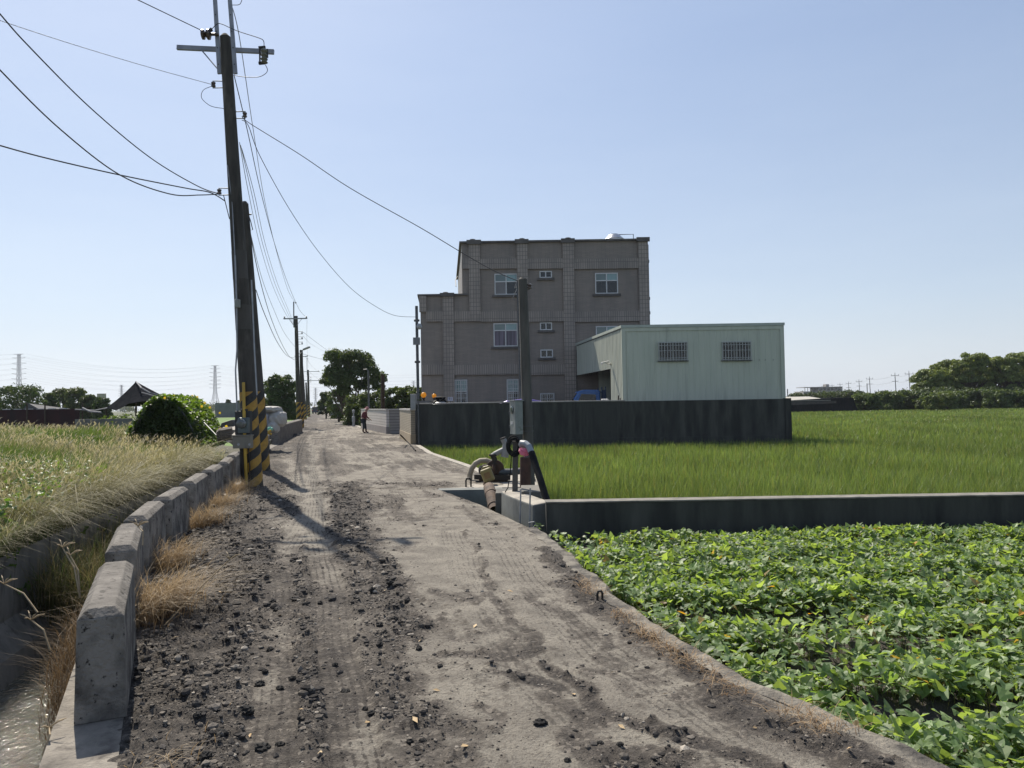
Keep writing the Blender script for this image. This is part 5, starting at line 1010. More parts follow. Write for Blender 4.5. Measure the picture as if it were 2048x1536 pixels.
mb = MB(); mb.obox(fc_ + Vector((0, 0, zt_ - .42)) - fd * .2, fd.normalized() * .02, fn * .003, (0, 0, .03)); mb.obox(fc_ + Vector((0, 0, zt_ - .415)) + fd * .02, fd.normalized() * .012, fn * .003, (0, 0, .025)); mb.build('sticker', M_plain('white_sticker', (.6, .6, .6), .6), cb)
mb = MB(); mb.bar(fc_ - fd * .5 + Vector((0, 0, zt_ - .2)), fc_ - fd * .52 + Vector((0, 0, zt_ - .26)), .03); mb.bar(fc_ - fd * .5 + Vector((0, 0, zb_ + .17)), fc_ - fd * .52 + Vector((0, 0, zb_ + .12)), .03); mb.build('hasp', galv_d, cb)
PQ = lambda py: Q0 + dq * ((at(1050, py, QY).z - Q0.z) / dq.z)
mb = MB(); q = PQ(575); mb.tube([q + Vector((-.11, -.06, .1)), PQ(700) + Vector((-.12, -.06, 0)), PQ(796) + Vector((-.12, -.08, 0))], .013, 6); mb.build('riser_conduit', galv_d, qp)
mb = MB(); mb.tube([q + Vector((-.10, -.04, .16)), q + Vector((-.14, -.06, .06)), q + Vector((-.17, -.06, -.02)), q + Vector((-.13, -.06, 0)), q + Vector((-.11, -.06, .08))], .007, 6); mb.tube([q + Vector((-.11, -.05, -.02)), q + Vector((-.17, -.07, -.14)), q + Vector((-.21, -.07, -.22)), q + Vector((-.17, -.06, -.24))], .007, 6); mb.build('drip_loop', wire_g, qp)
mb = MB(); mb.lathe(q + Vector((.13, -.02, -.03)), [(.025, 0), (.045, .012), (.045, .035), (.03, .05), (.045, .065), (.045, .09), (.02, .1)], 12); mb.bar(q + Vector((.05, 0, .05)), q + Vector((.13, -.02, .07)), .02); mb.bar(q + Vector((.05, 0, -.05)), q + Vector((.13, -.02, -.04)), .02); mb.build('spool_insulator', porcelain, qp)
mb = MB(); 
for py in (852, 862): c = PQ(py); mb.tube([c + Vector((math.cos(t_) * .107, math.sin(t_) * .107, 0)) for t_ in [i * math.pi / 8 for i in range(17)]], .005, 5)
mb.build('strap_wire', galv_d, qp)
# ------------------------------------------------------------------ wires
def wire(pts, r, label, mat=wire_m, sub=8, cat='cable'):
    pts = [Vector(p) for p in pts]; out = []
    for i in range(len(pts) - 1):
        p0, p1, p2, p3 = pts[max(i - 1, 0)], pts[i], pts[i + 1], pts[min(i + 2, len(pts) - 1)]
        for k in range(sub):
            t = k / sub; out.append(.5 * ((2 * p1) + (p2 - p0) * t + (2 * p0 - 5 * p1 + 4 * p2 - p3) * t * t + (3 * p1 - p0 - 3 * p2 + p3) * t ** 3))
    out.append(pts[-1]); mb = MB(); mb.tube(out, r, 6); return tag(mb.build('overhead_wire', mat), label, cat, 'overhead wires')
def wpx(lst, r, label, mat=wire_m): return wire([at(px, py, Y) for px, py, Y in lst], r, label, mat)
wpx([(418, 68, 15.35), (345, 33, 14.5), (270, -3, 13.5), (150, -60, 12)], .010, 'taut dark wire from the top clamp of the near pole to the upper left edge')
wpx([(428, 170, 15.6), (300, 135, 14.6), (150, 90, 13.4), (0, 41, 12.2), (-130, -5, 11.2)], .006, 'thin grey wire from the near pole left bracket, gently sagging to the left edge', wire_g)
wpx([(440, 388, 15.5), (395, 372, 15.0), (300, 315, 14.0), (180, 215, 12.6), (60, 95, 11.2), (0, 28, 10.6), (-100, -90, 9.8)], .011, 'steep black service cable curving from the near pole to the left edge, highest of three')
wpx([(440, 388, 15.5), (400, 390, 15.0), (340, 388, 14.2), (240, 350, 12.9), (120, 258, 11.4), (0, 140, 10.2), (-100, 30, 9.4)], .011, 'deeply sagging black service cable left of the near pole, middle of three')
wpx([(450, 402, 15.5), (420, 385, 15.2), (370, 376, 14.7), (240, 350, 13.2), (100, 318, 12.0), (0, 291, 11.2), (-120, 255, 10.4)], .011, 'nearly level black service cable left of the near pole, lowest of three')
wpx([(447, 390, 15.5), (452, 410, 15.5), (459, 438, 15.55)], .009, 'short black cable tail hanging below the left bracket of the near pole')
wpx([(425, 172, 15.5), (407, 180, 15.4), (403, 195, 15.4), (415, 208, 15.45), (428, 214, 15.5), (448, 217, 15.55)], .006, 'thin slack jumper loop left of the near pole below its upper bracket')
wpx([(424, 58, 15.35), (433, 49, 15.3), (443, 48, 15.3), (475, 62, 15.3), (518, 76, 15.3), (527, 82, 15.3), (528, 92, 15.3)], .008, 'black jumper wire arching over the top of the near pole to the fuse cut-out')
wpx([(531, 130, 15.35), (535, 140, 15.35), (530, 148, 15.35), (516, 154, 15.4), (490, 154, 15.45), (470, 151, 15.5)], .007, 'short jumper wire curving below the fuse cut-out')
wpx([(465, 10, 15.5), (480, 8, 15.2), (486, -10, 15.0)], .007, 'small wire loop at the top edge right of the steel uprights')
wpx([(484, 233, 15.6), (500, 247, 15.55), (600, 309, 15.4), (700, 376, 15.2), (840, 455, 14.95), (920, 503, 14.8), (985, 540, 14.65), (1036, 562, 14.5)], .008, 'black service wire sagging across the sky from the near pole to the pump pole')
wpx([(484, 240, 15.6), (497, 252, 15.8), (520, 312, 16.6), (580, 420, 19.0), (640, 507, 22.0), (700, 575, 25), (750, 612, 27.5), (790, 631, 29.3), (832, 634, 30.8)], .008, 'black twisted service wire from the near pole down to the grey steel pole')
T2 = c_top
wpx([(459, 0, 15.5), (478, 70, 16.5), (505, 250, 21), (530, 405, 29), (555, 510, 39), (576, 580, 50), (590, 605, 58)], .009, 'highest thin wire from the near steel uprights to the lamp pole top', wire_g)
wpx([(468, 150, 15.6), (495, 262, 18), (522, 385, 23), (550, 490, 31), (575, 565, 41), (598, 618, 52), (612, 634, 57.8)], .010, 'high wire from under the near crossarm to the right insulator of the lamp pole')
for i, (dx, lab) in enumerate(((0, 'left'), (6, 'middle'), (11, 'right'))):
    wpx([(479 + dx * .4, 285 + i * 6, 16), (497 + dx, 385, 20.5), (520 + dx, 490, 28), (545 + dx, 570, 38), (570 + dx * .8, 625, 48), (592 + dx * .4, 658 + i * 8, 57.8)], .008, 'thin grey wire of the parallel trio beside the poles, %s one' % lab, wire_g)
wpx([(496, 430, 19.5), (503, 480, 21), (520, 560, 27), (540, 630, 35), (560, 680, 44), (578, 712, 52), (594, 722, 58)], .013, 'thick black cable drooping from the second pole to the lamp pole, lowest in the bundle')
wpx([(494, 412, 19.5), (502, 470, 21), (525, 560, 28), (548, 620, 36), (570, 668, 46), (592, 696, 58)], .008, 'thin cable from the top of the second pole to the lamp pole', wire_g)
wpx([(512, 580, 19.5), (530, 630, 24), (555, 685, 33), (575, 712, 45), (590, 716, 58)], .011, 'black cable leaving the second pole halfway up toward the lamp pole')
wpx([(606, 664, 58), (640, 690, 70), (662, 705, 90), (690, 720, 130)], .012, 'wire running from the lamp pole brackets to the tall tree, upper of two')
wpx([(606, 708, 60), (650, 720, 80), (690, 728, 110)], .012, 'wire running from the short dark pole to the tall tree', wire_g)
wpx([(606, 672, 58), (625, 690, 85), (655, 706, 110)], .010, 'wire running from the lamp pole brackets to the tall tree, lower of two', wire_g)
wpx([(614, 640, 58), (614, 690, 90), (617, 735, 132)], .010, 'thin wire dropping from the lamp pole crossarm to the farther two-armed pole', wire_g)
wpx([(610, 712, 104), (640, 745, 160), (700, 772, 240)], .015, 'faint wire running on from the thin leaning pole', wire_g)
wpx([(620, 745, 134), (650, 766, 190), (690, 778, 260)], .015, 'faint wire running on from the two-armed pole', wire_g)
# ------------------------------------------------------------------ pump and sump
lipY = 11.6
sm_ = thing('concrete_sump', tuple(at(1010, 1000, 12.4)[:2]) + (-1.0,), 'grey concrete irrigation sump open to the road, with a rounded pale lip', 'irrigation sump')
zc = .19; pa, pb_, pcx = at(1000, 985, 12.2), at(1066, 1004, 11.0), at(1074, 985, 12.0)
# front wall: face from lower left to lower right, thickness behind it
f0, f1 = Vector((-.20, 12.15, 0)), Vector((.27, 10.55, 0)); n_ = Vector((f1.y - f0.y, -(f1.x - f0.x), 0)).normalized() * -1
if n_.x < 0: n_ = -n_
mb = MB(); prof = []
for t in (0, .25, .5, .75, 1): c = f0.lerp(f1, t); prof.append((c.x - .05 * math.sin(t * math.pi), c.y - .03 * math.sin(t * math.pi)))
n2_ = len(prof); th = .26
zt = [.20, .20, .205, .20, .19]
top_in = [Vector((x, y, z)) for (x, y), z in zip(prof, zt)]; bot_in = [Vector((x - .02, y - .02, -1.0)) for x, y in prof]
top_out = [Vector((x + th, y + .10, z + .03)) for (x, y), z in zip(prof, zt)]; bot_out = [Vector((x + th, y + .1, -1.0)) for x, y in prof]
b_ = mb.add(top_in + bot_in + top_out + bot_out, [])
for i in range(n2_ - 1):
    for (o1, o2, mi) in ((0, n2_, 1), (2 * n2_, 0, 0), (3 * n2_, 2 * n2_, 1)): mb.f.append([b_ + o1 + i, b_ + o1 + i + 1, b_ + o2 + i + 1, b_ + o2 + i]); mb.mi.append(mi)
for i in (0, n2_ - 1): mb.f.append([b_ + i, b_ + n2_ + i, b_ + 3 * n2_ + i, b_ + 2 * n2_ + i]); mb.mi.append(1)
mb.build('lip_wall', [conc_light, conc_grey], sm_, bevel=.02)
mb = MB(); mb.box(-1.45, -.22, 14.25, 14.6, -1.1, .0); mb.hexa([(-.42, 13.0, -1.1), (-.16, 12.2, -1.1), (-.0, 12.3, -1.1), (-.2, 14.2, -1.1), (-.42, 13.0, -.02), (-.16, 12.2, -.02), (0, 12.3, -.02), (-.2, 14.2, -.02)]); mb.build('back_wall', conc_grey, sm_)
mb = MB(); mb.box(-1.6, .3, 10.4, 14.25, -1.15, -1.1); mb.build('sump_bed', M('wet_silt', (.04, .04, .035), (.03, .03, .025), 3, .4), sm_)
mb = MB(); p = at(1030, 985, 12.2); mb.box(-.30, .30, 12.3, 13.0, -1, .16); mb.hexa([(.10, 11.5, -.6), (.42, 11.45, -.6), (.46, 12.4, -.6), (.1, 12.4, -.6), (.12, 11.5, .27), (.42, 11.45, .27), (.46, 12.4, .27), (.12, 12.4, .27)]); mb.build('headwall_block', [M('headwall_concrete', (.16, .15, .13), (.09, .088, .08), 3, .9, bump=.3)], sm_, bevel=.012)
mb = MB(); mb.box(-1.5, .62, 14.6, 17.3, -.5, .0); mb.build('pump_slab', conc_light, sm_, bevel=.02)
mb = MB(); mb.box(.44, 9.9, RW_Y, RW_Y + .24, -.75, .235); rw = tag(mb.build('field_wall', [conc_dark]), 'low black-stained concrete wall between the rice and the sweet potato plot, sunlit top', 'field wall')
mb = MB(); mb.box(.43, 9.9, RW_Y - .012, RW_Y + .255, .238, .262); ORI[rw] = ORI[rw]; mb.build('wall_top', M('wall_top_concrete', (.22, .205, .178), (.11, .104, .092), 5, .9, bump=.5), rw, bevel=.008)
for (px, py0, py1, Y), lab in (((1041, 978, 1052, 10.75), 'thin steel rod standing against the sump lip, left of the two'), ((1060, 976, 1060, 10.45), 'thin steel rod standing against the sump lip, right of the two')):
    mb = MB(); mb.tube([at(px - 1, py1 + 6, Y), at(px + .5, py0, Y)], .011, 8); tag(mb.build('steel_rod', galv), lab, 'steel rod', 'steel rods at the sump')
mb = MB(); q = at(1064, 1048, 10.25); mb.tube([q + Vector((-.05, 0, .02)), q + Vector((.03, 0, .03)), q + Vector((.06, 0, .01)), q + Vector((.03, 0, -.03)), q + Vector((.0, 0, -.06)), q + Vector((.0, 0, -.12))], .005, 6); tag(mb.build('bent_wire', galv), 'small bent wire hook sticking out at the corner of the sump', 'wire hook')
# the pump itself
PY = 15.7; pp = lambda px, py, Y=PY: at(px, py, Y)
pm = thing('irrigation_pump', (pp(985, 950).x, PY, 0), 'rusty irrigation pump with its pipework beside the sump', 'pump')
mb = MB(); c = pp(992, 938); mb.lathe(c + Vector((-.02, .1, 0)), [(.10, 0), (.19, .03), (.19, .13), (.10, .17)], 22, axis=(0, -1, 0)); mb.lathe(c + Vector((-.3, 0, -.02)), [(.06, 0), (.12, .02), (.12, .22), (.16, .24), (.16, .28), (.09, .30)], 18, axis=(1, 0, 0)); mb.bar(c + Vector((-.35, 0, -.2)), c + Vector((.25, 0, -.2)), .3, .12); mb.build('casing', rust, pm)
mb = MB(); c = pp(968, 940); mb.lathe(c + Vector((-.06, -.05, 0)), [(.05, -.02), (.10, 0), (.10, .22), (.06, .25)], 16, axis=(.8, .6, 0)); mb.bar(c + Vector((-.2, 0, -.13)), c + Vector((.55, 0, -.15)), .34, .10); mb.build('motor', black_iron, pm)
mb = MB(); mb.tube([pp(991, 935), pp(989, 918), pp(985, 910)], .055, 12); mb.lathe(pp(986, 912), [(.085, 0), (.085, .04)], 14); mb.lathe(pp(990, 928), [(.08, 0), (.08, .03)], 14); mb.build('riser', black_iron, pm)
mb = MB(); mb.tube([pp(985, 912), pp(990, 908), pp(1010, 898)], .055, 14); mb.build('pvc_elbow', pvc, pm)
mb = MB(); mb.tube([pp(1009, 914), pp(1014, 884)], .082, 18); mb.tube([pp(1010, 886), pp(1006, 877)], .06, 14); mb.build('air_vessel', pvc, pm)
mb = MB(); mb.tube([pp(1006.6, 878), pp(1005.6, 875)], .064, 14); mb.build('vessel_cap', black_iron, pm)
mb = MB(); mb.tube([pp(998, 944), pp(1022, 944), pp(1042, 942), pp(1052, 941), pp(1058, 946), pp(1060, 960), pp(1060, 985)], .07, 14); mb.build('suction_pipe', M('blue_grey_pipe', (.06, .075, .085), (.04, .045, .05), 6, .6), pm)
mb = MB(); mb.lathe(pp(1049, 942), [(.10, 0), (.10, .05)], 16, axis=(1, 0, 0)); mb.lathe(pp(1060, 962), [(.12, 0), (.12, .04)], 16); mb.lathe(pp(1060, 957), [(.11, 0), (.11, .03)], 16); mb.bar(pp(1047, 936), pp(1046, 928), .03); mb.build('flange', rust, pm)
mb = MB(); mb.tube([pp(1051, 1020, 14.2), pp(1051, 914, 14.2)], .105, 16); mb.build('standpipe', M('rust_brown_pipe', (.10, .05, .035), (.05, .028, .022), 5, .85, bump=.4), pm)
# tan suction hose arch
mb = MB(); hp = [(939, 960), (940, 948), (944, 936), (951, 927), (961, 921.5), (972, 921), (983, 925), (992, 932), (998, 940)]; mb.tube([pp(x, y, 16.0) for x, y in hp], .058, 14); tag(mb.build('suction_hose', M('tan_hose', (.36, .31, .23), (.26, .22, .165), 6, .7, bump=.2)), 'thick tan hose arching down beside the pump', 'hose')
# yellow jug
jc = pp(975, 950, 15.1); ju = thing('plastic_jug', (jc.x, 15.1, 0), 'dirty yellow plastic jug with handle propped in front of the pump', 'jug')
d1, d2 = Vector((.86, 0, -.5)).normalized(), Vector((.45, 0, .89)).normalized(); dy = Vector((0, 1, 0)); dz = Vector((-.35, 0, .94)); dx = Vector((.94, 0, .35))
mb = MB(); mb.obox(jc, dx * .115, dy * .09, dz * .135); mb.build('body', M('yellow_plastic', (.23, .185, .06), (.14, .115, .05), 5, .45, c3=(.10, .08, .03), s3=4), ju, bevel=.035, seg=3)
mb = MB(); mb.obox(jc - dy * .092, dx * .06, dy * .004, dz * .06); mb.build('label_panel', M('rusty_label', (.22, .13, .05), (.14, .09, .04), 9, .7), ju); mb = MB(); mb.tube([jc + dz * .15 - dx * .06, jc + dz * .17 - dx * .02, jc + dz * .16 + dx * .07, jc + dz * .10 + dx * .13], .016, 8); mb.build('handle', M('yellow_plastic_dark', (.24, .19, .05), (.18, .15, .05), 5, .45), ju)
mb = MB(); mb.tube([pp(971, 962, 15.1), pp(970, 985, 14.9)], .045, 10); tag(mb.build('stand_post', rust), 'short rusty post under the yellow jug', 'post')
mb = MB(); mb.tube([at(978, 975, 13.4), at(983, 992, 13.0), at(990, 1022, 12.6)], .10, 18, cap=False); mb.lathe(at(983, 990, 13.05), [(.115, 0), (.115, .05)], 18, axis=(at(978, 975, 13.4) - at(990, 1022, 12.6))); mb.lathe(at(988, 1014, 12.7), [(.11, 0), (.11, .03)], 18, axis=(at(978, 975, 13.4) - at(990, 1022, 12.6)))
tag(mb.build('outlet_pipe', M('rust_tan_pipe', (.15, .105, .075), (.07, .05, .04), 7, .85, bump=.4, c3=(.03, .025, .022), s3=5, lo3=.55, hi3=.7)), 'wide rusty outlet pipe pointing down into the sump', 'outlet pipe')
# post with coiled cable
po = thing('steel_post', tuple(at(1029, 985, 12.0)), 'grey steel post on the sump lip with a black cable coil hung on it', 'post'); mb = MB(); mb.bar(at(1030, 986, 12.0), at(1031, 882, 12.0), .09, .07); mb.build('shaft', M('weathered_post', (.10, .095, .085), (.06, .056, .05), 6, .8), po, bevel=.008)
mb = MB(); c = at(1028, 893, 11.93)
for k in range(7):
    r = .085 + .009 * k; mb.tube([c + Vector((math.cos(t) * r * .8 + .01 * math.sin(k * 3), -.012 * (k % 3), math.sin(t) * r * 1.15 + .01 * math.cos(k * 2))) for t in [i * math.pi / 10 for i in range(21)]], .010, 6)
mb.tube([at(1023, 905, 11.9), at(1021, 940, 11.9), at(1016, 975, 11.9), at(1010, 985, 11.9)], .008, 6); tag(mb.build('cable_coil', rubber), 'black coil of cable hanging on the steel post at the sump', 'cable coil')
hs = thing('drain_hose', tuple(at(1095, 1000, 10.95)), 'black hose leaning in the rice with a grey elbow on top', 'hose')
mb = MB(); mb.tube([at(1094, 1003, 10.9), at(1081, 960, 11.1), at(1063, 905, 11.4)], .052, 14); mb.build('hose', rubber, hs)
mb = MB(); mb.tube([at(1063, 906, 11.4), at(1057, 892, 11.45), at(1051, 887, 11.5), at(1044, 886, 11.55), at(1043, 890, 11.6)], .048, 14); mb.build('elbow', M('blue_grey_pvc', (.24, .27, .30), (.18, .2, .22), 5, .5), hs)
# pink bag tied to the post
bm = bmesh.new(); bmesh.ops.create_icosphere(bm, subdivisions=4, radius=1); c = at(1048, 904, 11.5)
mb = MB()
for v in bm.verts:
    q = v.co.copy(); k = 1 + .16 * math.sin(q.x * 7 + q.z * 5) * math.cos(q.y * 6 + q.x * 3) + .08 * math.sin(q.z * 13 + q.x * 11); v.co = Vector((q.x * .075 * k * (1 + .15 * q.z), q.y * .06 * k, q.z * .062 * k - .02 * q.x))
mb.add([c + v.co for v in bm.verts], [[v.index for v in f.verts] for f in bm.faces]); bm.free()
bag = mb.build('pink_bag', M_plain('pink_plastic_film', (.72, .30, .42), .4, trans=.5), smooth=False); tag(bag, 'bright pink plastic bag tied beside the grey elbow at the pump', 'plastic bag')
for (px, py), lab in (((937, 974), 'small rusty iron loop set in the road by the sump corner'), ((1200, 1200), 'black iron loop standing on the field kerb beside the sweet potatoes')):
    g = gnd(px, py); mb = MB(); r = .02 * g.y / 6; h_ = .075 * g.y / 6.2; mb.tube([g + Vector((-r, 0, -.03)), g + Vector((-r, 0, h_ * .7)), g + Vector((-r * .6, 0, h_ * .95)), g + Vector((r * .4, 0, h_)), g + Vector((r, 0, h_ * .75)), g + Vector((r, .01, .0))], .010 * max(1, g.y / 9), 8); tag(mb.build('iron_loop', black_iron), lab, 'iron loop', 'iron loops in the kerb')
# ------------------------------------------------------------------ person
def skin_obj(name, joints, edges, mat, parent=None, root=0, sub=1):
    me = bpy.data.meshes.new(name); me.from_pydata([j[0] for j in joints], edges, []); o = bpy.data.objects.new(name, me); COL.objects.link(o)
    sk = o.modifiers.new('skin', 'SKIN'); 
    for i, j in enumerate(joints): sv = me.skin_vertices[0].data[i]; sv.radius = j[1] if isinstance(j[1], tuple) else (j[1], j[1]); sv.use_root = (i == root)
    s2 = o.modifiers.new('sub', 'SUBSURF'); s2.levels = sub; s2.render_levels = sub + 1
    me.materials.append(mat)
    if parent: o.parent = parent
    return o
pg = gnd(728, 866); skin_m = M_plain('skin', (.30, .18, .12), .6)
V_ = Vector
# facing right and a little away; stooped, arms forward
J = [(V_((-.03, 0, .82)), (.13, .15)), (V_((.0, 0, 1.0)), (.12, .15)), (V_((.07, 0, 1.20)), (.12, .17)), (V_((.13, 0, 1.32)), .06), (V_((.19, 0, 1.43)), (.085, .075)), (V_((.21, 0, 1.52)), .07),
     (V_((-.02, -.10, .78)), .095), (V_((.03, -.12, .44)), .06), (V_((-.03, -.12, .09)), .042), (V_((.12, -.13, .03)), .032),
     (V_((-.02, .10, .78)), .095), (V_((.06, .14, .44)), .06), (V_((.10, .15, .09)), .042), (V_((.25, .16, .03)), .032),
     (V_((.08, -.19, 1.24)), .055), (V_((.07, -.25, .99)), .042), (V_((.25, -.20, .82)), .033), (V_((.33, -.18, .77)), .028),
     (V_((.08, .19, 1.24)), .055), (V_((.12, .24, .99)), .042), (V_((.31, .17, .85)), .033), (V_((.39, .14, .80)), .028)]
E = [(0, 1), (1, 2), (2, 3), (3, 4), (4, 5), (0, 6), (6, 7), (7, 8), (8, 9), (0, 10), (10, 11), (11, 12), (12, 13), (2, 14), (14, 15), (15, 16), (16, 17), (2, 18), (18, 19), (19, 20), (20, 21)]
for s, base in ((-1, 17), (1, 21)):
    hand = J[base][0]
    for k in range(4):
        i = len(J); J += [(hand + V_((.045, s * (.02 - .012 * k), -.02 - .006 * k)), .009), (hand + V_((.065, s * (.015 - .012 * k), -.06 - .004 * (k % 2))), .007)]; E += [(base, i), (i, i + 1)]
    i = len(J); J += [(hand + V_((.02, -s * .04, -.02)), .010), (hand + V_((.05, -s * .05, -.05)), .008)]; E += [(base, i), (i, i + 1)]
person = skin_obj('person', J, E, skin_m); person.location = pg; tag(person, 'stooping person in maroon top, dark trousers and pink hat by the pale tiled wall', 'person')
mar = M('maroon_cloth', (.13, .018, .03), (.085, .014, .022), 7, .85, bump=.3); navy = M('dark_trousers', (.022, .032, .042), (.014, .02, .028), 7, .85, bump=.3); pink = M('pink_cloth', (.42, .20, .20), (.32, .15, .16), 8, .85)
skin_obj('jacket', [(V_((-.02, 0, .86)), (.155, .18)), (V_((.01, 0, 1.0)), (.155, .185)), (V_((.07, 0, 1.18)), (.15, .20)), (V_((.10, 0, 1.28)), (.09, .13)), (V_((.08, -.20, 1.24)), .075), (V_((.07, -.26, .99)), .06), (V_((.22, -.21, .845)), .045), (V_((.08, .20, 1.24)), .075), (V_((.12, .25, .99)), .06), (V_((.28, .18, .875)), .045)], [(0, 1), (1, 2), (2, 3), (2, 4), (4, 5), (5, 6), (2, 7), (7, 8), (8, 9)], mar, person)
skin_obj('trousers', [(V_((-.03, 0, .84)), (.15, .17)), (V_((-.02, -.10, .76)), .115), (V_((.03, -.12, .44)), .078), (V_((-.025, -.12, .20)), .062), (V_((-.02, .10, .76)), .115), (V_((.06, .14, .44)), .078), (V_((.09, .15, .20)), .062)], [(0, 1), (1, 2), (2, 3), (0, 4), (4, 5), (5, 6)], navy, person)
skin_obj('boot', [(V_((-.026, -.12, .26)), .062), (V_((-.03, -.12, .07)), .055), (V_((.13, -.13, .035)), .042)], [(0, 1), (1, 2)], M('maroon_boot', (.06, .012, .016), (.04, .01, .012), 6, .5), person)
skin_obj('boot', [(V_((.09, .15, .26)), .062), (V_((.10, .15, .07)), .055), (V_((.26, .16, .035)), .042)], [(0, 1), (1, 2)], MATS['maroon_boot'], person)
ORI[person] = pg
mb = MB(); mb.lathe(pg + V_((.20, 0, 1.49)), [(.17, -.03), (.175, -.02), (.10, .01), (.098, .07), (.07, .11), (.01, .12)], 20, axis=(.25, 0, 1)); mb.build('hat', pink, person)
skin_obj('scarf', [(V_((.12, 0, 1.30)), (.10, .115)), (V_((.175, 0, 1.40)), (.098, .092))], [(0, 1)], pink, person)
skin_obj('apron', [(V_((.02, 0, .80)), (.17, .185)), (V_((.0, 0, .90)), (.165, .185))], [(0, 1)], M('tan_apron', (.14, .10, .075), (.1, .075, .055), 6, .85), person)
# ------------------------------------------------------------------ trees and far background
def crown_mesh(name, centers, radii, n, leaf, colA, colB, seed, mat, flat=.85, dens_in=.25, nj=.75):
    r = np.random.default_rng(seed); C = np.array(centers, float); R = np.array(radii, float); k = len(C)
    w_ = R ** 2; idx = r.choice(k, n, p=w_ / w_.sum()); d = r.normal(0, 1, (n, 3)); d /= np.linalg.norm(d, axis=1)[:, None]; d[:, 2] = np.where(d[:, 2] < -.35, -d[:, 2] * .6, d[:, 2])
    q = np.where(r.random(n) < dens_in, r.uniform(.3, .9, n), r.uniform(.80, 1.10, n) + (r.random(n) < .12) * r.uniform(0, .35, n)); P = C[idx] + d * (R[idx] * q)[:, None] * np.array([1, 1, flat])
    nrm = d + r.normal(0, nj, (n, 3)); nrm /= np.linalg.norm(nrm, axis=1)[:, None]
    t = np.cross(nrm, r.normal(0, 1, (n, 3))); t /= np.linalg.norm(t, axis=1)[:, None]; b_ = np.cross(nrm, t); s = leaf * r.uniform(.6, 1.35, n)[:, None]
    V = np.stack([P - t * s, P - b_ * s * .55 + nrm * s * .12, P + t * s, P + b_ * s * .55 + nrm * s * .12], 1).reshape(-1, 3); F = np.arange(4 * n).reshape(-1, 4)
    cl = r.random((k, 1))[idx] * .6 + r.random((n, 1)) * .4; col = (np.array(colA) * (1 - cl) + np.array(colB) * cl) * r.uniform(.8, 1.2, (n, 1))
    return V, F, np.repeat(col, 4, 0)
tree_m = M_attr('tree_leaf', .5, .32, .4, (1.6, 1.45, .55)); bark = M('bark', (.09, .07, .05), (.05, .04, .03), 5, .95, bump=.5)
def tree(base, H, Wd, label, seed, name='tree', n=3500, leaf=.16, colA=(.028, .052, .016), colB=(.055, .09, .022), trunk_h=.3, nb=9, cr=.36, boxy=False, nj=.75, group=None, cat='tree', dep=None, clumps=None, zlo=.28, flat=.85, trunks=1):
    rr = random.Random(seed); base = Vector(base); t = thing(name, base, label, cat, group); dep = dep or Wd
    if clumps: cs = [Vector(c) for c, _ in clumps]; rs = [r_ for _, r_ in clumps]
    else:
        cs, rs = [], []
        for i in range(nb * 2):
            a = i * 2.399 + rr.random(); f = (i + .5) / (nb * 2); z = H * (zlo + (.97 - zlo) * f); env = (1 - .35 * f ** 3) if boxy else math.sin(math.pi * min(1, (f * .78 + .18))) ** .5
            ra = (.5 + .5 * rr.random()) * env; r_ = Wd * cr * rr.uniform(.34, .62); cs.append(Vector((math.cos(a) * ra * max(0, Wd / 2 - r_ * .7), math.sin(a) * ra * max(0, dep / 2 - r_ * .7), min(z, H - r_ * flat)))); rs.append(r_)
    V, F, C = crown_mesh(name, [base + c for c in cs], rs, n, leaf, colA, colB, seed, tree_m, flat, nj=nj)
    np_mesh('crown', V, F, tree_m, {'col': C}, parent=t)
    mb = MB()
    for k in range(trunks):
        o = Vector(((k - (trunks - 1) / 2) * Wd * .12, 0, 0)); tp = base + o * 2.2 + Vector((rr.uniform(-.05, .05) * Wd, 0, H * max(trunk_h, .45))); mb.tube([base + o + Vector((0, 0, -.1)), base + o * 1.4 + Vector((rr.uniform(-.03, .03) * Wd, 0, H * trunk_h * .6)), tp], [H * .028 + .03, H * .022 + .02, H * .012 + .01], 8)
        for c in cs[k::trunks]: 
            s = base + o * 1.6 + Vector((0, 0, H * trunk_h * rr.uniform(.6, 1.1))); mb.tube([s, s.lerp(base + c, .5) + Vector((0, 0, -.05 * H)), base + c], [H * .011 + .01, H * .008 + .008, .012], 5)
    mb.build('trunk', bark, t); return t
def tpx(px, py_top, Y, wpx, zb=-.4): c = at(px, py_top, Y); return Vector((c.x, Y, zb)), c.z - zb, wpx * Y / FPX
DG, MG = (.036, .062, .02), (.08, .125, .032)
# tall tree left of the house: several foliage masses on separate limbs
Y = 74; s = Y / FPX
def cl(px, py, r): p = at(px, py, Y); return (Vector((p.x - base.x, random.Random(px).uniform(-1.2, 1.2), p.z - base.z)), r * s * 1.32)
base, H, W_ = tpx(706, 703, Y, 110)
tree(base, H, W_, 'tallest tree beside the road, open crown of dark leaf masses on several trunks', 301, n=20000, leaf=.12, flat=.95, clumps=[cl(*q) for q in ((668, 716, 14), (682, 727, 15), (697, 716, 11), (712, 716, 13), (727, 717, 11), (735, 730, 12), (706, 738, 15), (668, 745, 14), (657, 757, 11), (684, 752, 15), (718, 748, 15), (745, 745, 12), (755, 758, 12), (740, 765, 12), (700, 766, 14), (672, 768, 12), (722, 775, 12), (758, 777, 10), (656, 768, 7), (690, 785, 12), (651, 766, 5))], trunk_h=.25, colA=(.035, .06, .018), colB=(.085, .125, .032), trunks=3)
base, H, W_ = tpx(678, 778, 82, 58); tree(base, H, W_, 'rounded yellow-green roadside shrub under the tall tree', 302, name='shrub', n=4500, leaf=.11, colA=(.04, .07, .016), colB=(.085, .13, .03), zlo=.15, cat='shrub')
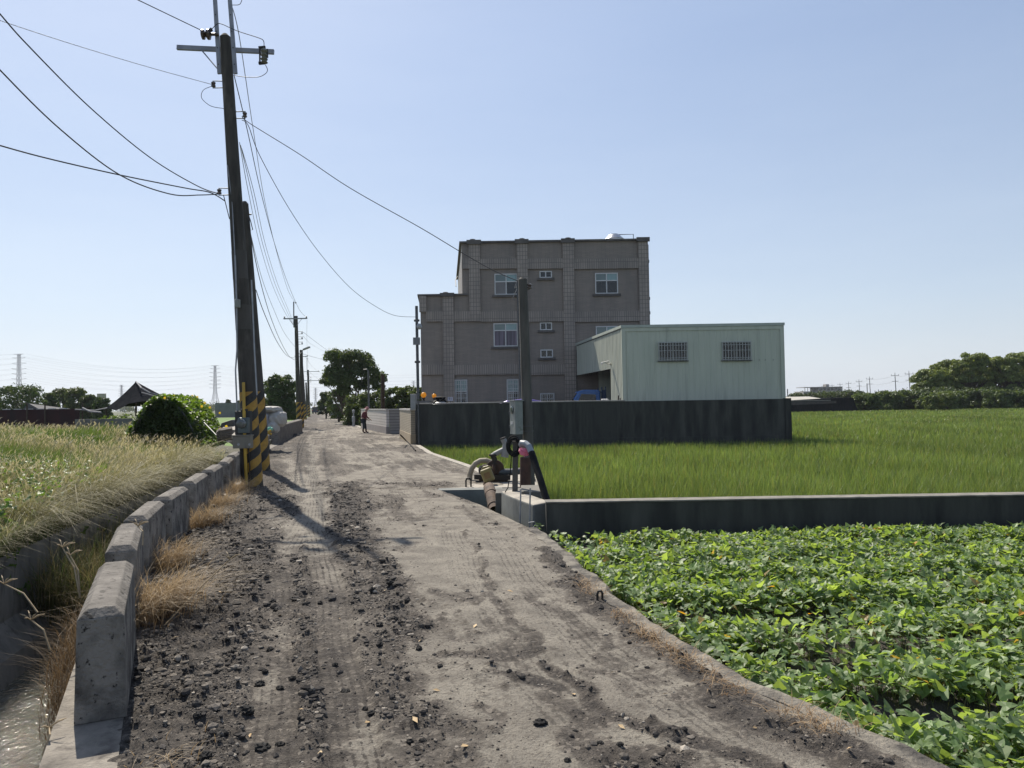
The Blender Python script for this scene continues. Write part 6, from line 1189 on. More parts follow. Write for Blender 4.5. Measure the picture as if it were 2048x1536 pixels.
base, H, W_ = tpx(652, 784, 108, 34); tree(base, H, W_, 'small dark round tree at the far end of the road', 303, n=3000, leaf=.16, colA=DG, colB=(.04, .065, .018), zlo=.2)
for i, (px, top, w_, Y_, lab) in enumerate(((712, 790, 60, 66, 'dark hedge bush behind the road verge, nearest the tall tree trunk'), (742, 784, 52, 64, 'dark hedge bush behind the slim pale post'), (778, 776, 56, 62, 'dense hedge bush behind the brown post'), (806, 772, 60, 61, 'highest hedge bush, just left of the steel pole'), (834, 775, 52, 60, 'hedge bush partly hidden by the corner of the house'))):
    base, H, W_ = tpx(px, top, Y_, w_); tree(base, H, W_, lab, 310 + i, name='hedge_bush', boxy=True, n=7000, leaf=.10, colA=(.04, .065, .02), colB=(.085, .125, .034), zlo=.08, group='hedge bushes left of the house', cat='bush', nb=12)
base, H, W_ = tpx(560, 750, 70, 86); tree(base, H, W_, 'broad dark spreading tree behind the striped poles', 320, n=9000, leaf=.13, colA=DG, colB=(.07, .11, .03), zlo=.22, nb=14, cr=.30)
base, H, W_ = tpx(589, 770, 84, 30); tree(base, H, W_, 'narrow tree close behind the lamp pole', 321, n=2500, leaf=.14, colA=DG, colB=MG, zlo=.1)
# trees at the far left
for i, (px, top, w_, Y_, lab, cA, cB) in enumerate(((42, 770, 96, 92, 'large dark rounded tree at the far left edge below the pylon', (.034, .06, .02), (.062, .098, .028)), (-20, 786, 60, 94, 'dark tree cut by the left edge of the picture', DG, MG), (100, 786, 40, 98, 'small dark tree right of the large dark one', (.034, .058, .02), (.062, .095, .028)), (124, 777, 56, 104, 'yellow-green rounded tree beside the large dark one', (.045, .065, .018), (.085, .115, .035)), (154, 776, 52, 102, 'yellow-green rounded tree with the highest top right of the dark one', (.045, .068, .018), (.085, .115, .03)), (178, 790, 40, 100, 'lower yellow-green tree beside the billboard', (.035, .055, .016), (.07, .10, .028)), (205, 796, 42, 90, 'small dark palm-like tree under the billboard', (.022, .042, .014), (.045, .075, .022)))):
    base, H, W_ = tpx(px, top, Y_, w_); tree(base, H, W_, lab, 330 + i, n=6000, leaf=.15, colA=cA, colB=cB, zlo=.1, nb=12, group='trees behind the left farm sheds')
base, H, W_ = tpx(457, 799, 190, 13); tree(base, H, W_, 'tiny faint tree on the far left field edge', 345, n=1200, leaf=.22, colA=(.05, .07, .035), colB=(.08, .1, .05))
base, H, W_ = tpx(479, 801, 200, 16); tree(base, H, W_, 'tiny faint bushy tree right of the other on the far field edge', 346, n=1400, leaf=.22, colA=(.05, .07, .035), colB=(.08, .1, .05), zlo=.1)
# far right: hedge row and creeper-covered grove
HY = 112
hx = [(1730, 788, 62), (1775, 783, 66), (1818, 781, 60), (1858, 786, 46), (1905, 783, 60), (1950, 779, 64), (1998, 780, 66), (2045, 783, 66)]
hl = ['beside the end of the black-sided greenhouse', 'second from the greenhouse', 'third from the greenhouse', 'fourth from the greenhouse', 'below the left part of the grove', 'below the middle of the grove', 'below the right part of the grove', 'at the right edge of the picture']
for i, (px, top, w_) in enumerate(hx):
    base, H, W_ = tpx(px, top, HY + (i % 3) * 2, w_, -.44); tree(base, H, W_, 'dark green hedge bush across the rice field, ' + hl[i], 350 + i, name='hedge_bush', boxy=True, n=6500, leaf=.20, colA=(.05, .08, .025), colB=(.095, .14, .04), zlo=.06, nb=14, cr=.30, group='hedge bushes across the rice field', cat='bush')
for i, (px, top, w_, lab) in enumerate(((1650, 783, 90, 'low far hedge right of the warehouse, left half'), (1605, 786, 60, 'low far hedge against the corner of the warehouse'), (1700, 781, 70, 'low far hedge behind the greenhouse, right half'))):
    base, H, W_ = tpx(px, top, 165, w_, -.4); tree(base, H, W_, lab, 360 + i, name='hedge_bush', boxy=True, n=5000, leaf=.2, colA=(.035, .055, .02), colB=(.06, .09, .028), zlo=.06, nb=14, cr=.26, group='low far hedges', cat='bush')
base, H, W_ = tpx(1862, 790, 107, 30, -.44); tree(base, H, W_, 'small pale green rounded bush in front of the hedge, left of two', 364, name='shrub', n=2600, leaf=.13, colA=(.075, .115, .03), colB=(.13, .175, .05), zlo=.06, cat='shrub', group='pale bushes before the hedge')
base, H, W_ = tpx(1893, 782, 107, 50, -.44); tree(base, H, W_, 'larger pale green rounded bush in front of the hedge, right of two', 365, name='shrub', n=4500, leaf=.13, colA=(.075, .115, .03), colB=(.13, .175, .05), zlo=.06, cat='shrub', group='pale bushes before the hedge')
GYv = 124
gl = [(1862, 738, 84), (1900, 720, 92), (1934, 705, 86), (1972, 709, 92), (2018, 706, 90), (2062, 700, 96)]
glab = ['creeper-draped tree at the left end of the grove, lowest and roundest', 'creeper-draped tree second in the grove from the power poles', 'creeper-draped tree with a peaked top in the left middle of the grove', 'creeper-draped tree in the middle of the grove', 'creeper-draped tree in the right part of the grove', 'creeper-draped tree at the right edge of the grove']
for i, (px, top, w_) in enumerate(gl):
    rr = random.Random(700 + i); base, H, W_ = tpx(px, top, GYv + (i % 2) * 4, w_, -.4); cl_ = []
    for k in range(74):
        a = rr.uniform(-math.pi, math.pi) if k > 60 else rr.uniform(-math.pi, 0); f = rr.random() ** .75; zz = H * (.30 + .62 * f); ex = math.sqrt(max(.05, 1 - ((zz / H - .2) / .85) ** 2)); r_ = rr.uniform(.42, .85); ex *= rr.uniform(.82, 1.08)
        cl_.append((Vector((math.cos(a) * W_ * .5 * ex, math.sin(a) * W_ * .42 * ex, min(zz, H - r_ * .75))), r_))
    cl_ += [(Vector((0, 0, H * .55)), W_ * .30), (Vector((rr.uniform(-1, 1), -.5, H - .6)), .7)]
    tree(base, H, W_, glab[i], 370 + i, name='creeper_tree', n=15000, leaf=.21, nj=.45, colA=(.07, .105, .026), colB=(.19, .24, .055), clumps=cl_, group='creeper-draped grove', trunk_h=.3, flat=.8)
for i, (px, lab) in enumerate(((1880, 'left'), (1960, 'middle'), (2035, 'right'))):
    base, H, W_ = tpx(px, 775, 119, 100, -.44); tree(base, H, W_, 'understorey thicket filling the %s foot of the grove' % lab, 380 + i, name='thicket', boxy=True, n=6500, leaf=.2, colA=(.036, .06, .02), colB=(.07, .105, .03), zlo=.06, nb=14, cr=.28, cat='thicket', group='thickets under the grove')
# black-sided greenhouse across the rice
def gp(px, py, Y): return at(px, py, Y)
g0, g1 = gp(1575, 819, 110), gp(1708, 818, 110); zt_ = gp(1640, 797, 110).z
gh = thing('greenhouse', ((g0.x + g1.x) / 2, 110, -.44), 'long low net house with black sides and a pale top across the rice field', 'greenhouse')
black_net = M('black_shade_net', (.012, .013, .015), (.024, .025, .029), 5, .95, stretch=(1, 1, .3), bump=.3, bscale=10, spec=0); 
mb = MB(); mb.prism([(g0.x - 4, 110, -.44), (g1.x + .7, 110, -.44), (g1.x - .1, 110, zt_ + .05), (g1.x - .6, 110, zt_ + .1), (g0.x - 4, 110, zt_ - .35)], (0, 0, 0), (0, 9, 0)); mb.build('net_sides', black_net, gh)
mb = MB(); mb.hexa([(g0.x - 4, 109.9, zt_ - .32), (g1.x - 3.4, 109.9, zt_ - .30), (g1.x - 3.0, 119, zt_ + .3), (g0.x - 4, 119, zt_ + .3), (g0.x - 4, 109.9, zt_ - .26), (g1.x - 3.4, 109.9, zt_ - .24), (g1.x - 3.0, 119, zt_ + .36), (g0.x - 4, 119, zt_ + .36)]); mb.build('pale_roof', M('pale_sheet', (.40, .38, .33), (.32, .30, .26), 2, .7), gh)
mb = MB(); mb.hexa([(g0.x - 4, 109.86, zt_ - 1.05), (g1.x - 2.6, 109.86, zt_ - .72), (g1.x - 2.6, 109.94, zt_ - .72), (g0.x - 4, 109.94, zt_ - 1.05), (g0.x - 4, 109.86, zt_ - .40), (g1.x - 2.6, 109.86, zt_ - .40), (g1.x - 2.6, 109.94, zt_ - .40), (g0.x - 4, 109.94, zt_ - .40)]); mb.build('rolled_net', M('brown_roll', (.07, .062, .058), (.04, .037, .036), 3, .8), gh)
# distant concrete building and the line of power poles
fb = thing('distant_building', (gp(1645, 790, 420).x, 420, -.4), 'distant unfinished flat-roofed concrete building beyond the far hedge', 'building'); mb = MB(); a_ = gp(1607, 783, 420); c_ = gp(1685, 773, 420); cc = M('distant_concrete', (.26, .25, .24), (.2, .195, .19), .3, .9)
xm = gp(1637, 780, 420).x; mb.box(xm, c_.x, 420, 432, -.4, c_.z - .3); mb.box(a_.x, xm, 420, 432, -.4, a_.z); mb.box(a_.x + .5, c_.x, 419.6, 432.4, c_.z - .28, c_.z); mb.box(gp(1658, 770, 420).x, gp(1664, 770, 420).x, 424, 428, c_.z, gp(1660, 768, 420).z)
for i in range(5): xx = a_.x + .8 + i * 1.6; mb.box(xx, xx + .25, 420.2, 420.5, a_.z, c_.z - .28)
mb.build('frame', cc, fb); mb = MB()
for i in range(6): xx = xm + .8 + i * 2.1; mb.box(xx, xx + 1.3, 419.92, 420.05, c_.z - 2.0, c_.z - .9)
mb.build('window', glass_dark, fb)
for i, (px, top, Y_) in enumerate(((1818, 742, 233), (1790, 745, 247), (1739, 752, 284), (1718, 757, 318), (1697, 761, 355), (1680, 763, 394), (1664, 765, 440), (1655, 766, 470), (1646, 767, 510), (1640, 768, 560))):
    t_ = at(px, top + 6, Y_); b_ = Vector((t_.x + .3, Y_, -.4)); names = ['nearest the grove, tallest', 'second from the grove', 'third from the grove', 'fourth from the grove', 'fifth from the grove', 'sixth from the grove', 'seventh from the grove', 'eighth from the grove', 'ninth from the grove', 'farthest of the row']
    o = thing('power_pole', b_, 'distant power pole with crossarms beyond the hedge, ' + names[i], 'power pole', 'row of distant power poles'); mb = MB(); mb.tube([b_, t_, t_ + Vector((0, 0, 1.0))], [.17, .12, .05], 6); mb.build('shaft', galv_d, o)
    mb = MB(); mb.bar(t_ + Vector((-1.3, 0, 0)), t_ + Vector((1.3, 0, 0)), .12); mb.bar(t_ + Vector((-1.1, 0, -1.9)), t_ + Vector((1.1, 0, -1.9)), .12); 
    for s_ in (-1.2, 0, 1.2): mb.tube([t_ + Vector((s_, 0, 0)), t_ + Vector((s_, 0, .45))], .06, 5)
    mb.build('crossarm', galv_d, o)
def catenary(a, c, sag, r, label, n=12, mat=wire_g):
    a, c = Vector(a), Vector(c); pts = [a.lerp(c, i / n) - Vector((0, 0, 4 * sag * (i / n) * (1 - i / n))) for i in range(n + 1)]; mb = MB(); mb.tube(pts, r, 4); return tag(mb.build('overhead_wire', mat), label, 'cable', 'distant overhead wires')
rowp = [(1890, 735, 205), (1818, 748, 233), (1790, 751, 247), (1739, 758, 284), (1718, 763, 318), (1697, 767, 355), (1680, 769, 394), (1664, 771, 440)]
for i in range(len(rowp) - 1):
    catenary(at(*rowp[i]), at(*rowp[i + 1]), .5, .025, 'faint wire spanning between distant power poles, upper line')
    catenary(at(*rowp[i]) - Vector((0, 0, 1.9)), at(*rowp[i + 1]) - Vector((0, 0, 1.9)), .5, .025, 'faint wire spanning between distant power poles, lower line')
for px, top, Y_, lab in ((1734, 767, 240, 'plain distant post without crossarms, left of the third power pole'), (1750, 781, 300, 'short dark distant post behind the hedge, left one'), (1757, 779, 300, 'short dark distant post behind the hedge, right one'), (1575, 778, 200, 'thin distant post just right of the warehouse')):
    t_ = at(px, top, Y_); mb = MB(); mb.tube([(t_.x, Y_, -.4), t_], .13, 6); tag(mb.build('distant_post', galv_d), lab, 'post', 'distant posts beyond the hedge')
# pylons
pyl_m = M('pylon_steel', (.30, .29, .31), (.25, .24, .26), 3, .6)
def pylon(px, top, Y, label, H=54):
    t_ = at(px, top, Y); H = t_.z + .4; b0 = Vector((t_.x, Y, -.4)); o = thing('pylon', b0, label, 'pylon', 'high voltage pylons'); r = max(.09, Y * .00016)
    mb = MB(); levels = [0, .12, .24, .35, .44, .52, .60, .68, .76, .84, .92, 1.0]; hw = lambda f: 4.6 * (1 - f / .42) + 1.5 * f / .42 if f < .42 else 1.5 - (f - .42) * 1.0
    for k in range(len(levels) - 1):
        f0, f1 = levels[k], levels[k + 1]; w0, w1 = hw(f0), hw(f1); c0 = [b0 + Vector((sx * w0, sy * w0, f0 * H)) for sx, sy in ((-1, -1), (1, -1), (1, 1), (-1, 1))]; c1 = [b0 + Vector((sx * w1, sy * w1, f1 * H)) for sx, sy in ((-1, -1), (1, -1), (1, 1), (-1, 1))]
        for j in range(4): mb.bar(c0[j], c1[j], r * 2); mb.bar(c0[j], c1[(j + 1) % 4], r * 1.2); mb.bar(c0[(j + 1) % 4], c1[j], r * 1.2); mb.bar(c1[j], c1[(j + 1) % 4], r * 1.2)
    mb.build('lattice', pyl_m, o)
    for f, L in ((1.0, 4.6), (.93, 6.2), (.84, 6.8), (.75, 7.2), (.67, 6.8), (.585, 7.4), (.50, 7.0)):
        mb = MB(); c = b0 + Vector((0, 0, f * H)); w_ = hw(min(f, .99))
        for sgn in (-1, 1):
            tip = c + Vector((sgn * L, 0, .6 if f < 1 else 0)); mb.bar(c + Vector((sgn * w_, 0, .8 if f < 1 else 0)), tip, r * 1.6); mb.bar(c + Vector((sgn * w_, 0, -.8)), tip, r * 1.3); mb.bar(c + Vector((sgn * L * .5, 0, .4 if f < 1 else 0)), c + Vector((sgn * L * .5, 0, -.4)), r)
        mb.build('crossarm', pyl_m, o)
    return b0, H
pA = pylon(38, 708, 700, 'lattice pylon at the far left behind the large dark tree'); pB = pylon(430, 731, 900, 'lattice pylon standing clear in the sky left of the near pole'); pylon(243, 770, 1650, 'small distant lattice pylon left of the black net peak'); pylon(631, 776, 2000, 'tiny distant lattice pylon at the end of the road'); pylon(160, 776, 2400, 'tiny distant lattice pylon above the yellow-green tree'); pylon(827, 762, 1500, 'small distant lattice pylon left of the house')
for i, f in enumerate((1.0, .93, .84, .75, .67, .585)):
    for sgn in (-1, 1):
        a = pA[0] + Vector((sgn * 6.5, 0, f * pA[1])); c = pB[0] + Vector((sgn * 6.5, 0, f * pB[1])); catenary(a, c, 9, .045, 'faint high voltage line spanning between the two left pylons', 24, pyl_m)
        catenary(a, a + Vector((-190, -120, 0)), 6, .04, 'faint high voltage line running to the left edge from the left pylon', 12, pyl_m); catenary(c, c + Vector((260, 300, 0)), 8, .045, 'faint high voltage line running right behind the poles from the clear pylon', 12, pyl_m)
# distant strip of woods and buildings along the horizon: one faint mass
V_, F_, C_ = [], [], []; r_ = np.random.default_rng(5); cs = []; rs = []
for i in range(150): x = -520 + i * 8.5; Y_ = 620 + 60 * math.sin(i * .7); hh = 3 + 3 * r_.random(); cs.append((x, Y_, -.4 + hh * .6)); rs.append(3 + hh * .7)
for i in range(90): x = 180 + i * 6; cs.append((x, 560 + 30 * math.sin(i), 2.5)); rs.append(4.5)
hb_ = bpy.data.materials.new('haze'); hb_.use_nodes = True; nt = hb_.node_tree; nt.nodes.clear(); out = nt.nodes.new('ShaderNodeOutputMaterial'); pv2 = nt.nodes.new('ShaderNodeVolumePrincipled')
pv2.inputs['Color'].default_value = (.86, .92, 1, 1); pv2.inputs['Density'].default_value = .00014; pv2.inputs['Anisotropy'].default_value = .2; nt.links.new(pv2.outputs[0], out.inputs['Volume'])
mb = MB(); mb.box(-9100, 9100, -250, 9100, -3, 75); tag(mb.build('haze', hb_), 'pale humid haze lying over the whole plain', 'haze', kind='stuff')
V, F, C = crown_mesh('far_woods', cs, rs, 26000, 1.0, (.04, .06, .03), (.07, .09, .045), 9, tree_m); o = np_mesh('far_woods', V, F, tree_m, {'col': C}); tag(o, 'faint low strip of distant woods along the horizon', 'woods', kind='stuff')
# left: net fence on the far field edge
a_, c_ = at(430, 806, 180), at(490, 807, 180); mb = MB(); mb.box(a_.x, c_.x + 6, 180, 180.2, -.4, a_.z); tag(mb.build('net_fence', M('grey_net', (.15, .16, .17), (.11, .12, .125), 1, .9)), 'grey net fence along the far edge of the left field', 'net fence')
fg = M('far_field_green', (.085, .15, .025), (.11, .18, .035), .3, .95); mb = MB(); mb.add([(-75, 36, -.44), (-11.2, 36, -.44), (-27.8, 100, -.44), (-48, 178, -.44), (-150, 178, -.44)], [(0, 1, 2, 3, 4)]); mb.build('left_field', fg, fix=False)['kind'] = 'structure'
mb = MB(); mb.add([(-13.6, 62, -.44), (-8, 62, -.44), (-10, 75, -.44), (-14, 75, -.44)], [(0, 1, 2, 3)]); mb.add([(-21, 95, -.43), (4, 95, -.43), (-20, 245, -.43), (-55, 245, -.43)], [(0, 1, 2, 3)]); mb.build('verge', fg, fix=False)['kind'] = 'structure'
n = 5000; y = 57 + 60 * RNG.random(n); x = road_r(y) + .25 + 3.5 * RNG.random(n); p = blades(x, y, np.full(n, -.2), RNG.uniform(.3, .6, n), np.full(n, .05), RNG.random(n) * 6.28, RNG.uniform(.1, .8, n), cvar(n, (.03, .06, .015), (.05, .08, .02)), cvar(n, (.09, .16, .03), (.14, .21, .04)))
o = np_mesh('verge_grass', p[0], p[1], rice_m, {'col': p[2]}); tag(o, 'bright green verge grass right of the road beyond the tiled wall', 'verge grass', kind='stuff')
# billboard
b0, b1 = at(194, 796, 170), at(211, 787, 170); bb = thing('billboard', ((b0.x + b1.x) / 2, 170, -.4), 'small pale blank billboard on legs above the far left trees', 'billboard'); mb = MB(); mb.box(b0.x, b1.x, 170, 170.3, b0.z, b1.z); mb.build('panel', M('weathered_billboard', (.36, .31, .28), (.28, .25, .23), .8, .8), bb)
for xx in (b0.x + .5, b1.x - .5): mb = MB(); mb.tube([(xx, 170.4, -.4), (xx, 170.4, b1.z)], .08, 6); mb.build('leg', galv_d, bb)
# black shade-net tent
TY_ = 36.0; P_ = lambda px, py, dY=0: at(px, py, TY_ + dY)
bt = thing('shade_net_tent', (P_(272, 830).x, TY_, -.3), 'black shade net pulled up to a sharp peak behind the vine tunnel', 'shade net'); pk = P_(272, 763, 1); ring = [P_(212, 816, 0), P_(232, 820, -1.2), P_(258, 807, -1.5), P_(300, 800, -1.5), P_(330, 792, 0), P_(345, 800, 3), P_(290, 812, 4), P_(225, 812, 3)]
mb = MB(); ST = 7; pv_ = []
for i, q in enumerate(ring):
    for k in range(ST + 1): t = k / ST; c = pk.lerp(q, t); c.z -= .12 * math.sin(math.pi * t) * (.6 + .4 * math.sin(i * 2.1)); pv_.append(c)
b_ = mb.add(pv_, [])
for i in range(len(ring)):
    j = (i + 1) % len(ring)
    for k in range(ST): mb.f.append([b_ + i * 8 + k, b_ + i * 8 + k + 1, b_ + j * 8 + k + 1, b_ + j * 8 + k]); mb.mi.append(0)
o = mb.build('net', black_net, bt, smooth=False); sol = o.modifiers.new('thick', 'SOLIDIFY'); sol.thickness = .02
mb = MB(); mb.tube([P_(272, 860, 1), pk], .05, 6); mb.build('pole', bark, bt); mb = MB(); mb.tube([P_(213, 850, 0), P_(212, 815, 0)], .04, 6); mb.build('pole', bark, bt)
mb = MB(); mb.tube([pk, P_(283, 776, -.6), P_(300, 786, -.8), P_(326, 793, -.2)], .035, 6); mb.tube([P_(283, 785, -1.4), P_(312, 793, -1.3)], .03, 6); mb.build('folded_edge', M('pale_net_fold', (.26, .26, .27), (.18, .18, .19), 4, .8), bt)
# dark fence sheds along the back of the bank
a_, c_ = at(-40, 836, 33), at(212, 836, 33); zt_ = at(90, 818.5, 33).z; fs = thing('dark_fence', ((a_.x + c_.x) / 2, 33, -.2), 'long dark maroon sheet fence with a dotted pale top edge behind the dry grass', 'fence')
mb = MB(); mb.box(a_.x, c_.x - 1.2, 33, 33.08, -.3, zt_); mb.build('sheet', M('dark_maroon_sheet', (.045, .012, .012), (.02, .012, .013), 1.0, .8, stretch=(2, 1, .5)), fs)
mb = MB(); x = a_.x
while x < c_.x - 1.6: mb.box(x, x + .28, 32.97, 33.1, zt_ + .002, zt_ + .035); x += .5
mb.build('top_clips', M_plain('pale_clip', (.5, .5, .5), .6), fs); mb = MB()
for px in (54, 165, 90): q = at(px, 805, 32.9); mb.tube([(q.x, 32.9, -.2), (q.x, 32.9, q.z)], .035, 6)
mb.build('post', bark, fs)
mb = MB(); q = [at(165, 816, 32.6), at(180, 823, 32.4), at(202, 825, 32.2)]; mb.tube(q, .04, 6); mb.tube([at(150, 819, 32.8), at(190, 821, 32.8), at(214, 816, 33.5)], .03, 6); tag(mb.build('net_roll', MATS['pale_net_fold']), 'pale rolled net edge sagging at the right end of the dark fence', 'net roll')
q = at(58, 807, 37); r0_, r1_ = at(44, 820, 37), at(82, 820, 37); mb = MB(); mb.add([q, r0_, r1_, r1_ + Vector((0, 3, 0)), r0_ + Vector((0, 3, 0))], [(0, 1, 2), (0, 2, 3), (0, 3, 4), (0, 4, 1), (1, 4, 3, 2)]); tag(mb.build('net_peak', M('grey_peak_net', (.12, .12, .125), (.08, .08, .085), 3, .85)), 'small grey net peak poking above the dark fence', 'shade net')
# vine tunnel
VY = 24.0; fl, fr_ = at(256, 862, VY), at(396, 862, VY); r_t = (fr_.x - fl.x) / 2; ztop = at(330, 800, VY).z; cx_ = (fl.x + fr_.x) / 2; zbs = .35; Ln = 3.8; kx = -.02
vt = thing('vine_tunnel', (cx_, VY, zbs), 'low arched net tunnel overgrown with green vines and yellow flowers', 'vine tunnel')
hh = ztop - zbs; arch = lambda t, Y: Vector((cx_ - .20 * (Y - VY) - math.cos(t) * r_t * 1.0 , Y, zbs + math.sin(t) ** 1.6 * hh))
mb = MB(); nt_, ny = 24, 6
pts_ = [arch(math.pi * i / nt_, VY + Ln * j / ny) for j in range(ny + 1) for i in range(nt_ + 1)]; b_ = mb.add(pts_, [])
for j in range(ny):
    for i in range(nt_): k = b_ + j * (nt_ + 1) + i; mb.f.append([k, k + 1, k + nt_ + 2, k + nt_ + 1]); mb.mi.append(0)
k = b_ + ny * (nt_ + 1); mb.f.append([k + i for i in range(nt_ + 1)]); mb.mi.append(0)
o = mb.build('net_cover', M('green_black_net', (.03, .04, .032), (.05, .055, .045), 4, .85, bump=.3), vt); sol = o.modifiers.new('thick', 'SOLIDIFY'); sol.thickness = .03
for Y_ in (VY - .02, VY + 1.9, VY + Ln): mb = MB(); mb.tube([arch(math.pi * i / 20, Y_) + Vector((0, 0, .02)) for i in range(21)], .018, 6); mb.build('hoop', galv_d, vt)
n = 12000; tt = RNG.uniform(.05, math.pi * .99, n); Yv = VY + Ln * RNG.random(n); keep = fbm(tt * 2.2, Yv * .9, 3, 12) > .27; tt, Yv = tt[keep], Yv[keep]; n = len(tt)
pp_ = np.array([arch(a, b_)[:] for a, b_ in zip(tt, Yv)]); off = RNG.uniform(.0, .20, n); nx, nz = -np.cos(tt), np.sin(tt)
lv = leaves(pp_[:, 0] + nx * off, Yv, pp_[:, 2] + nz * off * .8, RNG.uniform(.08, .15, n), RNG.random(n) * 6.28, RNG.normal(0, .6, n), RNG.normal(0, .5, n), cvar(n, (.05, .10, .018), (.10, .17, .035)) * (1 + .5 * np.clip(np.sin(tt) - .6, 0, 1))[:, None])
# front fringe hanging along the arch, darker creeper inside the mouth
n2_ = 6000; t2_ = RNG.uniform(.05, math.pi * .97, n2_); rr_ = 1.04 - .75 * RNG.random(n2_) ** 1.9; fx = cx_ + (np.array([arch(a, VY).x for a in t2_]) - cx_) * rr_; fz = zbs + (np.array([arch(a, VY).z for a in t2_]) - zbs) * rr_
l2 = leaves(fx, VY - .12 + .9 * RNG.random(n2_), fz, RNG.uniform(.06, .12, n2_), RNG.random(n2_) * 6.28, RNG.normal(-.5, .6, n2_), RNG.normal(0, .5, n2_), cvar(n2_, (.025, .05, .014), (.06, .10, .024)))
V, F, C = merge([lv, l2]); np_mesh('vine_leaves', V, F, MATS['weed_leaf'], {'col': C}, parent=vt)
fl_m = M_plain('yellow_petal', (.80, .55, .03), .5, trans=.4)
mb = MB()
for px, py, Y_ in ((349, 792, VY + 1), (404, 813, VY), (440, 826, VY + 3), (385, 792, VY + 4), (395, 794, VY + 4), (365, 793, VY + 3), (330, 796, VY + .2), (410, 806, VY + 2), (440, 862, VY - 1), (453, 853, VY - 1.2), (441, 858, VY - 1.1), (458, 872, VY - 2), (420, 815, VY + 2.5)):
    c = at(px, py, Y_ - .45); 
    for k in range(5): a = k * 1.2566; d = Vector((math.cos(a), -.35, math.sin(a))); e = Vector((-math.sin(a), 0, math.cos(a))); mb.add([c, c + d * .03 + e * .02, c + d * .05, c + d * .03 - e * .02], [(0, 1, 2, 3)])
mb.build('yellow_flower', fl_m, vt, fix=False)
mb = MB(); mb.tube([at(408, 845, VY - .6), at(433, 871, VY - 1.6)], .018, 6); tag(mb.build('leaning_pipe', galv_d), 'pale pipe leaning beside the right foot of the vine tunnel', 'pipe')
q = at(240, 836, 30); n = 2500; xx = q.x + RNG.normal(0, .75, n); yy_ = 30 + RNG.normal(0, .5, n); zz = .2 + 1.25 * RNG.random(n) * np.exp(-((xx - q.x) / 1.1) ** 2); lv = leaves(xx, yy_, zz, RNG.uniform(.08, .14, n), RNG.random(n) * 6.28, RNG.normal(0, .6, n), RNG.normal(0, .5, n), cvar(n, (.04, .075, .018), (.08, .13, .03)))
o = np_mesh('vine_bush', lv[0], lv[1], MATS['weed_leaf'], {'col': lv[2]}); tag(o, 'green viny bush between the dark fence and the vine tunnel', 'bush')
q0, q1 = at(150, 848, 29), at(258, 848, 29); mb = MB(); mb.box(q0.x, q1.x, 29, 29.3, -.2, at(200, 838, 29).z); tag(mb.build('grey_low_wall', conc_grey), 'low grey wall half hidden by dry grass left of the vine tunnel', 'wall')
# debris by the canal behind the near pole: slabs, crate, bag heap, black sheeting
def slab(poly, Y, th, label, mat, name='concrete_slab', grp='broken slabs behind the near pole'):
    mb = MB(); mb.prism([at(px, py, Y + dY) for px, py, dY in poly], (0, 0, 0), (0, 0, -th)); return tag(mb.build(name, mat, bevel=.01), label, 'slab', grp)
slab([(440, 858, 0), (476, 860, -.3), (478, 850, 1.2), (450, 852, 1.4)], 22, .09, 'flat pale concrete slab resting on rubble right of the vine tunnel', conc_light)
slab([(463, 870, 0), (482, 874, -.2), (481, 860, .5), (472, 862, .5)], 21, .10, 'tilted pale slab below the flat one', conc_light)
mb = MB(); mb.prism([at(439, 858, 23), at(470, 853, 23), at(464, 839, 23), at(442, 846, 23)], (0, 0, 0), (0, .5, 0)); tag(mb.build('black_crate', M('black_plastic_crate', (.02, .021, .022), (.05, .048, .045), 5, .6), bevel=.03), 'tipped black plastic crate behind the pale slabs', 'crate')
mb = MB(); 
for i in range(16): a = i * 2.4; q = at(452 + 18 * math.cos(a) * ((i * 7 % 5) / 5), 868 + 8 * math.sin(a), 21.4); mb.obox(q, Vector((.12, .05, .02)) * (.6 + (i % 3) * .3), Vector((-.04, .10, .03)), Vector((0, -.02, .05)))
tag(mb.build('rubble', M('rubble_stone', (.13, .115, .10), (.07, .06, .05), 6, .95, bump=.4), bevel=.015), 'broken brown rubble under the pale slabs', 'rubble', kind='stuff')
SY = 28.0
def sack(px, py, wpx_, hpx, label, mat, Y=SY, seed=0, dep=.6):
    c = at(px, py, Y); rx, rz = wpx_ * Y / FPX / 2, hpx * Y / FPX / 2; bm = bmesh.new(); bmesh.ops.create_icosphere(bm, subdivisions=4, radius=1)
    for v in bm.verts:
        q = v.co; k = 1 + .06 * math.sin(q.x * 9 + seed) * math.sin(q.z * 7 + seed * 2) + .04 * math.sin(q.y * 15 + q.z * 11 + seed); sq = lambda t: math.copysign(abs(t) ** .7, t); v.co = Vector((sq(q.x) * rx * k, sq(q.y) * dep * k, sq(q.z) * rz * k))
    mb = MB(); mb.add([c + v.co for v in bm.verts], [[v.index for v in f.verts] for f in bm.faces]); bm.free(); return tag(mb.build('bulk_sack', mat, smooth=True), label, 'sack', 'white sacks behind the striped poles')
wsk = M('white_woven_sack', (.46, .44, .41), (.36, .345, .32), 3, .8, bump=.4, bscale=12, bdist=.03); gsk = M('grey_white_sack', (.40, .40, .44), (.32, .32, .36), 3, .8, bump=.3, bscale=10, bdist=.03)
sack(534, 844, 34, 46, 'tall grey-white bulk sack behind the striped pole', gsk, seed=1); sack(556, 838, 26, 32, 'cream-coloured bulk sack bulging to the right of the grey-white one', wsk, seed=2); sack(541, 819, 38, 13, 'white sheet bundle lying across the tops of the sacks', wsk, SY - .1, seed=3)
sack(548, 855, 18, 22, 'smaller cream sack at the foot of the heap by the parapet', wsk, SY - .4, 4, .35)
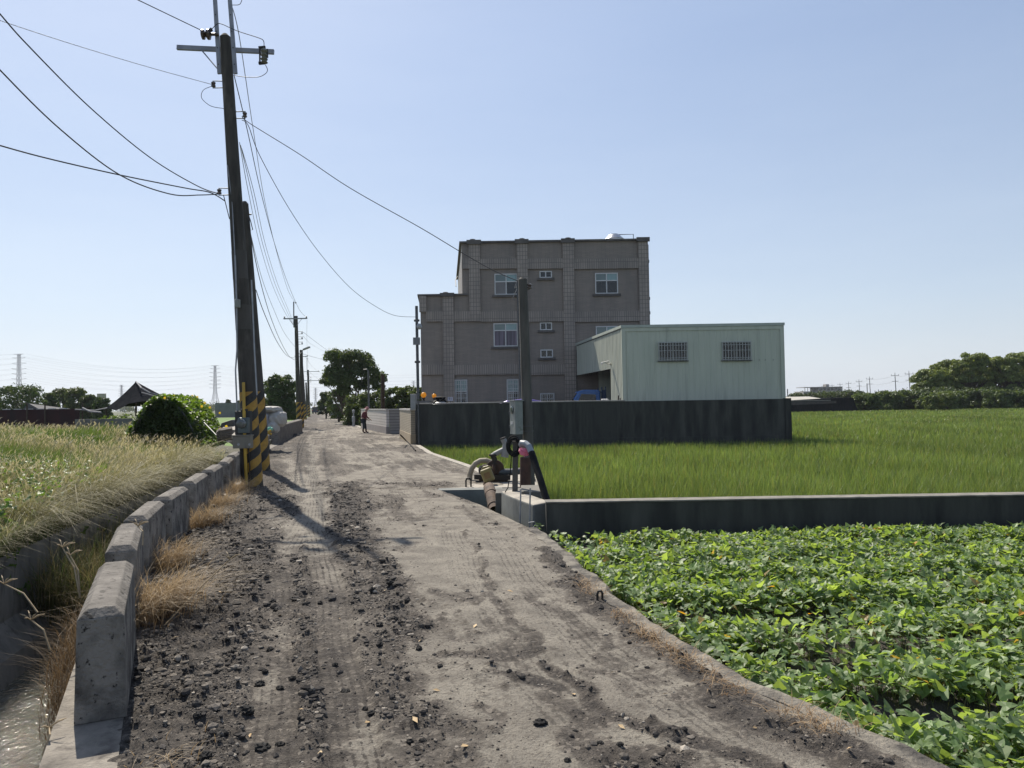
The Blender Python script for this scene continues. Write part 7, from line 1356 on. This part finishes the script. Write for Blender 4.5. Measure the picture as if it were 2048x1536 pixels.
q = at(540, 858, 25.5); mb = MB(); bm = bmesh.new(); bmesh.ops.create_icosphere(bm, subdivisions=3, radius=1); mb.add([q + Vector((v.co.x * .10, v.co.y * .1, v.co.z * .08 * (1 + .3 * math.sin(v.co.x * 9)))) for v in bm.verts], [[v.index for v in f.verts] for f in bm.faces]); bm.free(); tag(mb.build('green_bag', M_plain('mint_film', (.25, .55, .45), .4, trans=.4)), 'small mint green plastic bag lying by the parapet below the white sacks', 'plastic bag')
q = at(536, 864, 25.2); mb = MB(); mb.obox(q, (.10, 0, .05), (0, .06, 0), (-.01, 0, .035)); mb.obox(q + Vector((.06, 0, -.05)), (.06, 0, -.03), (0, .05, 0), (.01, 0, .03)); tag(mb.build('yellow_scrap', yellow, bevel=.015), 'yellow plastic scrap beside the mint green bag', 'plastic scrap')
c = at(574, 834, 40); c.x -= 1.1; bm = bmesh.new(); bmesh.ops.create_grid(bm, x_segments=30, y_segments=30, size=1); mb = MB()
mb.add([Vector((c.x + v.co.x * 1.05, 40 + v.co.y * 4.5, -.3 + (1.25 - .45 * v.co.x) * max(0, 1 - v.co.x ** 4 * .6) * (1 - v.co.y ** 2 * .8) * .8 + .10 * math.sin(v.co.x * 9 + v.co.y * 5) * math.sin(v.co.y * 8))) for v in bm.verts], [[v.index for v in f.verts] for f in bm.faces]); bm.free()
o = mb.build('black_sheeting', M('black_plastic_sheet', (.012, .0125, .015), (.022, .023, .026), 3, .7, bump=.4, bscale=8, bdist=.05, spec=.05), smooth=True); tag(o, 'heap covered in black plastic sheeting behind the plain grey parapet', 'plastic sheeting')
# vehicles and bits at the end of the road
def van(px, py, Y):
    g = gnd(px, py); g = at(px, 818, Y); x, w2 = g.x, .85; t = thing('pickup_van', (x, Y, 0), 'dark blue van parked at the far end of the road', 'van'); pb = M('dark_blue_paint', (.02, .03, .06), (.015, .022, .045), 3, .4)
    mb = MB(); mb.box(x - w2, x + w2, Y, Y + 4.2, .4, 1.1); mb.box(x - w2 + .08, x + w2 - .08, Y + .1, Y + 3.0, 1.1, 1.85); mb.build('body', pb, t, bevel=.08)
    mb = MB(); mb.box(x - w2 + .15, x + w2 - .15, Y + .085, Y + .095, 1.18, 1.7); mb.build('rear_window', glass_dark, t)
    for sx in (-1, 1):
        for yy_ in (.7, 3.4): mb = MB(); mb.lathe((x + sx * (w2 - .15), Y + yy_, .32), [(.2, -.1), (.32, -.09), (.32, .09), (.2, .1)], 14, axis=(1, 0, 0)); mb.build('wheel', rubber, t)
        mb = MB(); mb.box(x + sx * .65 - .12, x + sx * .65 + .12, Y - .02, Y - .002, .85, 1.0); mb.build('tail_light', M_plain('red_lens', (.35, .02, .02), .3), t)
van(630, 824, 190)
mb = MB(); a_, c_ = at(661, 831, 104), at(674, 806, 104); mb.box(a_.x, c_.x, 104, 107, -.1, c_.z - .1); tag(mb.build('grey_shed', M('patchy_grey_sheet', (.22, .23, .24), (.12, .125, .13), 2.5, .8), bevel=.05), 'small patchy grey shed at the right of the road under the far round tree', 'shed')
for px, top, bot, Y_, r_, mt_, lab in ((738.5, 742, 818, 56, .075, galv_d, 'slim pale grey post behind the tiled wall with a hooked top'), (765.5, 749, 818, 58, .15, rust, 'thick dark brown post behind the tiled wall')):
    t_ = at(px - 2 * (r_ < .15), top, Y_); b_ = at(px, bot, Y_); mb = MB(); mb.tube([(b_.x, Y_, -.4), t_], r_, 10)
    if r_ < .15: mb.tube([t_, t_ + Vector((-.1, 0, .12)), t_ + Vector((-.35, 0, .10))], .05, 6)
    tag(mb.build('post', mt_), lab, 'post')
q = at(707, 824, 62); mb = MB(); mb.lathe((q.x, 62, -.3), [(.10, 0), (.12, .3), (.09, .6), (.13, .7), (.13, 1.1), (.06, 1.15), (.06, 1.4), (.11, 1.45), (.11, 1.62), (.03, 1.7)], 12); tag(mb.build('scarecrow_post', M_plain('pale_rag', (.35, .36, .37), .7)), 'pale rag-wrapped stake on the verge beneath the hedge', 'stake')
